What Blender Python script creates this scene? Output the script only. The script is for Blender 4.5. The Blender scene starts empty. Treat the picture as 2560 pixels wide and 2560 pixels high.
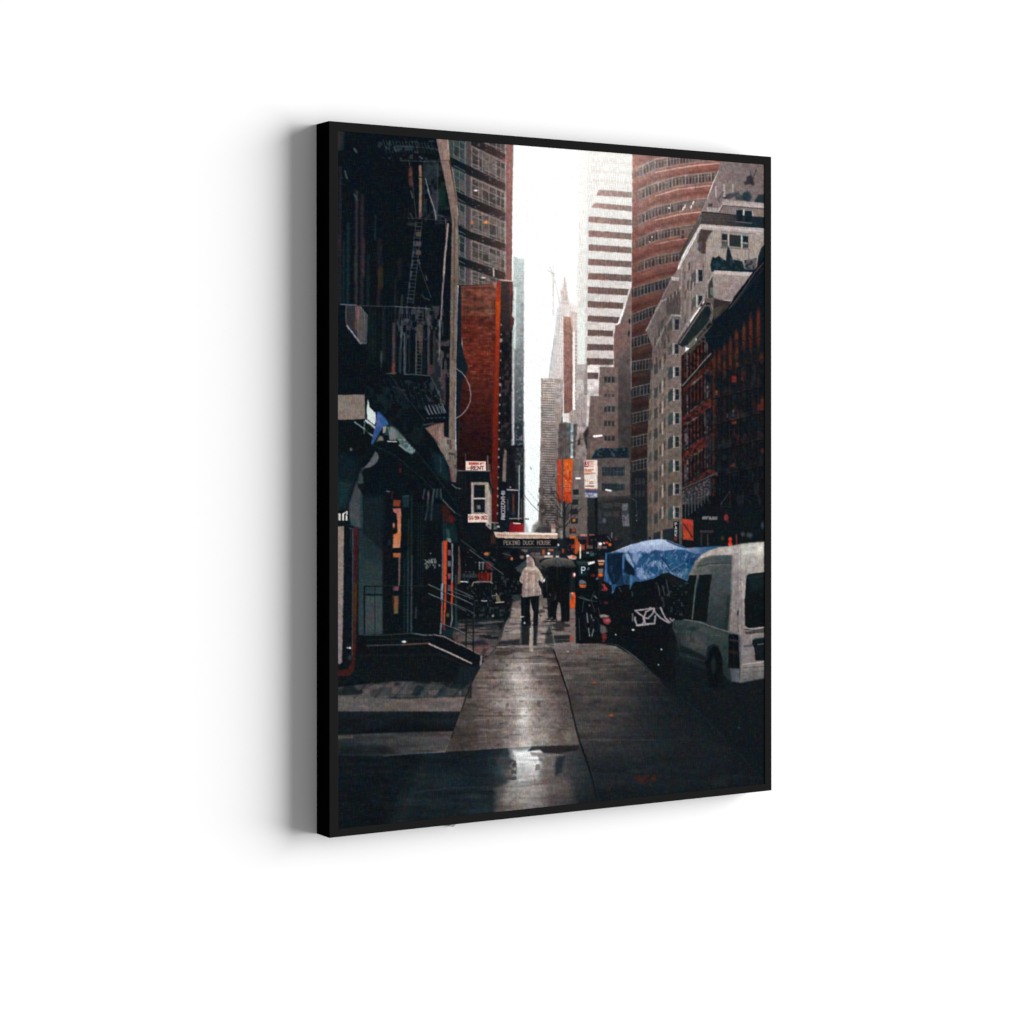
import bpy, math
import numpy as np

# =====================================================================
#  A framed canvas print (a rainy city street) on a white wall.
#  The printed picture is painted procedurally below into a colour
#  attribute of the canvas mesh (flat ink on a flat, woven canvas).
# =====================================================================
rng = np.random.RandomState(7)

# ---- layout of the print: corners of the picture as traced (tracing units) and
# the grid of threads it is painted on
TW, TH = 720, 1160
QC = [(844.5, 328), (1912, 410), (1911.5, 1960), (846.5, 2071)]   # TL TR BR BL


def homography(src, dst):
    A = []
    for (x, y), (u, v) in zip(src, dst):
        A.append([x, y, 1, 0, 0, 0, -u * x, -u * y, u])
        A.append([0, 0, 0, x, y, 1, -v * x, -v * y, v])
    A = np.array(A, float)
    h = np.linalg.solve(A[:, :8], A[:, 8])
    return np.append(h, 1).reshape(3, 3)


H_in = homography(QC, [(0, 0), (TW, 0), (TW, TH), (0, TH)])
H_out = np.linalg.inv(H_in)
jj, ii = np.meshgrid(np.arange(TW) + .5, np.arange(TH) + .5)
w_ = H_out[2, 0] * jj + H_out[2, 1] * ii + H_out[2, 2]
PX = (H_out[0, 0] * jj + H_out[0, 1] * ii + H_out[0, 2]) / w_
PY = (H_out[1, 0] * jj + H_out[1, 1] * ii + H_out[1, 2]) / w_

img = np.ones((TH, TW, 3))
clip = [None]


def hx(c):
    if isinstance(c, str):
        c = c.lstrip('#')
        return np.array([int(c[k:k + 2], 16) / 255. for k in (0, 2, 4)])
    return np.array(c, float)


def mulc(c, f):
    return tuple(np.clip(hx(c) * f, 0, 1))


def mixc(a, b, t):
    return tuple(hx(a) * (1 - t) + hx(b) * t)


def box(pts, pad):
    p = np.array(pts, float)
    q = []
    for dx in (-pad, pad):
        for dy in (-pad, pad):
            x, y = p[:, 0] + dx, p[:, 1] + dy
            w = H_in[2, 0] * x + H_in[2, 1] * y + H_in[2, 2]
            q.append(np.stack([(H_in[0, 0] * x + H_in[0, 1] * y + H_in[0, 2]) / w,
                               (H_in[1, 0] * x + H_in[1, 1] * y + H_in[1, 2]) / w], 1))
    q = np.concatenate(q)
    x0, y0 = np.floor(q.min(0)).astype(int) - 1
    x1, y1 = np.ceil(q.max(0)).astype(int) + 1
    x0, y0, x1, y1 = max(x0, 0), max(y0, 0), min(x1, TW), min(y1, TH)
    if x1 <= x0 or y1 <= y0:
        return None
    return slice(y0, y1), slice(x0, x1)


def segd(X, Y, a, b):
    dx, dy = b[0] - a[0], b[1] - a[1]
    L = dx * dx + dy * dy
    t = 0 if L == 0 else np.clip(((X - a[0]) * dx + (Y - a[1]) * dy) / L, 0, 1)
    return np.hypot(X - a[0] - t * dx, Y - a[1] - t * dy)


def pmask(pts, s):
    sl = box(pts, s + 1)
    if sl is None:
        return None, None
    X, Y = PX[sl], PY[sl]
    ins = np.zeros(X.shape, bool)
    d = np.full(X.shape, 1e9)
    n = len(pts)
    for k in range(n):
        a, b = pts[k], pts[(k + 1) % n]
        d = np.minimum(d, segd(X, Y, a, b))
        if a[1] != b[1]:
            c = (a[1] > Y) != (b[1] > Y)
            ins ^= c & (X < (b[0] - a[0]) * (Y - a[1]) / (b[1] - a[1]) + a[0])
    sd = np.where(ins, d, -d)
    return sl, np.clip(.5 + sd / s, 0, 1)


def put(sl, m, c, a):
    if sl is None:
        return
    m = m * a
    if clip[0] is not None:
        m = m * clip[0][sl]
    if isinstance(c, tuple) and len(c) == 3 and isinstance(c[2], (tuple, list)):   # gradient
        c0, c1, (x0, y0, x1, y1) = c
        X, Y = PX[sl], PY[sl]
        L = (x1 - x0) ** 2 + (y1 - y0) ** 2
        t = np.clip(((X - x0) * (x1 - x0) + (Y - y0) * (y1 - y0)) / L, 0, 1)[..., None]
        col = hx(c0) * (1 - t) + hx(c1) * t
    else:
        col = hx(c)
    m = m[..., None]
    img[sl] = img[sl] * (1 - m) + col * m


def P(c, pts, s=2.2, a=1.):
    sl, m = pmask(pts, s)
    put(sl, m, c, a)


def R(c, x0, y0, x1, y1, s=2.2, a=1.):
    P(c, [(x0, y0), (x1, y0), (x1, y1), (x0, y1)], s, a)


def L(c, pts, w=2., s=1.8, a=1.):
    sl = box(pts, w + s)
    if sl is None:
        return
    d = np.full(PX[sl].shape, 1e9)
    for k in range(len(pts) - 1):
        d = np.minimum(d, segd(PX[sl], PY[sl], pts[k], pts[k + 1]))
    put(sl, np.clip(.5 + (w / 2 - d) / s, 0, 1), c, a)


def O(c, x, y, rx, ry=None, s=2., a=1.):
    ry = ry or rx
    sl = box([(x - rx, y - ry), (x + rx, y + ry)], s + 1)
    if sl is None:
        return
    r = np.hypot((PX[sl] - x) / rx, (PY[sl] - y) / ry)
    put(sl, np.clip(.5 + (1 - r) * min(rx, ry) / s, 0, 1), c, a)


def G(c, x, y, rx, ry=None, a=1.):
    """soft gaussian spot"""
    ry = ry or rx
    sl = box([(x - 2.5 * rx, y - 2.5 * ry), (x + 2.5 * rx, y + 2.5 * ry)], 1)
    if sl is None:
        return
    r2 = ((PX[sl] - x) / rx) ** 2 + ((PY[sl] - y) / ry) ** 2
    put(sl, np.exp(-r2), c, a)


_nc = {}


def noise(sx, sy, seed):
    k = (sx, sy, seed)
    if k in _nc:
        return _nc[k]
    r = np.random.RandomState(seed)
    gw, gh = int(1150 / sx) + 3, int(1800 / sy) + 3
    g = r.rand(gh, gw) * 2 - 1
    u = (PX - 820) / sx
    v = (PY - 290) / sy
    u = np.clip(u, 0, gw - 1.001); v = np.clip(v, 0, gh - 1.001)
    a, b = u.astype(int), v.astype(int)
    fu, fv = u - a, v - b
    fu = fu * fu * (3 - 2 * fu); fv = fv * fv * (3 - 2 * fv)
    o = (g[b, a] * (1 - fu) * (1 - fv) + g[b, a + 1] * fu * (1 - fv) + g[b + 1, a] * (1 - fu) * fv + g[b + 1, a + 1] * fu * fv)
    if len(_nc) > 40:
        _nc.clear()
    _nc[k] = o
    return o


def N(pts, amp, sx, sy, seed=1, s=3., mult=True):
    """noise inside a polygon: brightness varies by +-amp"""
    sl, m = pmask(pts, s)
    if sl is None:
        return
    if clip[0] is not None:
        m = m * clip[0][sl]
    n = noise(sx, sy, seed)[sl][..., None] * amp * m[..., None]
    img[sl] = img[sl] * (1 + n) if mult else img[sl] + n


def M(c, pts, sx, sy, seed=1, th=.2, k=3., a=1., s=3.):
    """blotches of a colour where noise is above th"""
    sl, m = pmask(pts, s)
    if sl is None:
        return
    n = np.clip((noise(sx, sy, seed)[sl] - th) * k, 0, 1)
    put(sl, m * n, c, a)


def CLIP(pts=None, s=2.2):
    if pts is None:
        clip[0] = None
        return
    f = np.zeros((TH, TW))
    sl, m = pmask(pts, s)
    if sl is not None:
        f[sl] = m
    clip[0] = f


FONT = {  # strokes on a 4 x 6 grid
 'A': '06 20 46|14 34', 'B': '00 06 36 45 44 33 03|33 42 41 30 00', 'C': '41 30 10 01 05 16 36 45', 'D': '00 06 26 44 42 20 00',
 'E': '40 00 06 46|03 33', 'F': '40 00 06|03 33', 'G': '41 30 10 01 05 16 36 45 43 23', 'H': '00 06|40 46|03 43', 'I': '20 26|10 30|16 36',
 'K': '00 06|40 03 46', 'M': '06 00 23 40 46', 'N': '06 00 46 40', 'O': '10 30 41 45 36 16 05 01 10', 'P': '06 00 30 41 42 33 03',
 'R': '06 00 30 41 42 33 03|23 46', 'S': '41 30 10 01 02 13 33 44 45 36 16 05', 'T': '00 40|20 26', 'U': '00 05 16 36 45 40', 'V': '00 26 40',
 'W': '00 16 23 36 40', 'L': '00 06 46', 'Y': '00 23 40|23 26', 'f': '31 20 11 16|03 23', 'o': '13 33 44 45 36 16 05 04 13', 'r': '03 06|04 13 33',
 '0': '10 30 41 45 36 16 05 01 10', '1': '11 20 26', '2': '01 10 30 41 42 06 46', '3': '00 40 23 34 45 36 16 05', '4': '36 30 04 44',
 '5': '40 00 03 33 44 45 36 06', '6': '40 10 01 05 16 36 45 44 33 03', '8': '10 30 41 42 33 13 02 01 10|13 04 05 16 36 45 44 33', '9': '06 36 45 41 30 10 01 02 13 43', '-': '13 33', ' ': ''}


def T(c, txt, x, y, w, h, gap=.35, lw=1.4, s=1.4, a=1., slope=0., dx=0., dy=0.):
    """stroke lettering; dx,dy override the advance (vertical signs)"""
    for ch in txt:
        for st in filter(None, FONT.get(ch, '').split('|')):
            pts = [(x + int(q[0]) / 4 * w, y + int(q[1]) / 6 * h + slope * int(q[0]) / 4 * w) for q in st.split()]
            L(c, pts, lw, s, a)
        if dx or dy:
            x += dx; y += dy
        else:
            x += w * (1 + gap); y += slope * w * (1 + gap)


def ends(a, b, t):
    return (a[0] + (b[0] - a[0]) * t, a[1] + (b[1] - a[1]) * t)


# ------------------------------------------------------------ sky
img[:] = hx('#fbfcfb')
P(('#fbfcfb', '#e9f0ef', (0, 700, 0, 1250)), [(1260, 330), (1480, 330), (1480, 1400), (1260, 1400)], 4)
P('#3a3533', [(1394, 1230), (1740, 1230), (1740, 1420), (1394, 1420)], 3)
P('#1c1f22', [(1226, 1300), (1262, 1300), (1262, 1420), (1226, 1420)], 3)
P('#10161b', [(1120, 1380), (1760, 1380), (1760, 1640), (1120, 1640)], 3)

# ------------------------------------------------------------ hazy towers at the far end
P(('#f1f2ec', '#cfcbc7', (0, 450, 0, 930)), [(1447, 360), (1474, 365), (1474, 960), (1440, 960), (1445, 700)], 6)
P('#e3e6e1', [(1468, 370), (1583, 376), (1583, 476), (1468, 470)], 8)
P(('#e0e3de', '#d0c5c1', (0, 440, 0, 900)), [(1469, 450), (1582, 460), (1582, 720), (1534, 830), (1534, 1000), (1463, 1000)], 3)
N([(1447, 360), (1583, 370), (1583, 990), (1447, 990)], .035, 14, 10, 3)
for k, y in enumerate((380, 402, 426, 450)):
    L('#cfbab0', [(1478 + 2 * k, y), (1580, y + 7)], 6, 5, .22 + .07 * k)
# window bands of the white tower
bands = [((1497, 474.5), (1580, 480), (1580, 493.5), (1491, 488)), ((1486, 507), (1580, 515), (1580, 528), (1479, 518)),
         ((1472, 541), (1580, 549.6), (1580, 563.5), (1472, 555)), ((1472, 576), (1580, 583.8), (1580, 598.5), (1472, 590.8)),
         ((1472, 611), (1580, 618.7), (1580, 633), (1472, 625.7)), ((1471, 647.5), (1580, 653.8), (1580, 668.4), (1471, 662)),
         ((1471, 682.8), (1580, 688), (1580, 703.4), (1470, 698)), ((1470, 717.8), (1573, 723.3), (1569, 738.3), (1470, 733)),
         ((1470, 753), (1559, 758), (1558, 772.5), (1470, 768.3)), ((1470, 789.7), (1550, 793.8), (1545, 808), (1469, 803.3)),
         ((1470, 825), (1533, 827.7), (1533, 841), (1469, 839.6)), ((1469, 860.6), (1534, 863), (1534, 876.6), (1468, 875)),
         ((1468, 896.2), (1534, 898), (1534, 912), (1467, 911.5)), ((1468, 932), (1496, 933), (1496, 947.5), (1467, 947))]
for k, b in enumerate(bands):
    t = k / 13.
    P((mixc('#ab7a72', '#604b49', t ** 1.1), mixc('#8d6f68', '#4d4240', t), (1480, 0, 1575, 0)), list(b), 2.2)
    L(mixc('#857068', '#4a4340', t), [ends(b[0], b[1], .03), b[1]], 2.4, 2, .6)
    for q in np.arange(.06, 1, .085):          # mullions
        L('#c3aea5' if k < 9 else '#8d7b76', [ends(b[0], b[1], q), ends(b[3], b[2], q)], 1., 1.6, .35)
    for q in rng.rand(5):
        L('#c98d80' if k < 11 else '#7d5f5a', [ends(b[3], b[2], q * .8), ends(b[3], b[2], q * .8 + .07)], 3, 2.5, .35)
    R('#7d7b77', 1573, b[1][1] + 1, 1580, b[2][1] - 1, 2.5, .5 if k < 7 else 0)
L('#dfe4e1', [(1477, 517), (1487, 508)], 3, 2, .6)
L('#ead9cf', [(1581.5, 384), (1581.5, 700)], 2, 2, .6)

# needle tower, orange slab, pale slabs
P(('#f1eeea', '#cfc2bd', (0, 700, 0, 940)), [(1404, 715), (1417, 708), (1421, 750), (1444, 764), (1462, 800), (1462, 960), (1370, 960), (1378, 895), (1387, 832), (1396, 760)], 5)
P('#d8ccc7', [(1411, 692), (1414, 692), (1418, 716), (1421, 750), (1402, 750), (1406, 716)], 4, .8)
P('#cdbfba', [(1404, 756), (1422, 756), (1430, 770), (1408, 792), (1400, 840), (1392, 900), (1380, 900), (1392, 830), (1400, 770)], 6, .55)
P('#dcc0b8', [(1401, 726), (1419, 728), (1420, 737), (1402, 735)], 4, .8)
P('#c3cbcc', [(1394, 770), (1387, 832), (1378, 895), (1373, 945), (1384, 945), (1398, 830), (1402, 775)], 5, .7)
L('#9db0b4', [(1388, 838), (1374, 944)], 2, 3, .7)
for x, y, dx, dy in ((1372, 678, 8, 8), (1380, 690, 2, 40), (1440, 715, 5, 2), (1390, 784, 2, 12), (1452, 700, 3, 6), (1386, 705, 6, 3)):
    L('#cdd0d1', [(x, y), (x + dx, y + dy)], 2, 3, .6)     # cranes in the haze
L('#c6c4c2', [(1370, 676), (1378, 681), (1386, 684), (1384, 712), (1382, 740)], 2.4, 2.6, .7); L('#cfcdca', [(1376, 665), (1380, 690)], 2, 2.4, .6); L('#c4c6c8', [(1382, 752), (1386, 790)], 2.4, 3, .5); L('#c0c3c5', [(1446, 668), (1441, 740)], 2, 3, .4)
P(('#ae7c6b', '#7f4c45', (0, 790, 0, 1000)), [(1409, 791), (1432, 793), (1432, 1034), (1410, 1034)], 2.5)
P('#d49c88', [(1409, 791), (1424, 791), (1424, 803), (1409, 803)], 3, .5)
N([(1409, 791), (1432, 793), (1432, 1034), (1410, 1034)], .12, 6, 5, 8)
R('#eeeee6', 1432.5, 795, 1438, 1020, 2.2)
P('#ccb4ac', [(1424, 776), (1444, 782), (1444, 830), (1432, 830), (1426, 800)], 3, .7)
for y in range(826, 1020, 9):
    R(mixc('#c6a49b', '#8d635f', (y - 826) / 200), 1438, y, 1443, y + 7, 2, .9)
R('#dfe6e0', 1444, 770, 1462, 912, 4, .9)
P(('#b6aaa6', '#93837f', (0, 910, 0, 1080)), [(1440, 911), (1470, 911), (1470, 1110), (1440, 1140)], 2.5)
P('#c9c0bb', [(1441, 950), (1458, 950), (1462, 985), (1450, 985), (1448, 1000), (1441, 1000)], 3, .8)
P('#8b7b77', [(1465, 905), (1472, 905), (1466, 1000), (1458, 1000)], 3, .5)
P(('#b6a7a5', '#a49394', (0, 980, 0, 1100)), [(1447, 982), (1470, 990), (1467, 1062), (1452, 1095), (1446, 1100)], 3)
for x in (1449, 1455, 1461):
    L('#8f8080', [(x, 985), (x - 1, 1090)], 1.3, 2, .6)
L('#d3c6c1', [(1470, 990), (1468, 1065)], 3, 2.4)
# pinkish block with band windows (centre left)
ctw = [(1353.5, 946), (1408, 948), (1408, 1020), (1402, 1100), (1398, 1340), (1346, 1340), (1349, 1212), (1352, 1100)]
P(('#ad9c96', '#5d524f', (0, 960, 0, 1290)), ctw, 2.4)
CLIP(ctw)
y = 950.
k = 0
while y < 1320:
    t = (y - 950) / 370
    L(mixc('#d0c4bc', '#8a7d78', t), [(1357 + 3 * t, y), (1386 + 2 * t, y + 1)], 2.1, 1.8, .75)
    L(mixc('#877873', '#3d3736', t), [(1356, y + 3.2), (1387, y + 4.4)], 2.2, 1.8, .75)
    L(mixc('#b5a8a2', '#6d625f', t), [(1389, y - 1), (1407, y)], 1.8, 1.8, .5)
    y += 6.1
CLIP()
R('#988a84', 1353, 946, 1357, 1200, 2.2, .8)
P('#57504e', [(1398, 1068), (1408, 1040), (1409, 1160), (1394, 1200)], 3, .8)
N(ctw, .12, 12, 9, 4)
M('#2c292a', [(1346, 1210), (1398, 1180), (1398, 1340), (1340, 1340)], 6, 7, 21, .15, 4, .55)
M('#a79d96', [(1346, 1210), (1398, 1180), (1398, 1340), (1340, 1340)], 5, 6, 22, .45, 4, .5)
# cream tower lower bits between slab and banners
P('#d8d0c6', [(1410, 1035), (1424, 1033), (1432, 1024), (1446, 1030), (1442, 1058), (1412, 1056)], 2.5)
P('#a29590', [(1424, 1030), (1446, 1022), (1446, 1100), (1432, 1100), (1430, 1058), (1424, 1056)], 3)
P('#5a4f4f', [(1398, 1062), (1412, 1056), (1444, 1060), (1440, 1150), (1395, 1150)], 3)
R('#4e6670', 1420, 1058, 1428, 1085, 3, .8)
P('#aec6c6', [(1427, 1058), (1434, 1058), (1433, 1146), (1427, 1146)], 2.4)
for y0, y1 in ((1080, 1088), (1104, 1108)):
    R('#6d7274', 1426, y0, 1435, y1, 2, .8)
P('#8d7f7c', [(1440, 1092), (1470, 1072), (1468, 1160), (1438, 1160)], 3)
P('#2d2628', [(1446, 1100), (1452, 1092), (1451, 1112), (1444, 1114)], 2.5)
P('#35302f', [(1458, 1085), (1470, 1066), (1472, 1110), (1468, 1130), (1462, 1100)], 3)
N([(1396, 1058), (1470, 1058), (1470, 1160), (1396, 1160)], .22, 8, 9, 31)
P('#6f6461', [(1396, 1150), (1470, 1150), (1470, 1345), (1396, 1345)], 3)
R('#7b6f6d', 1436, 1150, 1470, 1260, 3)
N([(1436, 1150), (1470, 1150), (1470, 1260), (1436, 1260)], .12, 9, 14, 33)

# ------------------------------------------------------------ brown stepped block
stp = [(1582, 712), (1571, 742), (1561, 776), (1551, 808), (1540, 814), (1535, 836), (1535, 918), (1500, 917), (1497, 990), (1474, 990), (1470, 1064), (1466, 1160), (1466, 1345), (1640, 1345), (1640, 712)]
P(('#8e7570', '#4d4442', (0, 780, 0, 1290)), stp, 2.2)
P(('#7d6560', '#6a5652', (0, 800, 0, 960)), [(1552, 800), (1578, 760), (1578, 1100), (1536, 1100), (1536, 920)], 6, .7)
P('#8c5b54', [(1539, 815), (1550, 812), (1545, 880), (1536, 900)], 4, .7)
P(('#6e5f5d', '#3b393b', (0, 850, 0, 1020)), [(1546, 900), (1581, 860), (1581, 1330), (1545, 1330)], 5, .85)
P(('#7f6b66', '#6f5c56', (0, 920, 0, 1130)), [(1502, 918), (1545, 918), (1545, 1140), (1474, 1140), (1476, 992), (1498, 990)], 3, .8)
L('#c9b7b0', [(1501, 915.5), (1534, 916)], 3, 2)
L('#c7b9b5', [(1475, 990), (1470, 1066)], 3, 2.2)
P('#2c2628', [(1462, 1090), (1470, 1066), (1472, 1085), (1462, 1103)], 3, .8)
P(('#e2d8d5', '#c5bbb9', (0, 940, 0, 992)), [(1469, 948), (1497, 949), (1497, 989), (1477, 989), (1469, 1000)], 2.2)
P('#ded4cf', [(1469, 914), (1501, 914), (1495, 931), (1467, 931)], 2.2)
for k, (y0, y1) in enumerate(((942, 957), (980, 993), (1016, 1030), (1052, 1066), (1090, 1102))):
    for x in (1511, 1520, 1530):
        R('#222830', x, y0 + (5 if k == 1 else 0), x + 7, y1, 2, .85 if k != 1 else .5)
    L('#5a5552', [(1510, y0), (1538, y0)], 1.5, 2, .6)
L('#a19095', [(1579, 897), (1579, 975)], 2, 2)
O('#20242a', 1573, 834, 2.5, 7)
O('#1b1e25', 1575, 803, 3, 6)
L('#a99b97', [(1577.5, 780), (1577.5, 920)], 1.6, 2, .6)
P('#14232f', [(1480, 1146), (1490, 1126), (1504, 1120), (1540, 1122), (1570, 1118), (1572, 1144), (1494, 1146), (1484, 1152), (1478, 1150)], 2.6)
M('#3d5058', [(1490, 1122), (1570, 1120), (1570, 1142), (1490, 1142)], 5, 5, 41, .3, 4, .7)
P('#5d5351', [(1468, 1148), (1576, 1146), (1576, 1240), (1496, 1240), (1468, 1260)], 2.4)
for y0, y1 in ((1168, 1190), (1210, 1227)):
    R('#202c34', 1505, y0, 1562, y1, 2.5, .9)
    for x in np.arange(1511, 1560, 8.):
        L('#3d4a50', [(x, y0), (x, y1)], 1.5, 1.6, .8)
    L('#4a4a4a', [(1505, (y0 + y1) / 2), (1562, (y0 + y1) / 2)], 1.5, 2, .6)
N([(1468, 900), (1580, 900), (1580, 1240), (1468, 1240)], .12, 10, 10, 42)

# ------------------------------------------------------------ round red-brick tower
cyl = [(1582, 372), (1810, 385), (1806, 404), (1796, 426), (1779, 466), (1766, 503), (1754, 530), (1734, 571), (1717, 613), (1700, 650), (1690, 690), (1679, 700), (1656, 745), (1640, 776), (1632, 830), (1632, 900), (1625, 980), (1622, 1120), (1619, 1350), (1580, 1350), (1579, 1100)]
CLIP(cyl)
P(('#a0685d', '#77473f', (0, 480, 0, 760)), [(1500, 340), (1900, 340), (1900, 800), (1500, 800)], 2)
P(('#714039', '#302729', (0, 740, 0, 930)), [(1500, 760), (1900, 760), (1900, 1400), (1500, 1400)], 2)
R('#26262b', 1575, 1175, 1640, 1400, 20, .8)
fl = [[(1584, 376), (1600, 366), (1640, 352), (1686, 345), (1800, 334)],
      [(1578, 436), (1602, 427), (1640, 409), (1686, 400), (1740, 391), (1800, 386)],
      [(1578, 496), (1599, 486), (1640, 468), (1692, 452), (1789, 440)],
      [(1578, 558), (1599, 548), (1640, 528), (1702, 514), (1758, 507), (1790, 505)],
      [(1578, 616), (1590, 610), (1640, 589), (1686, 579), (1730, 573), (1760, 571)],
      [(1578, 674), (1587, 670), (1640, 651), (1699, 641), (1730, 637)],
      [(1578, 735), (1587, 731), (1630, 718), (1658, 710), (1690, 702)],
      [(1578, 799), (1584, 797), (1624, 781), (1660, 770)],
      [(1578, 859), (1587, 856), (1621, 846), (1650, 838)],
      [(1578, 917), (1585, 916), (1624, 910), (1650, 905)],
      [(1578, 983), (1585, 981), (1620, 973), (1640, 969)],
      [(1578, 1047), (1585, 1046), (1620, 1038), (1640, 1034)],
      [(1578, 1106), (1585, 1105), (1620, 1097), (1640, 1093)],
      [(1578, 1167), (1585, 1166), (1620, 1158), (1640, 1154)],
      [(1578, 1226), (1585, 1224), (1620, 1216), (1640, 1212)]]


def off(p, d):
    return [(x, y + d) for x, y in p]


def along(p, step):
    out = []
    for a, b in zip(p[:-1], p[1:]):
        n = max(1, int(abs(b[0] - a[0]) / step))
        out += [ends(a, b, q / n) for q in range(n)]
    return out


for k, p in enumerate(fl):
    br = [1, 1, .98, .95, .9, .82, .7, .62, .55, .5, .46, .43, .4, .36, .32][k]
    L(mulc('#a0675c', br), off(p, 23), 9, 5, .55)                 # lit top of the spandrel
    L(mulc('#8a4a42', min(1, br)), off(p, 28), 5, 4, .45)
    L(mulc('#6a3a33', br), off(p, 37), 10, 7, .6)                 # its shaded underside
    L(mulc('#8a746f', br * .95) if k < 6 else mulc('#5b5354', br * 1.1), p, 25 if k < 9 else 24, 4, .95)  # window band
    L(mulc('#b9a29a', br), off(p, -12), 2, 2, .7)
    L(mulc('#ab938c', br), off(p, 13), 2, 2, .6)
    if k in (1, 2, 3, 4):
        q = [z for z in p if z[0] > 1630]
        L('#e6bfae', off(q, 21), 2.6, 2, .75 if k < 4 else .5)
    for n, (x, y) in enumerate(along(p, 7.6)):
        if k < 5 and x > 1735 - 10 * k and k != 2:
            continue
        dk = (.95 if (n + k) % 4 else .5) * rng.uniform(.7, 1)
        if x < 1600 and k < 8:
            dk *= .55
        R(mulc('#3a2e2f', br) if k < 6 else '#1b222a', x, y - 8, x + 5, y + 10, 2, dk)
        if n % 4 == 0 or k > 5:
            L(mulc('#cbbab2', max(br, .62)), [(x - 1.6, y - 12), (x - 1.6, y + 12)], 1.3, 1.6, .75)
    L(mulc('#b3a09a', max(br, .6)), off(p, -4), 1.4, 1.6, .6)
    if k > 5:
        L('#85797a', off(p, -13), 1.8, 1.8, .7); L('#6e6566', off(p, 12), 1.6, 1.8, .6)
P(('#a4604c', '#7c443b', (0, 400, 0, 700)), [(1581, 370), (1598, 372), (1594, 700), (1581, 700)], 6, .55)
CLIP()
N(cyl, .09, 14, 12, 51)
for x, y in ((1708, 521), (1712, 515), (1728, 516), (1733, 506)):
    L('#f4e0d6', [(x, y + 3), (x + 2, y - 3)], 3, 2)
O('#f0e2da', 1674, 519, 2); O('#f3e9e4', 1631, 592, 1.6); O('#f0e6e0', 1625, 604, 1.8)
for x, y in ((1705, 578), (1705, 590)):
    R('#42292a', x, y - 3, x + 6, y + 6, 2, .9)

# ------------------------------------------------------------ upper right: grey wall, penthouses
P(('#8d7b79', '#7d6d6c', (1800, 0, 1912, 0)), [(1808, 390), (1920, 395), (1920, 560), (1750, 540), (1766, 503), (1780, 470), (1797, 426)], 3)
N([(1808, 390), (1920, 395), (1920, 560), (1750, 540), (1780, 470)], .08, 10, 10, 60)
for q in (((1868, 440), (1880, 436), (1884, 446), (1886, 458), (1866, 460)),):
    P('#35303a', list(q), 4, .95)
L('#3a343a', [(1893, 424), (1884, 444)], 3, 3, .8); L('#3a343a', [(1878, 428), (1878, 440)], 2.5, 3, .8)
O('#3a343a', 1867, 456, 6, 4, 4, .9); O('#35303a', 1884, 458, 4, 5, 4, .8)
M('#2c3a42', [(1822, 478), (1880, 478), (1880, 502), (1806, 496)], 9, 9, 61, -.3, 3, .75, 8)
P('#1f3440', [(1858, 482), (1870, 478), (1880, 492), (1876, 502), (1858, 500)], 5, .85)
P('#1b2d38', [(1888, 500), (1897, 486), (1912, 484), (1912, 508), (1890, 504)], 5, .9)
for x, y0, y1, w in ((1791, 466, 491, 3.5), (1811.5, 460, 491, 4.5), (1834, 461, 478, 3)):
    L('#bcb4ae', [(x, y0), (x, y1)], w, 2, .85)
L('#4a4143', [(1810, 478), (1797, 497), (1800, 505)], 3, 3, .7)
L('#2f2a2c', [(1809, 492), (1819, 493)], 3, 2, .7)
P('#8b7c7a', [(1800, 510), (1912, 518), (1912, 545), (1795, 532)], 3)
P('#93816f', [(1885, 524), (1912, 526), (1912, 541), (1885, 538)], 4, .7)
P(('#a5958e', '#c5b6b2', (0, 498, 0, 518)), [(1806, 496), (1912, 507), (1912, 519), (1807, 511)], 2.2)
L('#3b3434', [(1806, 512.5), (1912, 521.5)], 1.8, 1.8, .7)
P('#a89c98', [(1768, 517), (1799, 519), (1796, 530), (1770, 529)], 2.4)
P('#38302f', [(1772, 508), (1783, 508), (1781, 516), (1771, 515)], 3, .8)
L('#bdb0ab', [(1806, 511), (1797, 527)], 3, 2)
L('#3a3233', [(1801, 530), (1809, 513)], 1.5, 2, .7)
R('#8b8a8a', 1839, 522, 1884, 538, 2.5, .8)
R('#17242c', 1842, 524, 1858, 538, 2.2); R('#17242c', 1863, 526, 1881, 540, 2.2)
L('#cdc6c8', [(1861, 524), (1861, 535)], 3, 2); L('#b9a5a8', [(1882, 527), (1884, 538)], 2.4, 2)
P(('#4b4241', '#1c2833', (1800, 0, 1880, 0)), [(1756, 528), (1843, 536), (1912, 542), (1912, 570), (1751, 560)], 2.4)
L('#2a2323', [(1756, 529), (1843, 537)], 3, 2, .8)
for y in (538, 545, 552):
    L('#6a5d59', [(1760, y - 4), (1840, y)], 1.2, 1.8, .45)
R('#131e26', 1844, 537, 1858, 552, 2.4, .9); R('#131e26', 1864, 539, 1880, 553, 2.4, .9)
L('#7c7682', [(1842, 553), (1880, 557)], 2.2, 2, .8)

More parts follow.
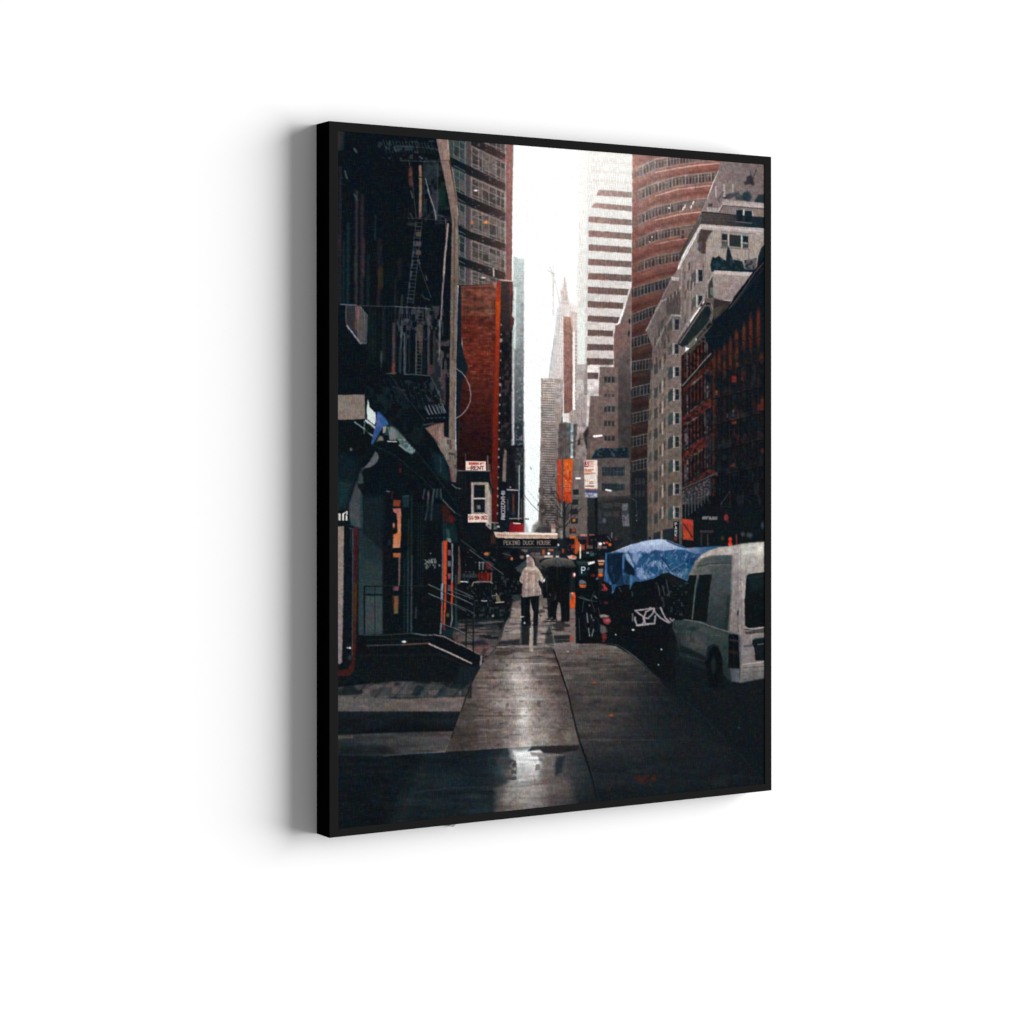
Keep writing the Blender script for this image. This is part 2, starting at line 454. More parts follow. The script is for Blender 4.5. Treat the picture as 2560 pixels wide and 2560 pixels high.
# beige apartment house, main body
bei = [(1752, 571), (1912, 585), (1912, 700), (1790, 760), (1764, 748), (1722, 806), (1704, 960), (1709, 1040), (1706, 1345), (1640, 1352), (1618, 1352), (1619, 1100), (1626, 960), (1632, 870), (1616, 824), (1640, 776), (1656, 742), (1679, 694), (1700, 668)]
P(('#9a8985', '#655850', (0, 620, 0, 1250)), bei, 2.4)
N(bei, .07, 9, 16, 62)
P('#a89a92', [(1766, 572), (1912, 586), (1912, 690), (1780, 690), (1766, 640)], 3)
P(('#b9aaa5', '#b3a5a4', (1752, 0, 1912, 0)), [(1751, 559), (1912, 571), (1912, 585), (1753, 571)], 2.2)
L('#cfc6c4', [(1753, 564), (1912, 577)], 3, 2, .7)
L('#7b5a62', [(1806, 577), (1890, 583)], 2, 2, .6)
P('#4a3d3b', [(1753, 573), (1783, 575), (1772, 590), (1766, 606), (1765, 634), (1756, 634), (1744, 622), (1745, 600)], 4)
P('#8e938e', [(1742, 606), (1748, 606), (1746, 632), (1741, 632)], 2.5, .8)
P('#5c5155', [(1748, 604), (1756, 602), (1756, 630), (1749, 632)], 2.5, .7)
R('#8f8a87', 1803, 581, 1874, 620, 2.5, .7)
P('#20272c', [(1806, 584), (1820, 585), (1820, 600), (1806, 599)], 2); P('#555650', [(1806, 602), (1820, 603), (1820, 617), (1806, 616)], 2)
P('#2b3032', [(1825, 585), (1853, 588), (1853, 617), (1825, 614)], 2); P('#16222b', [(1858, 588), (1872, 590), (1872, 606), (1858, 604)], 2)
P('#3d4548', [(1858, 608), (1872, 609), (1872, 619), (1858, 618)], 2)
L('#c0bab8', [(1822.5, 584), (1822.5, 617)], 2.4, 2); L('#b9c0c3', [(1855.5, 587), (1855.5, 620)], 2.6, 2)
L('#5f5552', [(1804, 618), (1874, 622), (1873, 650)], 2.2, 2, .7)
# terrace planting
P('#142630', [(1779, 678), (1777, 660), (1782, 642), (1790, 644), (1799, 638), (1807, 648), (1816, 650), (1818, 628), (1822, 615), (1827, 626), (1832, 648), (1857, 652), (1863, 672), (1893, 672), (1893, 682), (1840, 680)], 3)
M('#2f5256', [(1780, 642), (1860, 646), (1860, 674), (1780, 674)], 7, 7, 63, .2, 4, .5)
P('#615d60', [(1862, 650), (1892, 645), (1892, 672), (1864, 672)], 4)
M('#232c36', [(1862, 650), (1892, 645), (1892, 672), (1864, 672)], 5, 5, 64, .0, 4, .8)
P('#142129', [(1893, 668), (1897, 640), (1904, 620), (1912, 610), (1912, 660), (1898, 680)], 3)
# terrace slab + blank wall
P(('#a6958f', '#998886', (0, 684, 0, 750)), [(1784, 682), (1886, 688), (1858, 722), (1834, 752), (1803, 748), (1785, 742)], 2.4)
P('#c3b3ae', [(1786, 675), (1884, 680), (1880, 690), (1785, 684)], 2.2)
L('#b5a5a0', [(1788, 678), (1771, 706)], 3.2, 2)
P('#2e3230', [(1782, 690), (1784, 745), (1771, 745), (1772, 712)], 3, .9)
P('#7d8a80', [(1776, 718), (1784, 720), (1784, 740), (1777, 735)], 2.5, .7)
L('#a59692', [(1768, 715), (1770, 746)], 3, 2, .7)
# edges of the setbacks
P('#3f3635', [(1756, 528), (1752, 560), (1735, 590), (1706, 640), (1699, 662), (1702, 630), (1722, 590)], 3.5, .85)
L('#c4b6b1', [(1752, 567), (1738, 590), (1716, 632), (1702, 664), (1700, 672)], 3.4, 2.2)
P('#8b7a76', [(1680, 700), (1700, 702), (1699, 735), (1660, 752), (1656, 748)], 3)
P('#d0c2bb', [(1679, 691), (1699, 693), (1697, 702), (1679, 700)], 2.2)
L('#ae9d97', [(1679, 699), (1657, 742)], 2.8, 2)
P('#5b4c4a', [(1666, 760), (1688, 745), (1702, 722), (1702, 800), (1682, 785), (1668, 790)], 4, .8)
L('#cbbcb5', [(1640, 778), (1653, 754), (1689, 737), (1702, 718)], 5, 2.4)
P('#5f504d', [(1656, 765), (1672, 760), (1668, 790), (1650, 830), (1640, 850), (1652, 800)], 4, .6)
P('#a5928a', [(1652, 762), (1664, 764), (1667, 790), (1652, 800)], 4, .8)
L('#bdaea8', [(1652, 756), (1616, 826)], 2.6, 2)
P('#c8b9b2', [(1680, 785), (1704, 787), (1704, 792), (1681, 790)], 2)
L('#c2b4ae', [(1681, 787), (1660, 822), (1640, 864)], 3, 2.2)
P('#625652', [(1683, 796), (1664, 828), (1645, 866), (1650, 880), (1680, 826)], 3, .55)
for x, y, w, h in ((1668, 742, 5, 14), (1676, 736, 5, 14), (1686, 728, 5, 14), (1694, 720, 4, 14), (1654, 800, 4, 20), (1662, 812, 4, 16), (1646, 822, 4, 18), (1636, 842, 4, 20), (1640, 892, 4, 22), (1628, 900, 4, 22), (1670, 836, 4, 20), (1660, 850, 5, 20), (1648, 872, 4, 20), (1719, 700, 4, 22), (1736, 694, 3, 20), (1722, 654, 4, 20), (1712, 676, 4, 20), (1745, 780, 3, 16), (1722, 800, 4, 20), (1700, 745, 4, 22), (1707, 830, 3, 18), (1694, 870, 3, 20)):
    P('#443b3b', [(x, y + 3), (x + w, y), (x + w, y + h), (x, y + h + 3)], 2.2, .8); L('#b9aaa3', [(x - 2, y + 3), (x - 2, y + h)], 1.8, 2, .5)
# light piers / dark slots on the street front
for x, y0, y1, c in ((1706, 640, 800, '#bdb0a8'), (1716, 660, 830, '#ab9c95'), (1710, 670, 790, '#6f605c'), (1727, 690, 830, '#b8aaa2'), (1721, 740, 800, '#72635f'),
                     (1735, 640, 760, '#a99a94'), (1762, 640, 700, '#a89894'), (1732, 660, 720, '#6d5f5b'), (1768, 650, 740, '#a39490'), (1653, 830, 900, '#ac9d97'), (1660, 830, 900, '#6c5d59')):
    L(c, [(x, y0), (x - 3, y1)], 3.4, 3, .55)
for x, y, w, h in ((1727, 705, 4, 24), (1712, 730, 4, 22), (1758, 665, 3, 30), (1765, 735, 3, 14), (1730, 758, 4, 22), (1712, 790, 4, 22), (1663, 885, 3, 18), (1655, 840, 3, 20)):
    P('#453a3a', [(x, y), (x + w, y - 7), (x + w, y + h - 7), (x, y + h)], 2.5, .7)


def sash(x, y, w=18, h=30, a=1.):
    P('#4a4f4c', [(x - w * .65, y + h * .45), (x, y), (x, y + h * .9), (x - w * .65, y + h * 1.05)], 2.6, .8 * a)
    R('#948d8c', x - 1, y - 1, x + w, y + h + 1, 2.2, .7 * a)
    R('#1b252d', x + w * .35, y + 2, x + w * .9, y + h - 2, 2, a)
    L('#7d7f80', [(x + w * .35, y + h * .5), (x + w * .9, y + h * .5)], 1.4, 1.6, .6 * a)
    L('#bcb7b6', [(x + 2, y), (x + 2, y + h)], 2.6, 2, a)


sash(1741, 672, 18, 33); sash(1741, 737, 17, 30); sash(1682, 796, 18, 30); sash(1682, 858, 17, 28)
rows = [916, 972, 1031, 1090, 1150, 1208, 1267]
for n, y in enumerate(rows):
    sash(1683, y, 17, 29 if n else 26)
    P('#2c3b40' if n % 2 else '#3a4a48', [(1671, y + 9), (1676, y + 2), (1683, y), (1683, y + 29), (1671, y + 34)], 2.4, .9)
for n, y in enumerate((908, 968, 1019, 1070, 1125, 1176, 1229, 1282)):
    P('#2a3439', [(1636, y + 4), (1645, y - 1), (1645, y + 24), (1636, y + 29)], 2.4, .75)
    P('#3c3133', [(1649, y - 8), (1654, y - 14), (1654, y + 10), (1649, y + 16)], 2.4, .7)
    P('#b5a89e', [(1655, y - 14), (1659, y - 17), (1659, y + 14), (1655, y + 17)], 2.2, .8)
    P('#403637', [(1660, y - 22), (1664, y - 26), (1664, y - 2), (1660, y + 4)], 2.2, .7)
    P('#333f42', [(1623, y + 10), (1629, y + 4), (1629, y + 26), (1623, y + 32)], 2.4, .6)
for x in (1633, 1647, 1668, 1703):
    L('#a3958b', [(x, 960), (x, 1345)], 2, 3, .35)
L('#9d4a42', [(1620, 1190), (1619, 1240)], 2, 3, .6)
N([(1620, 900), (1705, 900), (1705, 1345), (1618, 1345)], .08, 8, 8, 66)
# its shop floor
P('#232d33', [(1634, 1333), (1652, 1328), (1652, 1350), (1633, 1352)], 2.4); P('#1f292e', [(1657, 1325), (1684, 1321), (1684, 1352), (1657, 1350)], 2.4)
R('#8b7d72', 1652, 1326, 1657, 1352, 2.2, .8); O('#1d1515', 1625, 1346, 3, 4)
R('#12181d', 1684, 1304, 1698, 1362, 2.2); R('#49504f', 1699, 1312, 1705, 1360, 2.4, .7)

# ------------------------------------------------------------ pavement and road
P(('#141b20', '#10171c', (0, 1600, 0, 1990)), [(830, 1500), (1930, 1500), (1930, 2090), (830, 2090)], 2)
rs = [(1370, 1600), (1440, 1606), (1500, 1611), (1540, 1616), (1580, 1640), (1640, 1692), (1665, 1720), (1760, 1800), (1850, 1890), (1912, 1950), (1912, 2000), (1494, 2010)]
P(('#74665f', '#524b4a', (0, 1605, 0, 1790)), rs, 3)
P(('#514b4a', '#182127', (0, 1790, 0, 1960)), [(1420, 1800), (1760, 1800), (1850, 1890), (1912, 1950), (1912, 2010), (1480, 2010)], 3)
for sx in range(3):
    CLIP(rs, 4)
    P(('#141b22', '#141b22', (0, 0, 1, 1)), [(1600 + 50 * sx, 1640), (1960, 1600), (1960, 2060), (1560 + 40 * sx, 2060), (1580 + 50 * sx, 1850)], 170, .55)
G('#42474a', 1700, 1860, 120, 40, .35); G('#2a353a', 1640, 1950, 160, 50, .5)
CLIP(rs, 4)
N(rs, .13, 120, 14, 91); N(rs, .09, 60, 6, 92); N(rs, .08, 14, 9, 921)
M('#3d3a3c', rs, 70, 14, 93, .3, 2, .45); M('#9d8d88', [(1380, 1610), (1540, 1615), (1620, 1690), (1410, 1700)], 50, 4, 94, .2, 3, .35)
M('#94857f', [(1390, 1640), (1450, 1640), (1530, 1860), (1450, 1860)], 50, 12, 95, .0, 2, .25, 30)
for x, y, w, h in ((1488, 1672, 14, 4), (1490, 1755, 16, 6), (1560, 1690, 60, 14), (1500, 1650, 30, 3), (1620, 1840, 60, 8)):
    G('#2b2c2f', x, y, w, h, .65)
for y, a in ((1706, .35), (1743, .3), (1850, .35), (1705, .2), (1837, .2)):
    L('#8b8480', [(1440, y), (1640 + (y - 1700) * .8, y)], 1.8, 3, a)
G('#141c21', 1730, 1850, 130, 130, .7); G('#1a2226', 1640, 1760, 50, 60, .4)
CLIP()
L('#6f6d6c', [(1552, 1615), (1580, 1637), (1612, 1662), (1648, 1693)], 2.6, 3, .8); L('#4d5a5c', [(1520, 1606), (1552, 1614)], 3, 4, .7); L('#4b5258', [(1640, 1682), (1650, 1695)], 4, 4, .6)
L('#3a474c', [(1838, 1880), (1856, 1890), (1872, 1915)], 2, 3, .5); O('#444a50', 1848, 1820, 2.5, 2, 3, .7)
# middle slab
ms = [(1206, 1660), (1230, 1634), (1246, 1614), (1380, 1612), (1398, 1664), (1419, 1728), (1433, 1790), (1448, 1850), (1456, 1866), (1330, 1866), (1200, 1875), (1114, 1880), (1134, 1830), (1153, 1778), (1178, 1714)]
P(('#7d6f6b', '#786a65', (0, 1620, 0, 1860)), ms, 2.6)
CLIP(ms)
G('#c9c0ba', 1296, 1680, 40, 50, .65); G('#c9bfb9', 1306, 1790, 42, 90, .7); G('#d9dad5', 1310, 1792, 14, 26, .6); G('#d0c7c0', 1318, 1852, 26, 16, .6); G('#b7aca6', 1335, 1845, 40, 25, .6); G('#b1a69f', 1250, 1762, 20, 20, .4)
G('#4a403f', 1180, 1860, 90, 50, .6); G('#564b48', 1230, 1640, 60, 25, .5); G('#6b5e5b', 1400, 1700, 30, 60, .55); G('#62544f', 1150, 1800, 40, 60, .35); G('#6d605c', 1200, 1700, 30, 50, .3)
for x, y, w, h in ((1395, 1652, 40, 6), (1390, 1670, 38, 9), (1395, 1697, 32, 9), (1380, 1632, 40, 4), (1255, 1676, 45, 4), (1215, 1696, 40, 5), (1395, 1730, 22, 6), (1210, 1720, 30, 2), (1250, 1790, 90, 2.5), (1190, 1835, 40, 5), (1246, 1862, 8, 4)):
    G('#40332f', x, y, w, h, .6)
for x, y, w in ((1330, 1659, 60), (1370, 1685, 40), (1300, 1748, 100), (1400, 1663, 40), (1290, 1700, 90)):
    G('#d3c9c3', x, y, w, 2.2, .5)
N(ms, .06, 60, 6, 96); N(ms, .08, 26, 16, 97); N(ms, .07, 9, 7, 971)
M('#b9aea8', ms, 30, 22, 972, .2, 2, .3)
CLIP()
# strip beside the people (before the slab)
st = [(1240, 1618), (1258, 1590), (1275, 1540), (1285, 1500), (1300, 1484), (1450, 1486), (1450, 1605), (1380, 1613)]
P(('#665a58', '#7d6f69', (0, 1500, 0, 1620)), st, 3)
# puddle slab
pd = [(1114, 1880), (1200, 1875), (1330, 1866), (1456, 1866), (1469, 1908), (1494, 1997), (1494, 2020), (830, 2090), (830, 1882)]
P(('#141d24', '#1a262c', (0, 1880, 0, 2000)), [(1060, 1882), (1200, 1875), (1280, 1870), (1280, 2060), (990, 2070)], 4)
P(('#5a5251', '#2a3034', (1360, 0, 1470, 0)), [(1330, 1866), (1456, 1866), (1469, 1908), (1494, 1997), (1494, 2020), (1330, 2040)], 4)
G('#b5b0ac', 1314, 1925, 62, 60, .45)
P(('#dddfdf', '#a5a3a0', (0, 1880, 0, 1965)), [(1278, 1872), (1330, 1869), (1358, 1874), (1356, 1905), (1350, 1930), (1350, 1952), (1300, 1962), (1270, 1962), (1284, 1942), (1284, 1905)], 20)
M('#6f6664', [(1340, 1872), (1368, 1872), (1366, 1960), (1336, 1960)], 6, 8, 991, .0, 3, .7); M('#2a2c30', [(1270, 1900), (1292, 1900), (1292, 1962), (1262, 1962)], 6, 8, 992, -.1, 3, .7)
P(('#a39a94', '#8b817d', (0, 1962, 0, 2020)), [(1262, 1964), (1352, 1956), (1370, 1960), (1376, 2030), (1256, 2040), (1250, 2000)], 12)
P('#6f6462', [(1240, 1970), (1262, 1960), (1262, 2040), (1236, 2045)], 14, .8)
P('#7b6c68', [(1352, 1950), (1420, 1945), (1440, 2010), (1366, 2030)], 20, .7)
P('#201f22', [(1330, 1866), (1452, 1862), (1440, 1876), (1400, 1884), (1362, 1884), (1350, 1874), (1320, 1878)], 4, .85)
P('#8e837f', [(1325, 1880), (1390, 1884), (1410, 1888), (1360, 1892), (1330, 1888)], 4, .8)
P('#222a33', [(1392, 1894), (1412, 1890), (1404, 1930), (1390, 1940), (1386, 1912)], 7, .9)
P('#4d4b4d', [(1240, 1896), (1282, 1896), (1272, 1916), (1244, 1912)], 8, .7); P('#665558', [(1270, 1924), (1284, 1926), (1280, 1944), (1262, 1944)], 6, .7)
P('#7b706d', [(1360, 1890), (1390, 1890), (1384, 1940), (1356, 1944)], 8, .6)
L('#6d4f50', [(1258, 1968), (1300, 1966), (1350, 1960), (1410, 1954)], 3, 4, .75)
G('#c3bcb6', 1315, 1990, 26, 40, .6); G('#a69c97', 1320, 1966, 60, 10, .4)
G('#59504f', 1190, 2000, 14, 40, .0)
N([(1230, 1866), (1480, 1866), (1494, 2030), (1230, 2040)], .1, 40, 5, 98)
L('#2a3640', [(1040, 1980), (1120, 1970), (1240, 1966)], 3, 4, .8); L('#0d141a', [(1120, 1984), (1230, 1978)], 5, 6, .6)
G('#222f33', 1040, 1940, 30, 20, .7); G('#2d393c', 1010, 2010, 24, 40, .75); G('#2e3a3b', 990, 2050, 20, 30, .6); G('#27343a', 1190, 2010, 40, 30, .6)
G('#0b1218', 860, 2060, 160, 90, .5); G('#0c1319', 1500, 2020, 120, 40, .5)
P('#10181e', [(840, 1882), (1000, 1882), (1040, 1940), (1000, 2000), (970, 2070), (840, 2090)], 30, .6)
# dark joints
L('#161013', [(1380, 1613), (1398, 1664), (1408, 1696), (1419, 1728), (1433, 1790), (1448, 1850), (1469, 1908), (1478, 1934)], 4, 2.6)
L('#232a33', [(1478, 1934), (1494, 1997), (1500, 2020)], 5, 5, .9)
L('#a59a95', [(1386, 1620), (1402, 1664), (1422, 1725)], 1.6, 3, .5)
CLIP()
# orange leaves
O('#c4501f', 1529, 1788, 4.5, 3.2, 3); O('#c95a26', 1486, 1707, 6, 2.4, 3, .85); O('#a44a3c', 1449, 1631, 6, 3.4, 4, .85); O('#e0c9a8', 1420, 1629, 2.4)
M('#5a2018', [(1586, 1940), (1640, 1936), (1640, 1966), (1590, 1962)], 7, 6, 99, -.1, 3, .95)
for x, y in ((1596, 1948), (1606, 1952), (1612, 1958), (1626, 1951), (1634, 1946), (1600, 1946)):
    O('#7c2a1c', x, y, 4, 2.4, 5, .45)
# left pavement, in bands
P('#121a1f', [(840, 1690), (1180, 1690), (1180, 1745), (840, 1745)], 4)
P('#3c4041', [(844, 1712), (900, 1704), (1000, 1703), (1035, 1708), (1176, 1712), (1172, 1745), (844, 1745)], 6)
M('#141c22', [(840, 1700), (1176, 1706), (1166, 1746), (840, 1746)], 28, 16, 101, .1, 3, .8)
M('#6f6263', [(880, 1700), (1160, 1706), (1150, 1744), (880, 1744)], 24, 12, 102, .25, 3, .6)
P('#6b5b60', [(935, 1712), (988, 1706), (984, 1720), (945, 1718)], 5, .7)
P('#15222a', [(1045, 1712), (1062, 1718), (1046, 1742), (1028, 1738)], 6, .8); P('#1a2a36', [(1100, 1722), (1120, 1716), (1114, 1742), (1092, 1742)], 6, .8)
P(('#5e5a59', '#6d605e', (844, 0, 1160, 0)), [(844, 1738), (900, 1740), (1000, 1748), (1080, 1744), (1168, 1742), (1154, 1779), (844, 1779)], 4)
N([(844, 1738), (1168, 1738), (1154, 1779), (844, 1779)], .14, 40, 9, 103); M('#86705e', [(900, 1748), (1150, 1744), (1150, 1776), (900, 1776)], 30, 10, 104, .3, 3, .4)
P(('#1a2127', '#0f151b', (0, 1780, 0, 1830)), [(844, 1779), (1150, 1779), (1144, 1800), (1134, 1829), (980, 1832), (844, 1838)], 3)
N([(844, 1779), (1150, 1779), (1134, 1829), (844, 1838)], .25, 60, 12, 105)
P(('#262c31', '#4c4848', (844, 0, 1130, 0)), [(844, 1836), (980, 1832), (1134, 1828), (1128, 1850), (1116, 1878), (960, 1888), (844, 1890)], 4)
P('#5d534e', [(844, 1838), (885, 1837), (884, 1844), (844, 1848)], 4, .8)
P('#151f24', [(844, 1860), (960, 1862), (1000, 1886), (844, 1894)], 14, .7)
N([(844, 1836), (1134, 1828), (1116, 1878), (844, 1890)], .2, 50, 7, 106)
L('#49575d', [(960, 1889), (1040, 1883), (1114, 1879)], 2.6, 3, .8); L('#6c6166', [(1080, 1881), (1116, 1878)], 3, 3, .8); L('#3f4b50', [(880, 1838), (990, 1834)], 2, 3, .6)
L('#160f12', [(1176, 1716), (1164, 1746), (1154, 1778)], 3.4, 2.6, .85); L('#17100f', [(1135, 1832), (1126, 1852), (1117, 1876)], 3.4, 2.6, .8)
P('#6f6564', [(1126, 1846), (1132, 1846), (1120, 1876), (1112, 1878)], 3, .8)
N([(844, 1880), (1280, 1870), (1280, 2060), (844, 2080)], .2, 40, 9, 107)

# ------------------------------------------------------------ brownstones on the right
fa = [(1709, 960), (1725, 930), (1764, 745), (1790, 750), (1828, 760), (1912, 650), (1912, 1380), (1706, 1380)]
P(('#141a20', '#0c1218', (0, 900, 0, 1250)), fa, 2.2)
# left house: red strips
CLIP([(1704, 960), (1704, 890), (1762, 838), (1782, 880), (1792, 1000), (1790, 1240), (1706, 1240)])
P('#29181a', [(1700, 830), (1790, 830), (1790, 1240), (1700, 1240)], 3)
for x, c, w in ((1713, '#572224', 4), (1719, '#716763', 4), (1728, '#632526', 4), (1737, '#6f3020', 3), (1746, '#6d3022', 3), (1755, '#5a2320', 3), (1763, '#5a4d4e', 4), (1769, '#6a5e62', 3.4), (1776, '#502120', 4), (1784, '#5e2a18', 3)):
    L(c, [(x, 820), (x, 1240)], w, 2.4, .85)
for x in (1723.5, 1733, 1741, 1750.5, 1759.5, 1773, 1780):
    L('#11151b', [(x, 820), (x, 1240)], 3.6, 2, .9)
for yy in (0, 88, 176):
    b = [(1707, 1044 + yy), (1738, 1022 + yy), (1764, 1002 + yy), (1778, 992 + yy), (1790, 1000 + yy), (1783, 1012 + yy), (1766, 1030 + yy), (1729, 1054 + yy), (1707, 1066 + yy)]
    P('#5e241e', b, 3, .9)
    L('#8c8373', [(1720, 1058 + yy), (1740, 1046 + yy), (1756, 1036 + yy)], 4, 3, .55)
    L('#15191f', [(1706, 1036 + yy), (1735, 1016 + yy), (1790, 984 + yy)], 5, 3, .8)
    L('#7c7272', [(1727, 1028 + yy), (1759, 1003 + yy)], 2, 2, .7 if yy == 0 else .2)
    P('#222d35', [(1766, 1038 + yy - 8), (1778, 1026 + yy - 8), (1778, 1060 + yy), (1766, 1066 + yy)], 3, .9)
    P('#5a5a5c', [(1712, 1072 + yy), (1722, 1070 + yy), (1722, 1120 + yy), (1712, 1124 + yy)], 3, .8)
P('#5c2620', [(1709, 962), (1728, 944), (1760, 918), (1788, 884), (1790, 915), (1766, 930), (1735, 955), (1709, 985)], 3, .9)
L('#8f8577', [(1730, 962), (1744, 950), (1752, 942)], 5, 3, .6)
P('#17222b', [(1766, 930), (1782, 924), (1782, 965), (1766, 965)], 3, .9)
R('#7d7679', 1768, 965, 1774, 985, 3, .6)
N([(1700, 830), (1795, 830), (1795, 1240), (1700, 1240)], .45, 5, 7, 71); M('#12161b', [(1700, 830), (1795, 830), (1795, 1240), (1700, 1240)], 6, 6, 711, .25, 4, .7)
CLIP()
L('#15191e', [(1707, 968), (1742, 928), (1786, 886)], 7, 3)
L('#8b8083', [(1707, 964), (1742, 925), (1760, 903), (1784, 878)], 2.6, 2)
# slanting cornices
P('#1d282a', [(1694, 858), (1728, 808), (1764, 752), (1772, 752), (1781, 790), (1776, 806), (1752, 830), (1722, 862), (1706, 868)], 3)
M('#4a4440', [(1716, 860), (1780, 800), (1790, 815), (1776, 840), (1740, 870), (1715, 900)], 7, 6, 72, -.4, 3, .8)
P('#6d5f5c', [(1763, 745), (1785, 745), (1785, 790), (1779, 806), (1774, 796), (1779, 780), (1774, 766), (1762, 766)], 2.6, .95)
O('#152029', 1768.5, 779, 8, 13, 3)
P('#112024', [(1765, 756), (1780, 757), (1780, 762), (1764, 762)], 2.2)
L('#a09090', [(1778, 757), (1783, 772)], 2.4, 2, .8)
L('#a59693', [(1692, 852), (1728, 796), (1762, 744)], 2.8, 2)
P('#4a3e3d', [(1697, 853), (1764, 752), (1768, 758), (1702, 858)], 2.4)
L('#8b7e7b', [(1700, 858), (1736, 804), (1764, 762)], 2, 2, .9)
L('#9b8e86', [(1723, 862), (1750, 834), (1776, 800)], 2.2, 3, .6)
L('#7d6f6c', [(1716, 880), (1740, 856), (1782, 812)], 3, 3, .6)
P('#382f2f', [(1785, 744), (1802, 750), (1830, 752), (1822, 770), (1800, 790), (1786, 800)], 3)
P('#4b4a43', [(1786, 770), (1812, 762), (1796, 790), (1786, 795)], 4, .7)
P('#0e1820', [(1912, 652), (1886, 678), (1828, 762), (1796, 792), (1762, 838), (1770, 862), (1782, 890), (1800, 878), (1830, 846), (1868, 806), (1912, 764)], 3)
P('#10141b', [(1912, 640), (1912, 656), (1888, 680), (1830, 764), (1822, 768), (1836, 742), (1880, 684), (1892, 668)], 2.4)
L('#5d525b', [(1912, 654), (1889, 680), (1858, 728), (1824, 772)], 2, 2, .9)
L('#3b3840', [(1912, 668), (1880, 706), (1834, 766)], 1.6, 2.4, .7)
# red vertical strips of the second house
for x, y0, y1, w in ((1897, 774, 868, 9), (1878, 789, 876, 8), (1861, 811, 873, 8), (1842, 828, 860, 9), (1827, 848, 900, 8), (1812.5, 864, 888, 7), (1799, 876, 930, 7), (1812, 900, 936, 6), (1827, 886, 934, 7), (1843, 866, 898, 8), (1797, 936, 938, 6), (1842, 908, 918, 7), (1905, 884, 905, 10), (1787, 884, 938, 5), (1786, 968, 1040, 4)):
    O(mixc('#65271d', '#6e3317', rng.rand()), x, (y0 + y1) / 2, w / 2 + .5, (y1 - y0) / 2 + 2, 4, .9)
    L('#9a4028', [(x, y0 + 8), (x, y0 + (y1 - y0) * .5)], 2., 3, .35); L('#10161c', [(x - 3, y0 + (y1 - y0) * (.55 + .2 * rng.rand())), (x + 3, y0 + (y1 - y0) * .7)], 2.4, 2.4, .8)
for x, y0, y1, c in ((1897, 905, 995, '#6a2e20'), (1905, 1000, 1015, '#7a332a'), (1897, 1010, 1115, '#5b2620'), (1826, 945, 1150, '#6b2d1d'), (1812, 975, 1050, '#4d2619'), (1799, 985, 1060, '#45201a'), (1845, 990, 1130, '#4a2320'), (1784, 1084, 1130, '#74321b'),
                     (1788, 985, 1075, '#5c2c1c'), (1862, 960, 1010, '#42201c'), (1879, 930, 1000, '#3f2020'), (1826, 1180, 1270, '#5e2b1b'), (1896, 1170, 1240, '#4a281c'), (1797, 1080, 1170, '#3e2025'), (1847, 1070, 1100, '#612622')):
    L(c, [(x, y0), (x, y1)], 3.4, 4, .6)
for c, x0, y0, x1, y1, a in (('#9b2f2b', 1829, 940, 1843, 956, .9), ('#8c2f28', 1846, 942, 1860, 952, .7), ('#8c3a20', 1842, 906, 1847, 916, .8), ('#8a3320', 1829, 1046, 1844, 1060, .9), ('#6d301c', 1844, 1034, 1862, 1046, .7), ('#a5491c', 1788, 976, 1796, 988, .9),
                             ('#78301e', 1895, 996, 1912, 1026, .8), ('#7c3520', 1826, 1158, 1839, 1168, .9), ('#7a2c26', 1902, 1122, 1912, 1132, .7), ('#8b4a1e', 1788, 1180, 1795, 1190, .8), ('#5f2c1a', 1848, 928, 1862, 940, .7), ('#792f28', 1822, 1140, 1830, 1152, .7), ('#54261c', 1776, 926, 1786, 936, .8)):
    R(c, x0, y0, x1, y1, 4, a)
M('#27313a', [(1790, 940), (1912, 900), (1912, 1330), (1712, 1330)], 6, 14, 74, .25, 3, .5)
M('#4c2018', [(1790, 880), (1912, 850), (1912, 1150), (1790, 1150)], 5, 16, 75, .35, 3, .55)
O('#5a7d70', 1834, 1028, 2.5, 4, 3, .8); O('#4b4a66', 1834, 1038, 4, 4, 3, .8); R('#62636d', 1817, 1034, 1821, 1044, 3, .7)
L('#5a6066', [(1707, 1222), (1745, 1205), (1790, 1184)], 3, 2.4); L('#12171c', [(1707, 1226), (1790, 1190)], 4, 2.4)
P('#3d393c', [(1708, 1226), (1778, 1194), (1778, 1235), (1745, 1262), (1706, 1262)], 4, .8)
M('#8d8085', [(1708, 1226), (1778, 1194), (1778, 1235), (1706, 1262)], 4, 4, 76, .2, 4, .6)
for x in range(1714, 1772, 8):
    L('#6a6d78', [(x, 1240 - (x - 1714) * .3), (x, 1296 - (x - 1714) * .8)], 2.8, 3, .6)
L('#4d5557', [(1824, 1230), (1800, 1266), (1829, 1268)], 1.8, 2, .8)
P('#0f171c', [(1748, 1270), (1790, 1262), (1912, 1262), (1912, 1375), (1706, 1378), (1734, 1300)], 4, .85)
M('#a0989d', [(1756, 1291), (1794, 1292), (1794, 1300), (1756, 1299)], 3, 5, 741, -.5, 4, .75, 2)
P('#a6392d', [(1706, 1297), (1734, 1300), (1734, 1352), (1708, 1349)], 2)
P('#d6402c', [(1707, 1298), (1732, 1301), (1732, 1312), (1708, 1310)], 3, .6); P('#c8502a', [(1709, 1328), (1722, 1328), (1727, 1346), (1710, 1346)], 4, .7)
L('#3f1a14', [(1710, 1310), (1722, 1328), (1731, 1344)], 3.4, 3, .85)
T('#b9bcb9', 'PARK', 1688, 1307.5, 4.6, 6.4, 0, 1.7, 1.3, 1, dy=9)
R('#8b3328', 1686, 1343, 1693, 1352, 3, .8)
O('#852c29', 1816, 1294, 5.5, 8, 3); O('#7a2420', 1820, 1302, 2, 5, 3, .7)
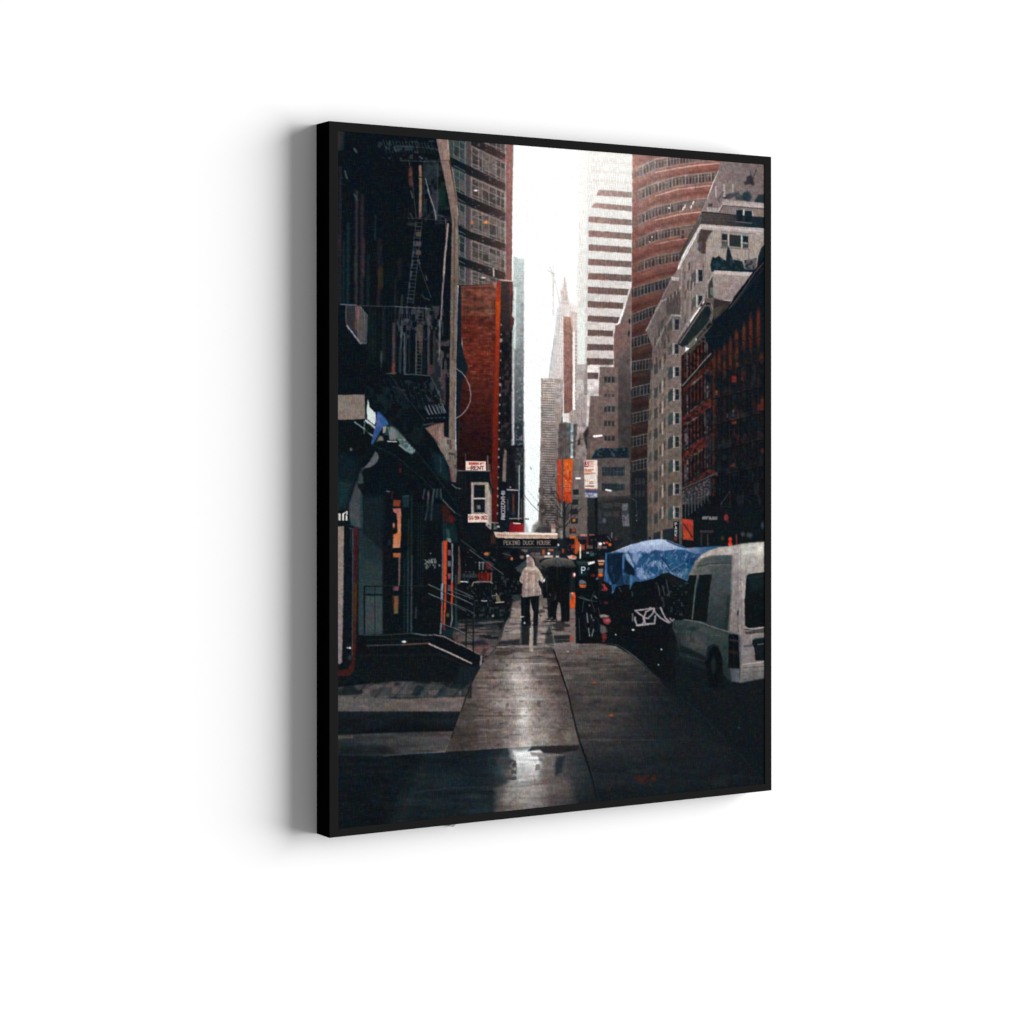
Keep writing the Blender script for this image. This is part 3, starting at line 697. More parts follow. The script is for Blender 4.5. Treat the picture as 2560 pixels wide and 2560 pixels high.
O('#e8341f', 1826, 1348, 4.5, 5, 2.4); O('#ee4a2c', 1826, 1361, 5, 6, 2.6); R('#e03320', 1823, 1350, 1829, 1362, 2.4)
L('#a03526', [(1842, 1338), (1842, 1362)], 3, 3, .8)
O('#4c5058', 1858, 1336, 5, 5, 5, .8); O('#545a60', 1875, 1338, 7, 6, 6, .7); O('#4d5563', 1908, 1314, 4, 9, 5, .7)
O('#6b4a22', 1807, 1346, 4, 5, 4, .6)
R('#514a50', 1750, 1326, 1784, 1332, 3, .6); R('#4e4a4a', 1768, 1336, 1772, 1368, 3, .6); R('#403e42', 1752, 1334, 1756, 1366, 3, .6)

# ------------------------------------------------------------ street level, right of centre
P('#6b5f5b', [(1420, 1236), (1470, 1245), (1472, 1345), (1412, 1345), (1410, 1262)], 3)
for x, y, w, h in ((1433, 1224, 14, 13), (1431, 1249, 15, 13), (1426, 1273, 19, 14), (1428, 1296, 17, 14), (1424, 1322, 16, 12)):
    R('#1d262c', x, y, x + w, y + h, 2.4)
O('#cf7d34', 1435.5, 1301, 4, 4, 3); O('#a04836', 1434, 1326, 5, 5, 3, .9)
P('#232a2c', [(1468, 1245), (1496, 1246), (1496, 1345), (1472, 1345), (1470, 1290)], 2.4)
P('#3a3634', [(1496, 1244), (1580, 1240), (1580, 1262), (1496, 1262)], 5)
P('#262a2e', [(1494, 1256), (1618, 1235), (1618, 1352), (1500, 1392), (1490, 1392)], 6)
R('#151d24', 1578, 1180, 1618, 1350, 8, .8)
for y in (1196, 1226):
    for x in (1588, 1597, 1606):
        R('#3b414b', x, y, x + 6, y + 16, 3, .55)
for x, y, w, h in ((1507, 1258, 24, 12), (1536, 1256, 16, 12), (1509, 1280, 20, 12), (1534, 1278, 14, 14)):
    R('#454644', x, y, x + w, y + h, 4, .6)
O('#60656b', 1511, 1302, 5, 6, 4, .8); R('#3b4146', 1496, 1276, 1505, 1310, 4, .6)
P('#626870', [(1555, 1259), (1570, 1259), (1574, 1316), (1557, 1316)], 2.6)
M('#2c333c', [(1555, 1259), (1570, 1259), (1574, 1316), (1557, 1316)], 5, 5, 81, .1, 5, .7); O('#9a6272', 1564, 1297, 3, 3, 3, .7)
O('#8d9399', 1592, 1289, 1.4); O('#8d9399', 1592, 1302, 1.4)
R('#2f3c44', 1506, 1240, 1560, 1243, 2, .4)
R('#1c2930', 1508, 1208, 1545, 1227, 4, .4)
L('#4b4142', [(1392, 1124), (1412, 1116), (1439, 1104), (1460, 1096), (1486, 1092)], 2, 2)
L('#f4efee', [(1485, 1091.5), (1504, 1089)], 5, 2)
L('#8b7f7c', [(1455, 1190), (1478, 1232), (1480, 1246)], 2, 3, .25)
L('#f0efeb', [(1441, 1196), (1450, 1196.5)], 4.5, 2.2); L('#e9e9e6', [(1516, 1225), (1528, 1227)], 4, 2.2)
L('#4b484a', [(1528, 1228), (1565, 1238), (1590, 1252), (1594, 1300)], 2, 2.4, .7)
R('#6d6462', 1460, 1196, 1463, 1245, 3, .3)
# banners
P(('#c8452c', '#c03a20', (0, 1150, 0, 1255)), [(1393.5, 1148.5), (1405.5, 1149), (1402.5, 1258), (1394, 1257)], 2)
P(('#ef6420', '#cf3d1c', (0, 1150, 0, 1250)), [(1409.5, 1148), (1433, 1148.5), (1429, 1258), (1408, 1257)], 2)
L('#4a4642', [(1407, 1146), (1406, 1262)], 2.6, 2)
for y0, x0, x1 in ((1185, 1395, 1403), (1212, 1396, 1403), (1216, 1409, 1428), (1210, 1412, 1424), (1222, 1411, 1427), (1227, 1414, 1424)):
    L('#e9926a', [(x0, y0), (x1, y0 + 1)], 2, 2, .7)
M('#f09050', [(1410, 1160), (1430, 1160), (1429, 1205), (1409, 1205)], 5, 6, 82, .2, 4, .5)
M('#8a2412', [(1394, 1150), (1431, 1150), (1429, 1256), (1394, 1256)], 5, 6, 83, .35, 4, .45)
P(('#e6cdc4', '#d8d2c4', (0, 1150, 0, 1220)), [(1460, 1150), (1494, 1151), (1494.5, 1224), (1462, 1222)], 2)
P('#8e2b35', [(1461.5, 1152), (1472, 1153), (1472, 1168), (1461.5, 1168)], 1.8)
T('#ecd2c6', '3', 1464.5, 1154.5, 5, 10, 0, 2, 1.4)
for c, x0, y0, x1 in (('#c98a78', 1474, 1154, 1483), ('#c98a78', 1474, 1158, 1483), ('#cc9480', 1474, 1162, 1483), ('#cc9480', 1474, 1166, 1483), ('#bd5b42', 1463, 1174.5, 1484), ('#cf7a4a', 1462, 1178, 1478), ('#c87048', 1462, 1183, 1488), ('#d08a68', 1463, 1186, 1480), ('#c77f6c', 1475, 1204, 1482), ('#cf9a7a', 1463, 1203, 1471), ('#c0665a', 1474, 1208, 1483), ('#74262c', 1465, 1215.6, 1484), ('#c66a62', 1462, 1223, 1494)):
    L(c, [(x0, y0), (x1, y0 + .6)], 2.6, 1.6, .85)
O('#b9c3da', 1481, 1191, 5, 4, 4, .8)
P('#34488a', [(1466, 1227), (1494, 1228), (1494, 1233), (1464, 1232)], 2.2); P('#82809a', [(1461, 1232), (1494, 1233), (1494, 1245), (1462, 1244)], 3)
M('#d8dae6', [(1463, 1233), (1493, 1234), (1493, 1243), (1463, 1242)], 3, 4, 821, -.1, 4, .6)
# bare tree and posts in front of the awning
for p in ([(1411, 1290), (1400, 1262), (1396, 1240), (1388, 1228)], [(1412, 1300), (1426, 1280), (1430, 1262), (1446, 1250)], [(1430, 1286), (1444, 1282), (1456, 1270)], [(1404, 1296), (1388, 1286), (1376, 1284)], [(1414, 1345), (1411, 1318), (1422, 1308), (1431, 1298), (1440, 1290)], [(1411, 1318), (1402, 1318), (1392, 1312), (1386, 1300)], [(1411, 1300), (1405, 1282), (1396, 1270), (1390, 1262)], [(1413, 1290), (1416, 1268), (1424, 1258), (1440, 1262)],
          [(1424, 1308), (1432, 1280), (1444, 1268)], [(1400, 1318), (1390, 1328), (1380, 1326)], [(1410, 1275), (1402, 1252)]):
    L('#242527', p, 2.3, 2, .85)
L('#1a2326', [(1411, 1256), (1411, 1400)], 5.5, 2.2)
L('#948b8c', [(1404, 1258), (1404, 1300)], 3.4, 2.4, .8); L('#9a9290', [(1404, 1330), (1404, 1400)], 5, 2.4, .9)
R('#5d5553', 1416, 1330, 1422, 1395, 3, .5)
# pole
P('#10151a', [(1487, 1245), (1494, 1245), (1495, 1430), (1487, 1430)], 2)
R('#182026', 1468, 1292, 1490, 1345, 3, .7)

# ------------------------------------------------------------ road horizon clutter
P('#1a1e22', [(1230, 1348), (1395, 1348), (1500, 1340), (1560, 1350), (1520, 1400), (1500, 1470), (1500, 1560), (1250, 1560), (1130, 1540), (1130, 1300)], 5, .95)
P('#0f151b', [(1415, 1345), (1520, 1335), (1540, 1375), (1510, 1390), (1420, 1400)], 4, .8)
P('#3d3a3c', [(1360, 1380), (1400, 1378), (1400, 1400), (1310, 1400), (1310, 1384)], 4, .8)
for c, x0, y0, x1, y1 in (('#7d6d66', 1298, 1374, 1319, 1381), ('#8b736c', 1300, 1383, 1314, 1389), ('#7a6a69', 1328, 1382, 1350, 1388), ('#d3632c', 1356, 1374, 1362, 1386), ('#c87a4a', 1371, 1373, 1384, 1378), ('#7c6c6a', 1330, 1390, 1360, 1396), ('#d8d2ca', 1361, 1389, 1383, 1396), ('#e6e2dc', 1390, 1390, 1398, 1397),
                          ('#b5483a', 1406, 1372, 1410, 1382), ('#ea6a2e', 1425, 1341, 1440, 1347), ('#d2511f', 1437, 1344, 1445, 1385), ('#d65a2b', 1442, 1355, 1450, 1378), ('#a9352b', 1428, 1362, 1438, 1371), ('#b04a2a', 1448, 1362, 1462, 1376), ('#28353d', 1447, 1338, 1470, 1350),
                          ('#7a2a28', 1466, 1342, 1471, 1372), ('#d98a72', 1450, 1336, 1468, 1341), ('#c06a52', 1474, 1336, 1486, 1339), ('#5d4a48', 1470, 1364, 1482, 1372), ('#8a7370', 1494, 1356, 1504, 1372), ('#7d5a5c', 1506, 1366, 1517, 1372), ('#2f6870', 1476, 1382, 1486, 1392), ('#b6bda6', 1466, 1380, 1473, 1384)):
    R(c, x0, y0, x1, y1, 3, .9)
O('#ffffff', 1372.5, 1384.5, 3.2, 3, 3); O('#e6ecec', 1352, 1395, 0.1); O('#d8dde0', 1396, 1363, 2.4)
R('#e0d8c6', 1449.5, 1361, 1453, 1398, 2); O('#eef0ee', 1501, 1360, 4.5, 3.5, 2.4); O('#e8b8a0', 1510, 1358, 2.4); O('#cf4532', 1517, 1357.5, 4, 3, 2.6); O('#d86a30', 1525, 1362, 4, 4, 2.8)
L('#7d8688', [(1519, 1341), (1527, 1352)], 1.6, 2, .8); L('#9aa4a6', [(1530, 1333), (1530, 1345)], 2, 2, .8); P('#5d3038', [(1540, 1342), (1546, 1351), (1534, 1351)], 3, .9)
P('#d9a896', [(1418, 1390), (1430, 1388), (1442, 1392), (1440, 1399), (1424, 1399)], 2.4); R('#cf5f3c', 1431, 1390, 1440, 1396, 2.6, .8)
M('#8d5a4a', [(1420, 1345), (1500, 1345), (1500, 1390), (1420, 1390)], 5, 5, 84, .4, 4, .5)
M('#4a3a44', [(1240, 1372), (1360, 1372), (1330, 1400), (1240, 1440)], 6, 6, 85, .2, 4, .6)
# far pavement strip (streaky wet stone)
P(('#6b5f5c', '#8d7e7a', (0, 1500, 0, 1620)), [(1278, 1490), (1300, 1484), (1375, 1490), (1440, 1480), (1448, 1625), (1240, 1625), (1255, 1590), (1268, 1540)], 3)
# ------------------------------------------------------------ blue tarpaulin
tp = [(1514, 1383.5), (1535, 1379), (1560, 1368.5), (1578, 1362), (1617, 1351.6), (1651, 1348), (1668, 1350.5), (1700, 1363), (1716, 1369.5), (1752, 1368.7), (1799, 1365.6), (1822, 1366), (1790, 1376), (1762, 1388), (1744, 1400), (1738, 1412), (1729, 1428), (1719, 1455), (1713, 1452), (1677, 1434.7), (1671, 1431.6), (1651, 1436), (1635, 1447), (1628, 1448.5), (1602, 1455), (1586, 1454), (1582.5, 1474.6), (1575, 1474.6), (1575, 1462), (1560, 1461), (1539, 1468), (1538, 1486), (1531, 1486), (1529, 1464), (1509.6, 1452), (1513, 1420)]
P('#2a5582', tp, 2.2)
CLIP(tp)
P(('#a9bad6', '#8a9cc4', (0, 1350, 0, 1385)), [(1540, 1379), (1560, 1366), (1617, 1348), (1655, 1345), (1690, 1358), (1716, 1370), (1720, 1374), (1690, 1374), (1660, 1378), (1645, 1376), (1630, 1377), (1618, 1385), (1600, 1378), (1585, 1390), (1580, 1384), (1560, 1382)], 4)
P('#bccbe0', [(1600, 1356), (1640, 1349), (1662, 1350), (1650, 1362), (1610, 1366)], 6, .5)
L('#e2e6e6', [(1530, 1381), (1560, 1369), (1578, 1362.5)], 2, 2.2, .8)
P('#0f2036', [(1517, 1386), (1558, 1382), (1556, 1440), (1548, 1460), (1530, 1462), (1519, 1430)], 3)
P('#0c1a2c', [(1562, 1394), (1578, 1410), (1586, 1420), (1590, 1440), (1575, 1440), (1560, 1430)], 4)
P('#16324f', [(1552, 1440), (1574, 1440), (1574, 1462), (1540, 1466)], 4, .9)
L('#3f6ea5', [(1515, 1386), (1514, 1430), (1518, 1448), (1527, 1460)], 4.5, 3); L('#4876a8', [(1559, 1388), (1558, 1420)], 4, 3); L('#3d70a2', [(1578, 1440), (1579, 1472)], 7, 3.4)
P('#95a7cb', [(1562, 1384), (1576, 1384), (1582, 1400), (1590, 1416), (1584, 1420), (1566, 1398)], 4, .9)
L('#2b4d7d', [(1571, 1380), (1578, 1394), (1584, 1408), (1592, 1424), (1588, 1440), (1596, 1450)], 4, 3)
P('#8ea2c8', [(1581, 1388), (1606, 1380), (1598, 1398), (1592, 1414), (1582, 1404)], 5, .8)
P('#1e4f7c', [(1606, 1382), (1618, 1392), (1616, 1400), (1630, 1380), (1648, 1376), (1655, 1392), (1660, 1402), (1640, 1402), (1625, 1410), (1600, 1420), (1592, 1416), (1600, 1396)], 5, .75)
P('#1d4e7a', [(1660, 1378), (1700, 1376), (1730, 1380), (1740, 1396), (1730, 1424), (1700, 1420), (1680, 1418), (1664, 1398)], 5, .8)
P('#2e6a8c', [(1672, 1380), (1690, 1392), (1700, 1412), (1680, 1410), (1668, 1396)], 6, .7)
P('#8ea6cc', [(1618, 1414), (1634, 1402), (1650, 1402), (1664, 1416), (1655, 1426), (1640, 1416), (1622, 1420)], 4, .8)
P('#8397c4', [(1592, 1420), (1612, 1420), (1610, 1436), (1634, 1440), (1628, 1446), (1602, 1450), (1592, 1440)], 5, .8)
P('#1b4870', [(1620, 1424), (1650, 1420), (1664, 1428), (1640, 1438), (1618, 1436)], 5, .6)
L('#142c4c', [(1655, 1394), (1668, 1412), (1676, 1428)], 4, 3); L('#8ba4cc', [(1656, 1402), (1668, 1418), (1680, 1434)], 2.4, 2.4, .8)
L('#132d4a', [(1680, 1430), (1706, 1412), (1728, 1400)], 3.4, 3, .9); L('#6c93b4', [(1682, 1424), (1712, 1408)], 4, 4, .5); L('#132b45', [(1684, 1434), (1724, 1418)], 3, 3, .8)
P('#7d95c0', [(1676, 1432), (1700, 1432), (1720, 1430), (1718, 1452), (1704, 1448)], 5, .6); P('#2c6284', [(1700, 1430), (1726, 1420), (1720, 1448), (1708, 1448)], 5, .6)
P('#17365c', [(1728, 1396), (1742, 1392), (1736, 1412), (1724, 1416)], 4, .8)
L('#204a78', [(1668, 1352), (1690, 1362), (1716, 1371)], 4, 3); L('#9fb0c9', [(1668, 1350), (1700, 1362), (1718, 1369)], 1.6, 2, .7)
P(('#8a93b4', '#2e5f8e', (1720, 0, 1770, 0)), [(1712, 1371), (1750, 1368), (1800, 1365), (1780, 1376), (1755, 1386), (1742, 1386), (1716, 1376)], 3, .95)
M('#1f4d7a', [(1580, 1390), (1740, 1380), (1720, 1450), (1590, 1450)], 8, 8, 86, .25, 3, .5)
M('#9eb4d4', [(1590, 1385), (1735, 1385), (1715, 1445), (1590, 1450)], 7, 7, 87, .4, 3, .5)
rc = np.random.RandomState(41)
for k in range(70):                       # creases
    x, y = rc.uniform(1585, 1740), rc.uniform(1378, 1446)
    a = rc.choice([-.9, -.5, .6, 1.1, 2.0]) + rc.uniform(-.3, .3)
    q = rc.uniform(5, 15)
    p = [(x, y), (x + q * math.cos(a) * .6 + rc.uniform(-2, 2), y + q * math.sin(a) * .6), (x + q * math.cos(a), y + q * math.sin(a))]
    L('#10304f' if k % 2 else '#93a9cf', p, rc.uniform(1.6, 3.6), 2.6, rc.uniform(.3, .7))
for k in range(12):
    x, y = rc.uniform(1520, 1580), rc.uniform(1395, 1450)
    L('#0b1a2c' if k % 2 else '#33608f', [(x, y), (x + rc.uniform(-3, 3), y + rc.uniform(8, 24))], 2.4, 3, .5)
CLIP()
O('#4580b0', 1534, 1482, 5, 4, 3)
P('#0d1217', [(1582, 1458), (1602, 1456), (1636, 1448), (1652, 1438), (1672, 1433), (1690, 1442), (1720, 1454), (1724, 1440), (1736, 1436), (1738, 1560), (1700, 1570), (1690, 1600), (1690, 1720), (1640, 1690), (1590, 1640), (1545, 1612), (1505, 1606), (1498, 1560), (1500, 1480), (1530, 1488), (1540, 1470), (1575, 1478)], 3)
P('#151b20', [(1650, 1440), (1672, 1434), (1690, 1444), (1716, 1456), (1716, 1470), (1690, 1470)], 4, .8)
for p in ([(1646, 1465), (1650, 1490)], [(1656, 1465), (1662, 1488)], [(1666, 1450), (1674, 1492)], [(1548, 1470), (1554, 1480)], [(1580, 1480), (1582, 1490)], [(1729, 1458), (1724, 1475)]):
    L('#6a7a78', p, 2, 2.4, .6)
M('#37474a', [(1640, 1455), (1735, 1455), (1730, 1540), (1640, 1540)], 5, 7, 88, .3, 4, .6)
# scrawled lettering on the tailgate
for p in ([(1627, 1522), (1588, 1527), (1607, 1541), (1611, 1553), (1606, 1562), (1593, 1563), (1588, 1550), (1588, 1544)],
          [(1634, 1521), (1615, 1530), (1610, 1546), (1622, 1546), (1632, 1534), (1636, 1522), (1625, 1520)],
          [(1611, 1550), (1614, 1560), (1637, 1560), (1639, 1540)], [(1607, 1563), (1592, 1564), (1622, 1561)],
          [(1636, 1526), (1640, 1534), (1652, 1546), (1672, 1557)], [(1652, 1520), (1656, 1530), (1664, 1546), (1676, 1556)], [(1676, 1547), (1680, 1553), (1685, 1549)], [(1582, 1535), (1582, 1552)]):
    L('#a99fa3', p, 4, 2.4, .95 if p[0][0] > 1583 else .5)
O('#c9d4d4', 1583, 1575, 3.6, 2.2, 2.4); O('#aeb6b6', 1540, 1587, 2); O('#b5b5b5', 1654, 1624, 2.2); O('#9aa0a4', 1647, 1662, 2)

P('#0d1217', [(1500, 1450), (1512, 1452), (1530, 1466), (1532, 1486), (1580, 1476), (1580, 1500), (1500, 1500)], 3, 0)
# ------------------------------------------------------------ white van
vb = [(1722, 1438), (1734, 1414), (1738, 1404), (1752, 1388), (1772, 1376), (1800, 1368), (1822, 1366), (1853, 1360), (1880, 1357), (1912, 1355.5), (1912, 1694), (1850, 1707), (1829, 1705), (1790, 1660), (1740, 1650), (1700, 1640), (1694, 1610), (1684, 1575), (1688, 1552), (1712, 1550), (1730, 1548), (1744, 1440)]
P(('#8f8884', '#323e42', (0, 1390, 0, 1550)), vb, 2.2)
P('#0e1519', [(1726, 1440), (1746, 1437), (1737, 1552), (1712, 1548), (1716, 1500)], 3)
P(('#b7afa9', '#a89e99', (1760, 0, 1860, 0)), [(1744, 1404), (1755, 1388), (1775, 1376), (1800, 1368.5), (1822, 1367), (1912, 1357), (1912, 1440), (1850, 1400), (1832, 1388), (1790, 1389), (1764, 1394)], 3)
P(('#535954', '#46505a', (1750, 0, 1830, 0)), [(1740, 1420), (1752, 1398), (1776, 1390), (1829, 1388), (1832, 1396), (1832, 1412), (1776, 1412), (1742, 1424)], 5)
L('#2a3030', [(1746, 1416), (1776, 1410), (1828, 1408)], 2, 2.4, .8)
P(('#6b6b63', '#4e5557', (1730, 0, 1790, 0)), [(1736, 1425), (1750, 1419), (1780, 1414), (1830, 1412), (1830, 1440), (1782, 1440), (1734, 1438)], 3)
P('#0e1519', [(1748, 1438), (1782, 1436), (1776, 1476), (1768, 1556), (1734, 1551), (1742, 1480)], 2.6)
P(('#485054', '#263236', (0, 1430, 0, 1570)), [(1782, 1422), (1830, 1420), (1828, 1480), (1820, 1578), (1768, 1560), (1776, 1480)], 7)
P('#1b2a24', [(1818, 1490), (1828, 1484), (1821, 1575), (1812, 1572)], 4, .7)
L('#52625f', [(1744, 1440), (1738, 1480), (1731, 1548)], 3.4, 2.4)
P(('#3b4749', '#2e3b3c', (1700, 0, 1820, 0)), [(1686, 1552), (1712, 1551), (1760, 1562), (1822, 1580), (1822, 1700), (1790, 1660), (1740, 1640), (1700, 1622), (1694, 1600)], 3)
P('#4c4a4b', [(1700, 1588), (1760, 1592), (1770, 1620), (1735, 1620), (1706, 1600)], 10, .8)
O('#1b2427', 1732, 1572, 12, 5, 5, .8); O('#25292c', 1731, 1600, 5, 7, 5, .7)
P('#10171a', [(1700, 1612), (1725, 1622), (1772, 1645), (1768, 1655), (1700, 1630)], 5, .8)
L('#787a78', [(1710, 1549), (1750, 1556), (1791, 1571), (1822, 1580)], 2.4, 2.2, .85)
L('#5a6a6b', [(1684, 1555), (1683, 1572), (1690, 1580)], 3, 3, .8)
P('#0a0f13', [(1764, 1650), (1770, 1618), (1784, 1610), (1798, 1616), (1806, 1640), (1810, 1720), (1770, 1720)], 4)
L('#2c4143', [(1702, 1640), (1760, 1668)], 8, 10, .7); R('#263436', 1806, 1612, 1820, 1680, 6, .7)
P(('#9c9290', '#8b7f7f', (0, 1400, 0, 1570)), [(1832, 1388), (1860, 1380), (1860, 1592), (1822, 1580), (1830, 1480)], 8)
L('#bab0ab', [(1850, 1378), (1853, 1590)], 4, 5, .5)
P('#2f2a2c', [(1843, 1529), (1848, 1524), (1847, 1538), (1843, 1540)], 2.4, .8); L('#4a4242', [(1845, 1540), (1846, 1580)], 1.6, 2, .7)
P(('#b5ada5', '#8b7f80', (0, 1380, 0, 1600)), [(1853, 1364), (1912, 1357), (1912, 1695), (1851, 1706), (1851, 1600)], 8)
P('#c7c4ba', [(1853, 1364), (1912, 1357), (1912, 1384), (1853, 1392)], 14, .75)
P(('#0f191b', '#0b1115', (0, 1440, 0, 1560)), [(1867, 1440), (1872, 1436), (1912, 1430), (1912, 1567), (1872, 1571), (1863, 1564), (1862, 1500)], 2.4)
L('#1e2a2c', [(1863, 1574), (1890, 1576), (1912, 1572)], 3, 2, .8); L('#a7a4a2', [(1863, 1571), (1880, 1574), (1912, 1569)], 2, 2, .7); P('#2e3332', [(1862, 1580), (1912, 1574), (1912, 1582), (1866, 1587)], 3, .8)
R('#b08a78', 1870, 1587, 1886, 1592, 4, .6)
P('#12191f', [(1882, 1600), (1888, 1596), (1912, 1594), (1912, 1652), (1889, 1652), (1886, 1620), (1881, 1612)], 2.4)
L('#4d6a72', [(1882, 1599), (1912, 1594)], 2, 2.4, .7); L('#6d7680', [(1896, 1612), (1912, 1610)], 3, 2.4, .7); L('#3d4446', [(1862, 1616), (1882, 1614)], 5, 3, .7)
L('#b5abab', [(1858, 1661), (1912, 1655)], 3, 2.4); P(('#8d8787', '#5f5f5d', (0, 1664, 0, 1700)), [(1853, 1666), (1912, 1660), (1912, 1694), (1851, 1706)], 3)
L('#4d5654', [(1856, 1670), (1912, 1666)], 2.4, 3, .7); L('#4a4f4e', [(1856, 1682), (1912, 1677)], 2, 3, .5)
P('#0c1014', [(1822, 1584), (1846, 1587), (1850, 1671), (1821, 1670)], 2.4)
L('#5f6d74', [(1823, 1584), (1845, 1586)], 2, 2, .7)
P('#59636a', [(1826, 1672), (1850, 1674), (1849, 1706), (1830, 1704)], 4); L('#1f2a2e', [(1850, 1672), (1850, 1700)], 2, 2, .6)
N(vb, .06, 12, 12, 89)
P(('#121a1e', '#121a1e', (0, 0, 1, 1)), [(1680, 1620), (1822, 1670), (1826, 1730), (1680, 1730)], 50, .6)
P('#151d22', [(1680, 1560), (1712, 1560), (1712, 1660), (1680, 1660)], 30, .5)

# ------------------------------------------------------------ left: glass tower in the haze
P(('#c2d0ce', '#97a3a2', (0, 650, 0, 880)), [(1284, 640), (1290, 641), (1296, 646), (1311, 647), (1309, 1230), (1308, 1300), (1280, 1300), (1281, 880)], 3)
P(('#8b9494', '#3b454d', (0, 870, 0, 1060)), [(1287, 870), (1309, 866), (1308, 1310), (1286, 1310)], 4)
P('#24313a', [(1286, 1060), (1307, 1056), (1308, 1310), (1286, 1310)], 14, .9)
for y in np.arange(660, 870, 6.):
    L('#93a2a3', [(1290, y), (1310, y + .5)], 1.4, 2, .35)
L('#e4ecea', [(1288, 720), (1287, 870)], 6, 4, .7); L('#8f8f95', [(1305, 760), (1306, 900)], 6, 5, .5)
M('#b5aeb0', [(1290, 890), (1308, 890), (1308, 1120), (1290, 1120)], 5, 5, 111, .3, 4, .4)
P('#aca8ac', [(1280, 880), (1287, 868), (1285.5, 1000), (1286, 1119), (1277, 1118), (1279, 1000)], 2.4); L('#cfcdd0', [(1284, 880), (1283, 1115)], 2.4, 2, .8)
O('#dcdcdc', 1297, 1114, 2.4, 2.4)
# ------------------------------------------------------------ left: tower with raking bands
tw = [(1086, 344), (1284, 354), (1284, 380), (1281, 520), (1280, 702), (1252, 703), (1226, 714), (1150, 716), (1120, 700)]
P(('#555150', '#84716d', (1140, 0, 1270, 0)), tw, 2.4)
CLIP(tw)
P(('#3c4b4b', '#414a4b', (0, 350, 0, 700)), [(1118, 340), (1166, 340), (1166, 720), (1140, 720)], 6, .9)
M('#2d3437', tw, 9, 9, 112, .3, 3, .35)
def pane_grid(xs, ya, yb, c, f, al):
    xa, xb = xs[0], xs[-1]
    yy = lambda x, q: (ya[0] + (ya[1] - ya[0]) * q) * (xb - x) / (xb - xa) + (yb[0] + (yb[1] - yb[0]) * q) * (x - xa) / (xb - xa)
    for n, (a, b) in enumerate(zip(xs[:-1], xs[1:])):
        for q0, q1 in ((.12, .34), (.4, .82), (.86, .97)):
            if rng.rand() < .8:
                P(c if rng.rand() < .75 else '#6b5f5c', [(a + 1.5, yy(a, q0)), (b - 1.5, yy(b, q0)), (b - 1.5, yy(b, q1)), (a + 1.5, yy(a, q1))], 2.2, al * rng.uniform(.6, 1))
    for x in xs:
        L(f, [(x, yy(x, .05)), (x, yy(x, .98))], 1.4, 1.8, .75)
    for q in (.06, .37, .84, .97):
        L(f, [(xa, yy(xa, q)), (xb, yy(xb, q))], 1.3, 1.8, .65)


for a0, a1, b0, b1 in ((362, 417, 404, 459), (440, 495, 478, 531), (518, 580, 553, 609), (598, 651, 628, 682), (672, 712, 701, 735), (300, 352, 340, 384)):
    pane_grid([1180, 1197, 1206, 1223, 1241, 1252, 1263], (a0, a1), (b0, b1), '#332f31', '#a08f89', .7)
    pane_grid([1134, 1149, 1162], (a0 - 20, a1 - 22), (a0 - 7, a1 - 7), '#1f2b2e', '#808886', .8)
R('#51434a', 1165, 345, 1176, 718, 3, .8); L('#8e8c8e', [(1165, 350), (1163, 716)], 1.6, 2, .8); L('#8a7d82', [(1176.5, 440), (1175, 716)], 1.6, 2, .5)
for b in ([(1178, 350), (1200, 352), (1266, 386), (1266, 404), (1178, 362)], [(1122, 390), (1178, 417), (1266, 459), (1266, 478), (1178, 440), (1122, 411)], [(1130, 474), (1178, 495), (1266, 531), (1266, 553), (1178, 518), (1130, 496)],
          [(1130, 552), (1175, 579), (1265, 609), (1265, 628), (1175, 598), (1130, 578)], [(1130, 637), (1175, 651), (1264, 682), (1263, 701), (1224, 693), (1175, 672), (1130, 658)]):
    P(('#0f1a22', '#4a3532', (1150, 0, 1266, 0)), b, 3)
    L('#8b7a76', [(b[-2][0], b[-2][1] + 5), (b[-3][0], b[-3][1] + 4)], 1.8, 2, .6)
    L('#9c8a84', [(b[1][0], b[1][1] + 44), (b[2][0], b[2][1] + 42)], 1.4, 2, .5)
P(('#1c1c1e', '#3f2a26', (1180, 0, 1250, 0)), [(1180, 344), (1204, 345), (1266, 366), (1266, 350), (1200, 344)], 3, .2)
P('#9b4a44', [(1256, 392), (1266, 396), (1266, 404), (1254, 402)], 3, .6)
for b in ((440, 478), (518, 553), (598, 628), (672, 701)):
    L('#9d8d88', [(1179, b[0] + 4), (1264, b[1] + 4)], 1.8, 2, .7)
    L('#3a3034', [(1179, b[0] + 40), (1264, b[1] + 38)], 2, 3, .3)
for y in (440, 518, 598, 672):
    L('#8f9694', [(1136, y - 26), (1163, y - 12)], 1.8, 2, .6); L('#aa9a94', [(1179, y + 6), (1179, y + 48)], 1.6, 2, .7); L('#b3a29b', [(1262, y + 44), (1262, y + 80)], 2, 2, .6)
M('#b5a29a', [(1180, 350), (1264, 350), (1264, 700), (1180, 700)], 9, 4, 1131, .55, 5, .35)
R('#8f5651', 1267, 340, 1281, 704, 2.4); P('#a96a62', [(1268, 345), (1282, 346), (1282, 470), (1268, 470)], 5, .5)
L('#bda19a', [(1265, 346), (1264, 682)], 1.8, 2, .8); L('#a98780', [(1274, 350), (1273, 700)], 1.2, 2, .5)
L('#e9e7df', [(1284, 360), (1281, 700)], 2, 2.4, .6)
CLIP()
O('#f3e8ee', 1190, 476, 5, 2.2, 2.6); O('#ee9050', 1215, 556, 6, 3.6, 3.4); O('#e06a3c', 1180.5, 557, 3, 4, 3); O('#38344c', 1180, 566, 3, 5, 3, .7)
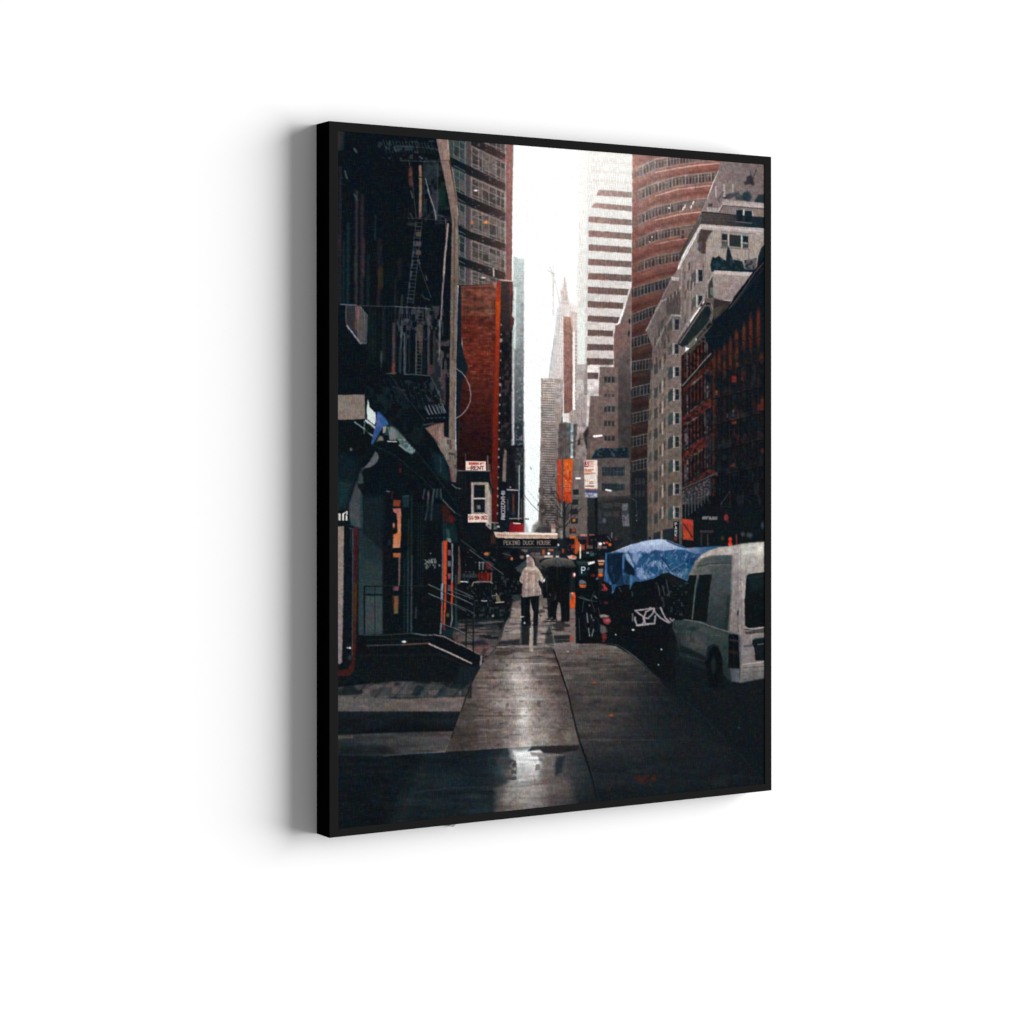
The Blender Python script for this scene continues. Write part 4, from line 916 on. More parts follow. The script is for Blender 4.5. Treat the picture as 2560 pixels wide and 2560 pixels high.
L('#d8cfc9', [(1234, 672), (1235, 690)], 4, 2.6, .9); O('#d9cfc6', 1209, 695, 5, 2.4, 2.6); O('#2a2a2a', 1209, 700, 5, 3, 3, .8)
L('#2b1819', [(1150, 716), (1225, 712), (1252, 703)], 2.6, 2.4); L('#7d675f', [(1150, 711), (1222, 708)], 1.4, 2, .5)
# raking pier
pr = [(1088, 344), (1121, 346), (1125, 400), (1134, 450), (1143, 500), (1146, 545), (1147, 700), (1144, 720), (1141, 900), (1139, 1000), (1139, 1130), (1141, 1212), (1126, 1200), (1121, 1130), (1123, 1000), (1126, 720), (1130, 545), (1122, 503), (1108, 428), (1099, 390)]
P('#171c20', [(1112, 352), (1160, 420), (1160, 560), (1146, 545), (1128, 430)], 3, .0)
P(('#967b72', '#79695f', (0, 380, 0, 720)), pr, 2.4)
P(('#7d6b5f', '#6a5a5a', (0, 800, 0, 1190)), [(1100, 800), (1160, 800), (1160, 1220), (1100, 1220)], 2, 0)
L('#46322f', [(1124, 402), (1134, 452), (1144, 512)], 4, 2.4, .9); L('#b3a193', [(1131, 420), (1140, 480), (1146, 540)], 2, 2, .8)
L('#c6a69c', [(1119, 347), (1123, 396)], 3, 2.4, .5)
L('#3f3332', [(1137, 545), (1136, 700), (1133, 900)], 3, 2.6, .6); L('#3a2f30', [(1100, 401), (1124, 402)], 1.6, 2, .7)
N(pr, .12, 6, 18, 114)
# navy gap and the brick wall with its bright corner
P(('#14222b', '#0e1b27', (0, 720, 0, 1000)), [(1147, 712), (1156, 716), (1155, 860), (1160, 884), (1170, 912), (1172, 925), (1160, 950), (1154, 1000), (1150, 1060), (1142, 1180), (1140, 1060), (1141, 900), (1144, 760)], 2.4)
L('#68758a', [(1145, 720), (1142, 830)], 2, 2, .8)
bk = [(1153, 717), (1226, 711), (1246, 703), (1252, 703), (1252, 1310), (1228, 1310), (1228, 1240), (1213, 1180), (1140, 1180), (1148, 1090), (1152, 1010), (1158, 952), (1171, 925), (1169, 912), (1159, 884), (1154, 830)]
P(('#85493a', '#71382b', (0, 720, 0, 820)), bk, 2.4)
CLIP(bk)
P(('#5c271f', '#73291e', (0, 795, 0, 900)), [(1150, 791), (1250, 787), (1250, 1320), (1120, 1320)], 3, .95)
P(('#702a1f', '#2b1315', (0, 890, 0, 1090)), [(1110, 900), (1260, 900), (1260, 1320), (1110, 1320)], 8)
P('#1c1013', [(1120, 1130), (1230, 1130), (1230, 1320), (1120, 1320)], 40, .75)
P('#241113', [(1110, 900), (1168, 900), (1162, 1180), (1110, 1180)], 22, .6)
for x, y, w, h in ((1166, 730, 10, 26), (1186, 734, 4, 24), (1204, 738, 5, 28), (1160, 765, 50, 12)):
    G('#33211f', x + w / 2, y + h / 2, w, h * .6, .6)
G('#a06c58', 1225, 780, 12, 14, .5); G('#8a5548', 1225, 730, 16, 20, .4)
L('#8a3a34', [(1156, 750), (1157, 790)], 3, 3, .7)
M('#2a1512', bk, 16, 10, 1151, .3, 2, .35); M('#a05a44', [(1156, 790), (1240, 788), (1236, 960), (1170, 960)], 8, 5, 1152, .45, 3, .3); N(bk, .2, 9, 5, 115); N(bk, .12, 30, 3, 116)
P(('#a52a18', '#d4490f', (0, 710, 0, 780)), [(1243, 704), (1251, 704), (1251.5, 760), (1240, 760)], 3)
P(('#d4490f', '#b03214', (0, 760, 0, 840)), [(1240, 755), (1251.5, 755), (1250, 840), (1239.5, 840)], 3)
P(('#ab3016', '#7b2016', (0, 840, 0, 1050)), [(1240, 835), (1250, 835), (1246, 1050), (1233.5, 1050)], 3)
P(('#7b2016', '#4c1514', (0, 1040, 0, 1300)), [(1234, 1040), (1246.5, 1040), (1245, 1305), (1228, 1305), (1229, 1200)], 3)
P('#6f1f14', [(1236, 835), (1241, 835), (1236, 1100), (1228, 1100)], 4, .5)
CLIP()
# dark building beyond it
dk = [(1252, 703), (1282, 704), (1283, 740), (1281, 790), (1286, 800), (1281, 830), (1278, 1115), (1309, 1112), (1309, 1232), (1310, 1330), (1236, 1330), (1245, 1300), (1246, 1090), (1250, 840)]
P(('#3f312e', '#15171d', (0, 715, 0, 950)), dk, 2.4)
P('#16191e', [(1252, 950), (1278, 950), (1279, 1115), (1310, 1113), (1310, 1330), (1246, 1330)], 8, .8)
P('#7f3a39', [(1273, 708), (1282, 706), (1283, 738), (1275, 738)], 3, .8); P('#6d3131', [(1278, 788), (1286, 796), (1284, 812), (1276, 822)], 3, .8); L('#6f3d3b', [(1276, 740), (1276, 790)], 4, 4, .6)
L('#dba79a', [(1251, 700), (1279, 702)], 3, 2.2); P('#b77a6e', [(1232, 706), (1243, 705), (1241, 720), (1236, 719)], 3, .9)
M('#49383d', [(1254, 830), (1278, 830), (1276, 1115), (1250, 1115)], 6, 8, 117, .1, 4, .7)
M('#0d1119', [(1252, 830), (1280, 830), (1280, 1330), (1248, 1330)], 10, 20, 118, .1, 3, .7)
for y, r in ((812, 2), (836, 2), (851, 4.5), (878, 2.6), (901, 2), (945, 2), (962, 3.6), (988, 3), (1012, 2.2), (1034, 2.4), (1057, 2.2), (1076, 2), (1098, 2.2), (1123, 2.4), (1144, 2.6), (1168, 2.4), (1194, 2), (1222, 2.6), (1241, 3), (1264, 2.4), (1284, 2.4), (1317, 2.6)):
    O('#b9a8a0', 1254 - (y - 800) * .02, y, r * .8, r * 1.1, 2.4, .85)
R('#2a3036', 1290, 1120, 1308, 1225, 4, .7); M('#5a5f60', [(1288, 1120), (1308, 1120), (1308, 1180), (1288, 1180)], 5, 6, 119, .1, 4, .5)
P(('#9a7775', '#8d8377', (0, 1125, 0, 1200)), [(1262, 1122), (1267, 1128), (1265, 1206), (1256, 1203), (1258, 1150)], 3, .85)
R('#10141d', 1247, 1206, 1267, 1306, 2.4)
P('#131b24', [(1266, 1224), (1296, 1226), (1296, 1322), (1266, 1322)], 2.4)
T('#bab4bc', 'STEAKHOUSE', 1254, 1228.5, 8.5, 5.6, 0, 1.9, 1.5, .95, dy=7.2)
L('#b0a8b4', [(1268, 1225), (1281, 1225), (1295, 1226)], 3, 2); O('#8b8d92', 1276, 1219, 2.4, 2.4)
L('#6a6a70', [(1270, 1250), (1270, 1275)], 4, 4, .6); L('#8a3c26', [(1284, 1238), (1284, 1278)], 4, 3.4, .8); O('#4c4a5a', 1284, 1283, 4, 5, 4, .6)
L('#a6adb0', [(1298.5, 1165), (1298, 1235), (1297, 1302)], 2.8, 2)
R('#2e2629', 1301, 1245, 1309, 1300, 3, .9); L('#7d6a6b', [(1304, 1250), (1304, 1296)], 2, 2.4, .6); L('#97938f', [(1274, 1297), (1305, 1297)], 2.4, 2.2, .9); O('#38383c', 1316, 1298, 2); O('#45454a', 1321, 1298, 2)
P(('#7c141e', '#a31a22', (1277, 0, 1300, 0)), [(1276, 1306), (1309, 1309), (1310, 1331), (1272, 1331)], 2.4)
L('#ecd9c6', [(1285, 1308.5), (1301, 1309.5)], 3, 2); R('#1b1418', 1286, 1300, 1309, 1306, 2.4, .8)
L('#6a6c6c', [(1309, 1236), (1330, 1262), (1352, 1284)], 1.8, 2, .75); L('#9b9d9d', [(1320, 1228), (1350, 1262)], 1.4, 2, .5); L('#6f7272', [(1326, 1167), (1328, 1174)], 2, 2, .6)
P('#8d8784', [(1311, 1300), (1318, 1312), (1322, 1332), (1309, 1332)], 6, .5); P('#7a7471', [(1329, 1332), (1331, 1316), (1342, 1306), (1350, 1296), (1360, 1332)], 7, .8); P('#3a3836', [(1336, 1332), (1346, 1318), (1376, 1312), (1376, 1332)], 5, .8)
# white bay with letting boards
P('#0f151b', [(1131, 1176), (1226, 1176), (1226, 1196), (1235, 1228), (1229, 1240), (1229, 1326), (1240, 1346), (1244, 1372), (1110, 1372), (1104, 1250)], 2.6)
P('#331c1e', [(1206, 1140), (1214, 1140), (1218, 1155), (1228, 1180), (1222, 1178), (1214, 1178)], 3, .0)
L('#a48e86', [(1219, 1141), (1221, 1176)], 3, 2.4, .7); P('#6d5854', [(1218, 1160), (1226, 1160), (1227, 1178), (1218, 1178)], 3, .7); L('#6d5c5b', [(1164, 1136), (1164, 1155)], 2, 2, .7)
L('#87898b', [(1133, 1177), (1225, 1178)], 2.4, 2, .8); P('#7a3434', [(1224, 1180), (1228, 1182), (1232, 1225), (1226, 1205)], 3, .7)
P('#e9cdc0', [(1164.5, 1153.5), (1215, 1154), (1215.5, 1177.5), (1164.5, 1176)], 2)
T('#c0402c', 'BEDROOM APT', 1173, 1157, 2.5, 5.2, .35, 1.3, 1.2, .95)
R('#c2452e', 1173.5, 1157, 1198, 1162.6, 1.6, .6)
T('#5d1c20', 'RENT', 1178, 1166, 6, 8.6, .42, 1.9, 1.3); T('#a98062', 'FOR', 1167.5, 1168.5, 2, 4, .5, 1, 1, .9)
for x in range(1140, 1165, 8):
    L('#2a333a', [(x, 1182), (x, 1236)], 1.4, 2, .5)
P('#9f8e88', [(1178.5, 1206), (1220, 1206), (1220, 1292), (1178.5, 1292)], 2.2)
L('#b9a9aa', [(1181, 1210), (1181, 1290)], 3, 2, .8)
P(('#b0a28f', '#a59692', (0, 1206, 0, 1320)), [(1214, 1206), (1221, 1207), (1229, 1228), (1229, 1322), (1226, 1325), (1215, 1314)], 2.2)
P('#3c4440', [(1222, 1212), (1230, 1226), (1229, 1240), (1223, 1226)], 2.6, .8)
L('#d0c2b8', [(1221, 1230), (1221, 1310)], 2.2, 2.4, .6); L('#8b7470', [(1226.5, 1236), (1226.5, 1310)], 2, 2.4, .5)
R('#10191f', 1185, 1213, 1212.5, 1245, 2); R('#10191f', 1185, 1249, 1212.5, 1282, 2)
L('#cfc2c4', [(1184, 1247), (1213, 1247)], 2.4, 2); P('#77717c', [(1193, 1263), (1201, 1263), (1202, 1274), (1194, 1273)], 2.4); P('#284a40', [(1190, 1263), (1194, 1263), (1194, 1274), (1190, 1274)], 3, .8)
P('#e3c9bd', [(1170.5, 1286), (1219, 1285.5), (1219.5, 1306.5), (1170.5, 1306.5)], 2)
T('#8e2b28', '516-984-2433', 1172.5, 1290.5, 3.1, 8.6, .24, 1.5, 1.2, .95)
O('#3d3532', 1222.5, 1315, 2, 3, 2.4, .8); L('#b9a6a2', [(1229, 1307), (1245, 1308)], 2.6, 2.2, .8); P('#5d6a66', [(1235, 1308), (1239, 1308), (1240, 1324), (1234, 1324)], 2.6, .8); O('#b5bcbd', 1247, 1317, 2.4, 2.4, 2.2); R('#7d8a86', 1236, 1318, 1243, 1324, 3, .6)
P('#4a2422', [(1227, 1335), (1237, 1336), (1240, 1360), (1227, 1360)], 3, .8); O('#1a1a16', 1231, 1330, 3, 5, 3)
# restaurant awning
P(('#d9c5b6', '#c89e86', (0, 1332, 0, 1346)), [(1235, 1330), (1246, 1331), (1394, 1333.5), (1393, 1346.6), (1241, 1345), (1238, 1338)], 2.2)
L('#efe3d8', [(1300, 1334.5), (1393, 1335.6)], 3.4, 2, .9); L('#8d6656', [(1242, 1339), (1393, 1340.5)], 1.8, 2, .6); L('#a9684a', [(1243, 1336), (1262, 1336)], 4, 4, .5)
R('#9b8b80', 1378, 1312, 1389, 1333, 2.4, .9); O('#b86a60', 1383.5, 1315, 4, 3.4, 3, .9); R('#d9c6ba', 1379, 1323, 1388, 1333, 2.4, .8)
P('#0d1217', [(1240, 1346.4), (1394, 1347.6), (1394, 1366), (1246, 1366)], 2.2)
L('#2a1416', [(1330, 1348), (1392, 1348.4)], 2, 2, .7)
T('#9c8b82', 'PEKING DUCK HOUSE', 1260, 1352.6, 4.9, 9.4, .42, 1.7, 1.3, .95)
L('#565d62', [(1250, 1368.5), (1300, 1369), (1394, 1369.5)], 1.8, 2, .8); O('#c6cccf', 1396, 1362.5, 2.6, 3, 2.4)
L('#a08a80', [(1243, 1372), (1244, 1390)], 4, 2.6, .9)
# below: parked bikes, shop doors, cluttered street edge
P('#0c1217', [(1104, 1340), (1240, 1372), (1246, 1366), (1300, 1372), (1330, 1400), (1320, 1440), (1305, 1470), (1300, 1500), (1282, 1505), (1276, 1540), (1262, 1560), (1210, 1560), (1160, 1552), (1110, 1560)], 5, .95)
O('#d9763a', 1216.5, 1385, 6.5, 4, 3); O('#e06a48', 1279.5, 1397.5, 3.4, 3.4, 3); O('#c79a88', 1305, 1393, 5, 4, 4, .8); O('#d0a892', 1300, 1385, 0.1); R('#2a2a2e', 1260, 1380, 1275, 1396, 4, .6)
L('#7b7b80', [(1258, 1384), (1278, 1390)], 1.6, 2, .7); O('#b0384a', 1273.5, 1442, 4, 9, 3, .9); O('#9db0a8', 1279, 1444, 2); O('#a9b2b4', 1270, 1464, 2.4, 2.6); O('#8d969a', 1271, 1457, 2.4, 1.6)
for x in (1199, 1208):
    L('#9da3a8', [(x, 1406), (x, 1424)], 3, 2.4, .8)
L('#a7adb0', [(1198, 1407), (1211, 1407)], 2, 2, .8); P('#5e2222', [(1213, 1404), (1231, 1408), (1230, 1424), (1216, 1424)], 2.6, .9)
P('#6b1713', [(1196, 1433), (1229, 1431), (1229, 1453), (1197, 1454)], 2.6)
for x in (1202, 1209, 1216, 1224):
    L('#130d10', [(x, 1433), (x, 1453)], 2, 2, .8)
L('#b04632', [(1220, 1434), (1220, 1452)], 3, 3, .5); L('#b3a79c', [(1181, 1464), (1184, 1457), (1194, 1455), (1226, 1455), (1231, 1458)], 2.6, 2.2, .85); L('#87948f', [(1229, 1433), (1229, 1456)], 2.4, 2.4, .7)
L('#dcdfe0', [(1152, 1454.6), (1170, 1455)], 2.6, 2); L('#3f4a50', [(1160, 1440), (1190, 1440)], 10, 6, .6); L('#b9bec2', [(1204, 1502.5), (1217, 1502.5)], 2.6, 2); L('#bfc3bf', [(1240, 1507), (1260, 1505.5)], 2.6, 2.2)
P('#8b7750', [(1240, 1492), (1247, 1488), (1252, 1504), (1242, 1505)], 3, .9); L('#c0c7b8', [(1231, 1490), (1243, 1488), (1241, 1484)], 2, 2, .8); O('#8b8f99', 1233, 1540, 3); L('#757f8a', [(1276, 1480), (1279, 1474)], 3, 3, .8)
P('#2e3a3e', [(1280, 1488), (1300, 1486), (1300, 1500), (1283, 1504)], 4, .9)
L('#6a7075', [(1175, 1375), (1212, 1402), (1258, 1436)], 2, 2.2, .8); L('#53595e', [(1152, 1350), (1176, 1368), (1190, 1380)], 3, 3, .5)
P('#6d5048', [(1146, 1366), (1149, 1366), (1153, 1430), (1151, 1460), (1144, 1460), (1146, 1420)], 2.6, .9)
# wet ground left of the walkers
P(('#1f2a2e', '#5d504e', (0, 1550, 0, 1620)), [(1150, 1548), (1262, 1548), (1256, 1592), (1240, 1618), (1212, 1655), (1196, 1634), (1140, 1606), (1130, 1590), (1136, 1566)], 4)
M('#0f171b', [(1150, 1548), (1262, 1548), (1240, 1618), (1212, 1650), (1140, 1600)], 34, 5, 121, .05, 4, .8)
M('#7d6a6a', [(1150, 1550), (1262, 1550), (1240, 1618), (1210, 1650), (1140, 1600)], 30, 4, 122, .25, 4, .6)
P('#6b5c56', [(1136, 1582), (1200, 1584), (1196, 1606), (1150, 1606)], 6, .6); O('#1a1d26', 1205, 1608, 14, 9, 8, .8); P('#7a4d4c', [(1186, 1610), (1230, 1614), (1228, 1622), (1190, 1632)], 5, .5)
P('#3f2f2c', [(1210, 1618), (1218, 1622), (1208, 1652), (1202, 1640)], 4, .8)
# streaks across the far pavement
CLIP([(1240, 1618), (1258, 1590), (1275, 1540), (1285, 1500), (1300, 1484), (1450, 1486), (1450, 1625), (1380, 1625)])
M('#171c20', [(1230, 1530), (1450, 1530), (1450, 1612), (1230, 1612)], 34, 5, 123, .2, 3, .75)
M('#b9aaa4', [(1230, 1520), (1390, 1520), (1390, 1616), (1230, 1616)], 28, 4, 124, .3, 5, .6)
P('#9a8b85', [(1288, 1516), (1308, 1514), (1308, 1560), (1270, 1560)], 6, .8); P('#a19089', [(1345, 1515), (1374, 1512), (1376, 1545), (1345, 1560)], 6, .8); M('#3f3836', [(1345, 1500), (1376, 1500), (1376, 1545), (1345, 1545)], 7, 5, 125, .1, 5, .8)
R('#7f6f66', 1349, 1500, 1374, 1515, 3, .8); R('#6f645e', 1278, 1508, 1300, 1520, 3, .7)
P('#14191c', [(1238, 1604), (1300, 1598), (1300, 1614), (1236, 1614)], 5, .8)
P('#17211f', [(1376, 1556), (1386, 1610), (1362, 1612), (1366, 1580)], 5, .7); P('#10171b', [(1384, 1588), (1425, 1588), (1425, 1606), (1388, 1608)], 3, .8); L('#77756f', [(1376, 1588), (1436, 1586)], 2, 2.4, .7); L('#7d7974', [(1384, 1600), (1424, 1599)], 2, 2.4, .5)
L('#a9a29c', [(1373, 1560), (1384, 1590)], 1.8, 2.4, .5)
CLIP()
L('#241f20', [(1290, 1622), (1340, 1623), (1380, 1620)], 4, 5, .6); L('#8f847c', [(1250, 1617), (1380, 1616)], 1.6, 2.6, .35); M('#2a2526', [(1240, 1610), (1385, 1608), (1390, 1650), (1236, 1646)], 40, 4, 1231, .25, 3, .6)
# walkers under umbrellas
P('#3d4449', [(1288, 1420), (1300, 1412), (1318, 1398), (1320, 1430), (1303, 1436), (1296, 1432)], 3, .95)
P('#0c1116', [(1270, 1424), (1300, 1432), (1306, 1450), (1300, 1486), (1276, 1486), (1262, 1470)], 4)
P('#55504f', [(1333, 1392), (1352, 1394), (1380, 1394), (1430, 1398), (1424, 1410), (1352, 1424), (1340, 1416)], 4, .8)
P('#0c1217', [(1348, 1402), (1362, 1396), (1385, 1395), (1410, 1396), (1430, 1402), (1440, 1412), (1436, 1424), (1424, 1436), (1424, 1480), (1425, 1552), (1404, 1552), (1401, 1520), (1396, 1505), (1391, 1530), (1392, 1550), (1376, 1552), (1374, 1530), (1376, 1494), (1358, 1496), (1358, 1450), (1366, 1430), (1354, 1418)], 2.6)
P(('#5d554e', '#20262b', (0, 1396, 0, 1420)), [(1350, 1410), (1360, 1400), (1385, 1396), (1412, 1396), (1432, 1403), (1439, 1412), (1436, 1420), (1396, 1419), (1366, 1418)], 3)
P('#2c3236', [(1352, 1414), (1364, 1404), (1376, 1420), (1384, 1440), (1366, 1430)], 4, .8); L('#6d7678', [(1364, 1414), (1374, 1426), (1386, 1440)], 1.6, 2.2, .7)
P(('#8c7b79', '#a69086', (0, 1500, 0, 1550)), [(1397, 1506), (1400, 1508), (1403, 1535), (1402, 1552), (1394, 1552), (1391, 1535)], 2.6, .9); P('#6f4a50', [(1384, 1476), (1390, 1480), (1390, 1500), (1384, 1500)], 3, .6)
L('#5f6670', [(1412, 1516), (1415, 1546), (1416, 1560)], 2, 2.6, .8); P('#c3b6ae', [(1368, 1544), (1380, 1542), (1384, 1550), (1372, 1552)], 3, .8)
# hooded walker
P('#1c1f22', [(1330, 1392), (1337, 1394), (1339, 1404), (1336, 1408)], 2.4)
O('#dfe8e6', 1320, 1391, 4, 3.6, 2.6)
P('#0b1117', [(1302, 1490), (1348, 1490), (1347, 1512), (1345, 1560), (1340, 1566), (1326, 1564), (1304, 1562), (1303, 1530)], 2.4)
P('#0b1117', [(1325, 1492), (1348, 1491), (1347, 1530), (1342, 1562), (1332, 1560), (1330, 1540), (1334, 1522), (1326, 1508)], 2.2)
P('#a39691', [(1326, 1500), (1331, 1522), (1334, 1530), (1333, 1560), (1334, 1630), (1324, 1630), (1327, 1560), (1325, 1530)], 2.4)
P('#121c20', [(1302, 1556), (1326, 1556), (1324, 1614), (1303, 1612)], 6, .9); P('#121c20', [(1334, 1556), (1345, 1556), (1342, 1614), (1333, 1614)], 5, .9)
P('#aca095', [(1325, 1570), (1333, 1570), (1332, 1628), (1323, 1628)], 3); L('#39302e', [(1324, 1553), (1334, 1553)], 2, 2, .8)
L('#c8c4c4', [(1302, 1543), (1309, 1542)], 3, 2.2, .9); O('#b0b5b8', 1311.5, 1558, 2.2, 3.4, 2.4)
jk = [(1318, 1393), (1323, 1391), (1329, 1392), (1333, 1397), (1336, 1406), (1337.5, 1415), (1345, 1420), (1351, 1429), (1356, 1440), (1361, 1452), (1357, 1458), (1350, 1452), (1347, 1450), (1347.5, 1462), (1352, 1470), (1352, 1486), (1348, 1489), (1325, 1492), (1306.5, 1493), (1306, 1474), (1306.5, 1460), (1304, 1459), (1299, 1453), (1300, 1446), (1304.5, 1433), (1309, 1423), (1317, 1417), (1318, 1409), (1316.5, 1404)]
P('#a8928a', jk, 2.2)
CLIP(jk)
P('#c6b7aa', [(1334, 1396), (1340, 1416), (1352, 1428), (1364, 1452), (1354, 1452), (1346, 1430), (1334, 1418)], 3.4, .9)
P('#c9bcae', [(1310, 1420), (1322, 1414), (1340, 1420), (1336, 1426), (1314, 1428)], 4, .7)
P('#a17e78', [(1319, 1398), (1326, 1396), (1330, 1408), (1326, 1416), (1319, 1412)], 4, .6)
for x, c in ((1312, '#8f746d'), (1318, '#cdb6aa'), (1323, '#8d706a'), (1329, '#a07f77'), (1334, '#d2bcb0'), (1340, '#97776f')):
    L(c, [(x, 1432), (x + (x - 1325) * .15, 1490)], 3, 4, .55)
P('#7e6a62', [(1308, 1470), (1348, 1470), (1348, 1486), (1308, 1490)], 8, .35)
N(jk, .12, 5, 5, 126)
CLIP()
P('#161c1f', [(1348, 1452), (1354, 1460), (1361, 1462), (1358, 1468), (1352, 1466), (1347, 1458)], 2.4); L('#cfc2ba', [(1351, 1474), (1353, 1486)], 4, 3, .7)
P('#efe8e2', [(1366, 1438), (1371, 1440), (1369, 1446), (1364, 1448), (1361, 1456), (1358, 1454), (1362, 1446)], 2.2)
# parking sign, meters, bikes
P('#0b1116', [(1436, 1400), (1496, 1388), (1498, 1500), (1506, 1560), (1512, 1606), (1496, 1610), (1440, 1610), (1438, 1500)], 3)
P('#14252f', [(1446, 1412), (1468, 1412), (1468, 1440), (1446, 1440)], 3, .9); T('#c3c9cb', 'P', 1454.5, 1418.5, 8.5, 15, 0, 2.4, 1.6); L('#8b9296', [(1470, 1424), (1472, 1420)], 3, 2.4, .8)
P('#2c3a40', [(1440, 1402), (1480, 1404), (1480, 1412), (1444, 1412)], 4, .9); P('#e6e0d5', [(1470, 1406), (1488, 1403), (1488, 1408), (1471, 1413)], 2.2)
P('#0f151a', [(1487, 1390), (1495, 1390), (1495, 1430), (1487, 1430)], 2)
L('#e8d2c6', [(1497, 1403), (1510, 1403)], 3, 2); P('#db7a44', [(1496, 1407), (1511, 1407), (1508, 1413), (1497, 1413)], 2.4); L('#b9402e', [(1495, 1400), (1510, 1401)], 2, 2, .8)
R('#7d7674', 1496, 1422, 1508, 1434, 3, .9); O('#f0681a', 1502, 1438, 6.5, 4, 3); O('#8d2c2c', 1496, 1443, 3, 3, 3, .8); O('#a33a22', 1483, 1439, 5, 3, 3, .6); O('#7d8894', 1493, 1447, 3, 2.4, 2.6, .8)
O('#d7685c', 1435.5, 1438, 4, 6, 2.6); O('#fbeae6', 1436.5, 1437, 2.2, 3.4, 2)
P('#6d6f80', [(1449, 1452), (1456, 1450), (1465, 1455), (1466, 1460), (1448, 1460)], 2.6); P('#c05c2c', [(1448, 1461), (1467, 1462), (1464, 1470), (1450, 1470)], 2.4)
P('#e8521c', [(1430, 1483), (1436, 1481), (1439, 1486), (1439, 1500), (1437, 1522), (1426, 1522), (1425, 1500), (1430, 1496)], 2.6); O('#8e2c1a', 1431, 1498, 4, 5, 4, .5); O('#efb090', 1431, 1484, 2.6, 2)
P(('#857269', '#7a6863', (0, 1525, 0, 1590)), [(1425, 1524), (1438, 1524), (1438, 1604), (1426, 1604)], 3); L('#3a302d', [(1425, 1548), (1438, 1548)], 2, 2.6, .7)
O('#b0402c', 1429, 1598, 3.6, 8, 4, .85)
P('#b8383a', [(1504, 1460), (1512, 1462), (1520, 1474), (1516, 1477), (1504, 1476), (1510, 1470)], 2.6, .9); L('#3b1518', [(1506, 1472), (1514, 1474)], 1.6, 2)
P('#a79b94', [(1499, 1538), (1512, 1536), (1523, 1540), (1520, 1544), (1502, 1544)], 3, .9); P('#9b3b3c', [(1506, 1546), (1524, 1544), (1528, 1554), (1520, 1562), (1510, 1558)], 4, .9); O('#c9606a', 1519, 1552, 6, 3, 3, .8)
P('#71605d', [(1501, 1562), (1514, 1566), (1518, 1580), (1506, 1586), (1500, 1580)], 4, .85); O('#902c28', 1511, 1592, 6, 8, 5, .85); O('#8d3030', 1516, 1507, 5, 3, 3, .6); O('#a33a2c', 1509, 1603, 3, 3, 3, .6)
for p, a in (([(1468, 1534), (1470, 1556)], .9), ([(1478, 1538), (1480, 1546)], .8), ([(1472, 1572), (1474, 1590)], .9), ([(1484, 1574), (1480, 1590)], .8), ([(1448, 1494), (1474, 1502)], .5), ([(1486, 1490), (1492, 1496)], .7)):
    L('#9aa0a2', p, 2.6, 2.6, a)
O('#7e848c', 1474, 1514, 2, 2.4, 2.4, .8); O('#88909a', 1484, 1551, 2.4, 2, 2.4, .8)
P('#8a7a75', [(1430, 1610), (1500, 1608), (1520, 1612), (1440, 1614)], 3, .5)

# ------------------------------------------------------------ far left: dark fire-escape front
dl = [(830, 300), (1090, 340), (1101, 400), (1110, 440), (1124, 510), (1130, 560), (1127, 720), (1124, 1000), (1122, 1130), (1136, 1212), (1150, 1350), (1130, 1360), (1106, 1590), (1000, 1600), (1000, 1700), (830, 1720)]
P(('#0b131b', '#0a1319', (0, 400, 0, 1500)), dl, 2.4)
CLIP(dl)
for x, y0, y1, w, c, a in ((849, 330, 372, 10, '#3a3632', .8), (857, 330, 372, 8, '#23333a', .7), (851, 420, 760, 8, '#242329', .9), (860, 600, 760, 6, '#13262e', .9), (871, 560, 760, 7, '#15303a', .8), (892, 480, 760, 7, '#3c3640', .75), (889, 640, 700, 5, '#2f3a34', .8),
                           (906, 490, 760, 9, '#2a2730', .85), (909, 600, 690, 7, '#3f2f38', .8), (921, 640, 760, 8, '#10242b', .8), (939, 540, 600, 3, '#2b3542', .7), (950, 600, 690, 12, '#1f1f26', .8), (952, 675, 716, 13, '#37301f', .75), (947, 720, 765, 8, '#2c2129', .8),
                           (989, 700, 940, 4, '#232a30', .8), (1000, 650, 690, 10, '#1c2026', .8), (849, 590, 626, 6, '#3a2430', .7), (840, 420, 700, 4, '#2b2530', .6), (960, 770, 900, 6, '#1d2528', .8), (930, 780, 900, 20, '#101d1f', .7)):
    L(c, [(x, y0), (x - 1, y1)], w, 5, a)
for p, c, w in (([(886, 372), (891, 380)], '#54545e', 5), ([(862, 428), (868, 446)], '#3f5a58', 4), ([(886, 486), (893, 500)], '#3a5458', 4), ([(964, 366), (968, 372)], '#44525c', 3), ([(985, 368), (990, 377)], '#4b565e', 4), ([(1050, 392), (1056, 396)], '#4c5e60', 4)):
    L(c, p, w, 3, .9)
M('#3d4a50', [(940, 355), (1092, 350), (1100, 410), (960, 400)], 7, 7, 131, .35, 5, .55)
M('#27323a', [(1060, 400), (1125, 400), (1128, 560), (1062, 560)], 9, 10, 132, .0, 4, .7)
P('#2c3940', [(1062, 412), (1095, 410), (1100, 440), (1076, 452), (1064, 440)], 6, .7); P('#3f3f48', [(1078, 470), (1098, 480), (1094, 550), (1086, 540)], 5, .7); P('#0f2b20', [(1100, 450), (1112, 460), (1118, 520), (1100, 530)], 6, .7)
L('#4d5b60', [(1095, 410), (1094, 480), (1090, 560)], 2.4, 3, .6); L('#5c5a66', [(1096, 538), (1110, 542)], 2, 2.4, .7)
L('#8a6c5c', [(1051, 416), (1052, 470), (1051, 540)], 7, 3); L('#a17d66', [(1050, 420), (1050, 530)], 2.4, 2.6, .5); L('#5f4a56', [(1051, 534), (1050, 545)], 6, 3, .9)
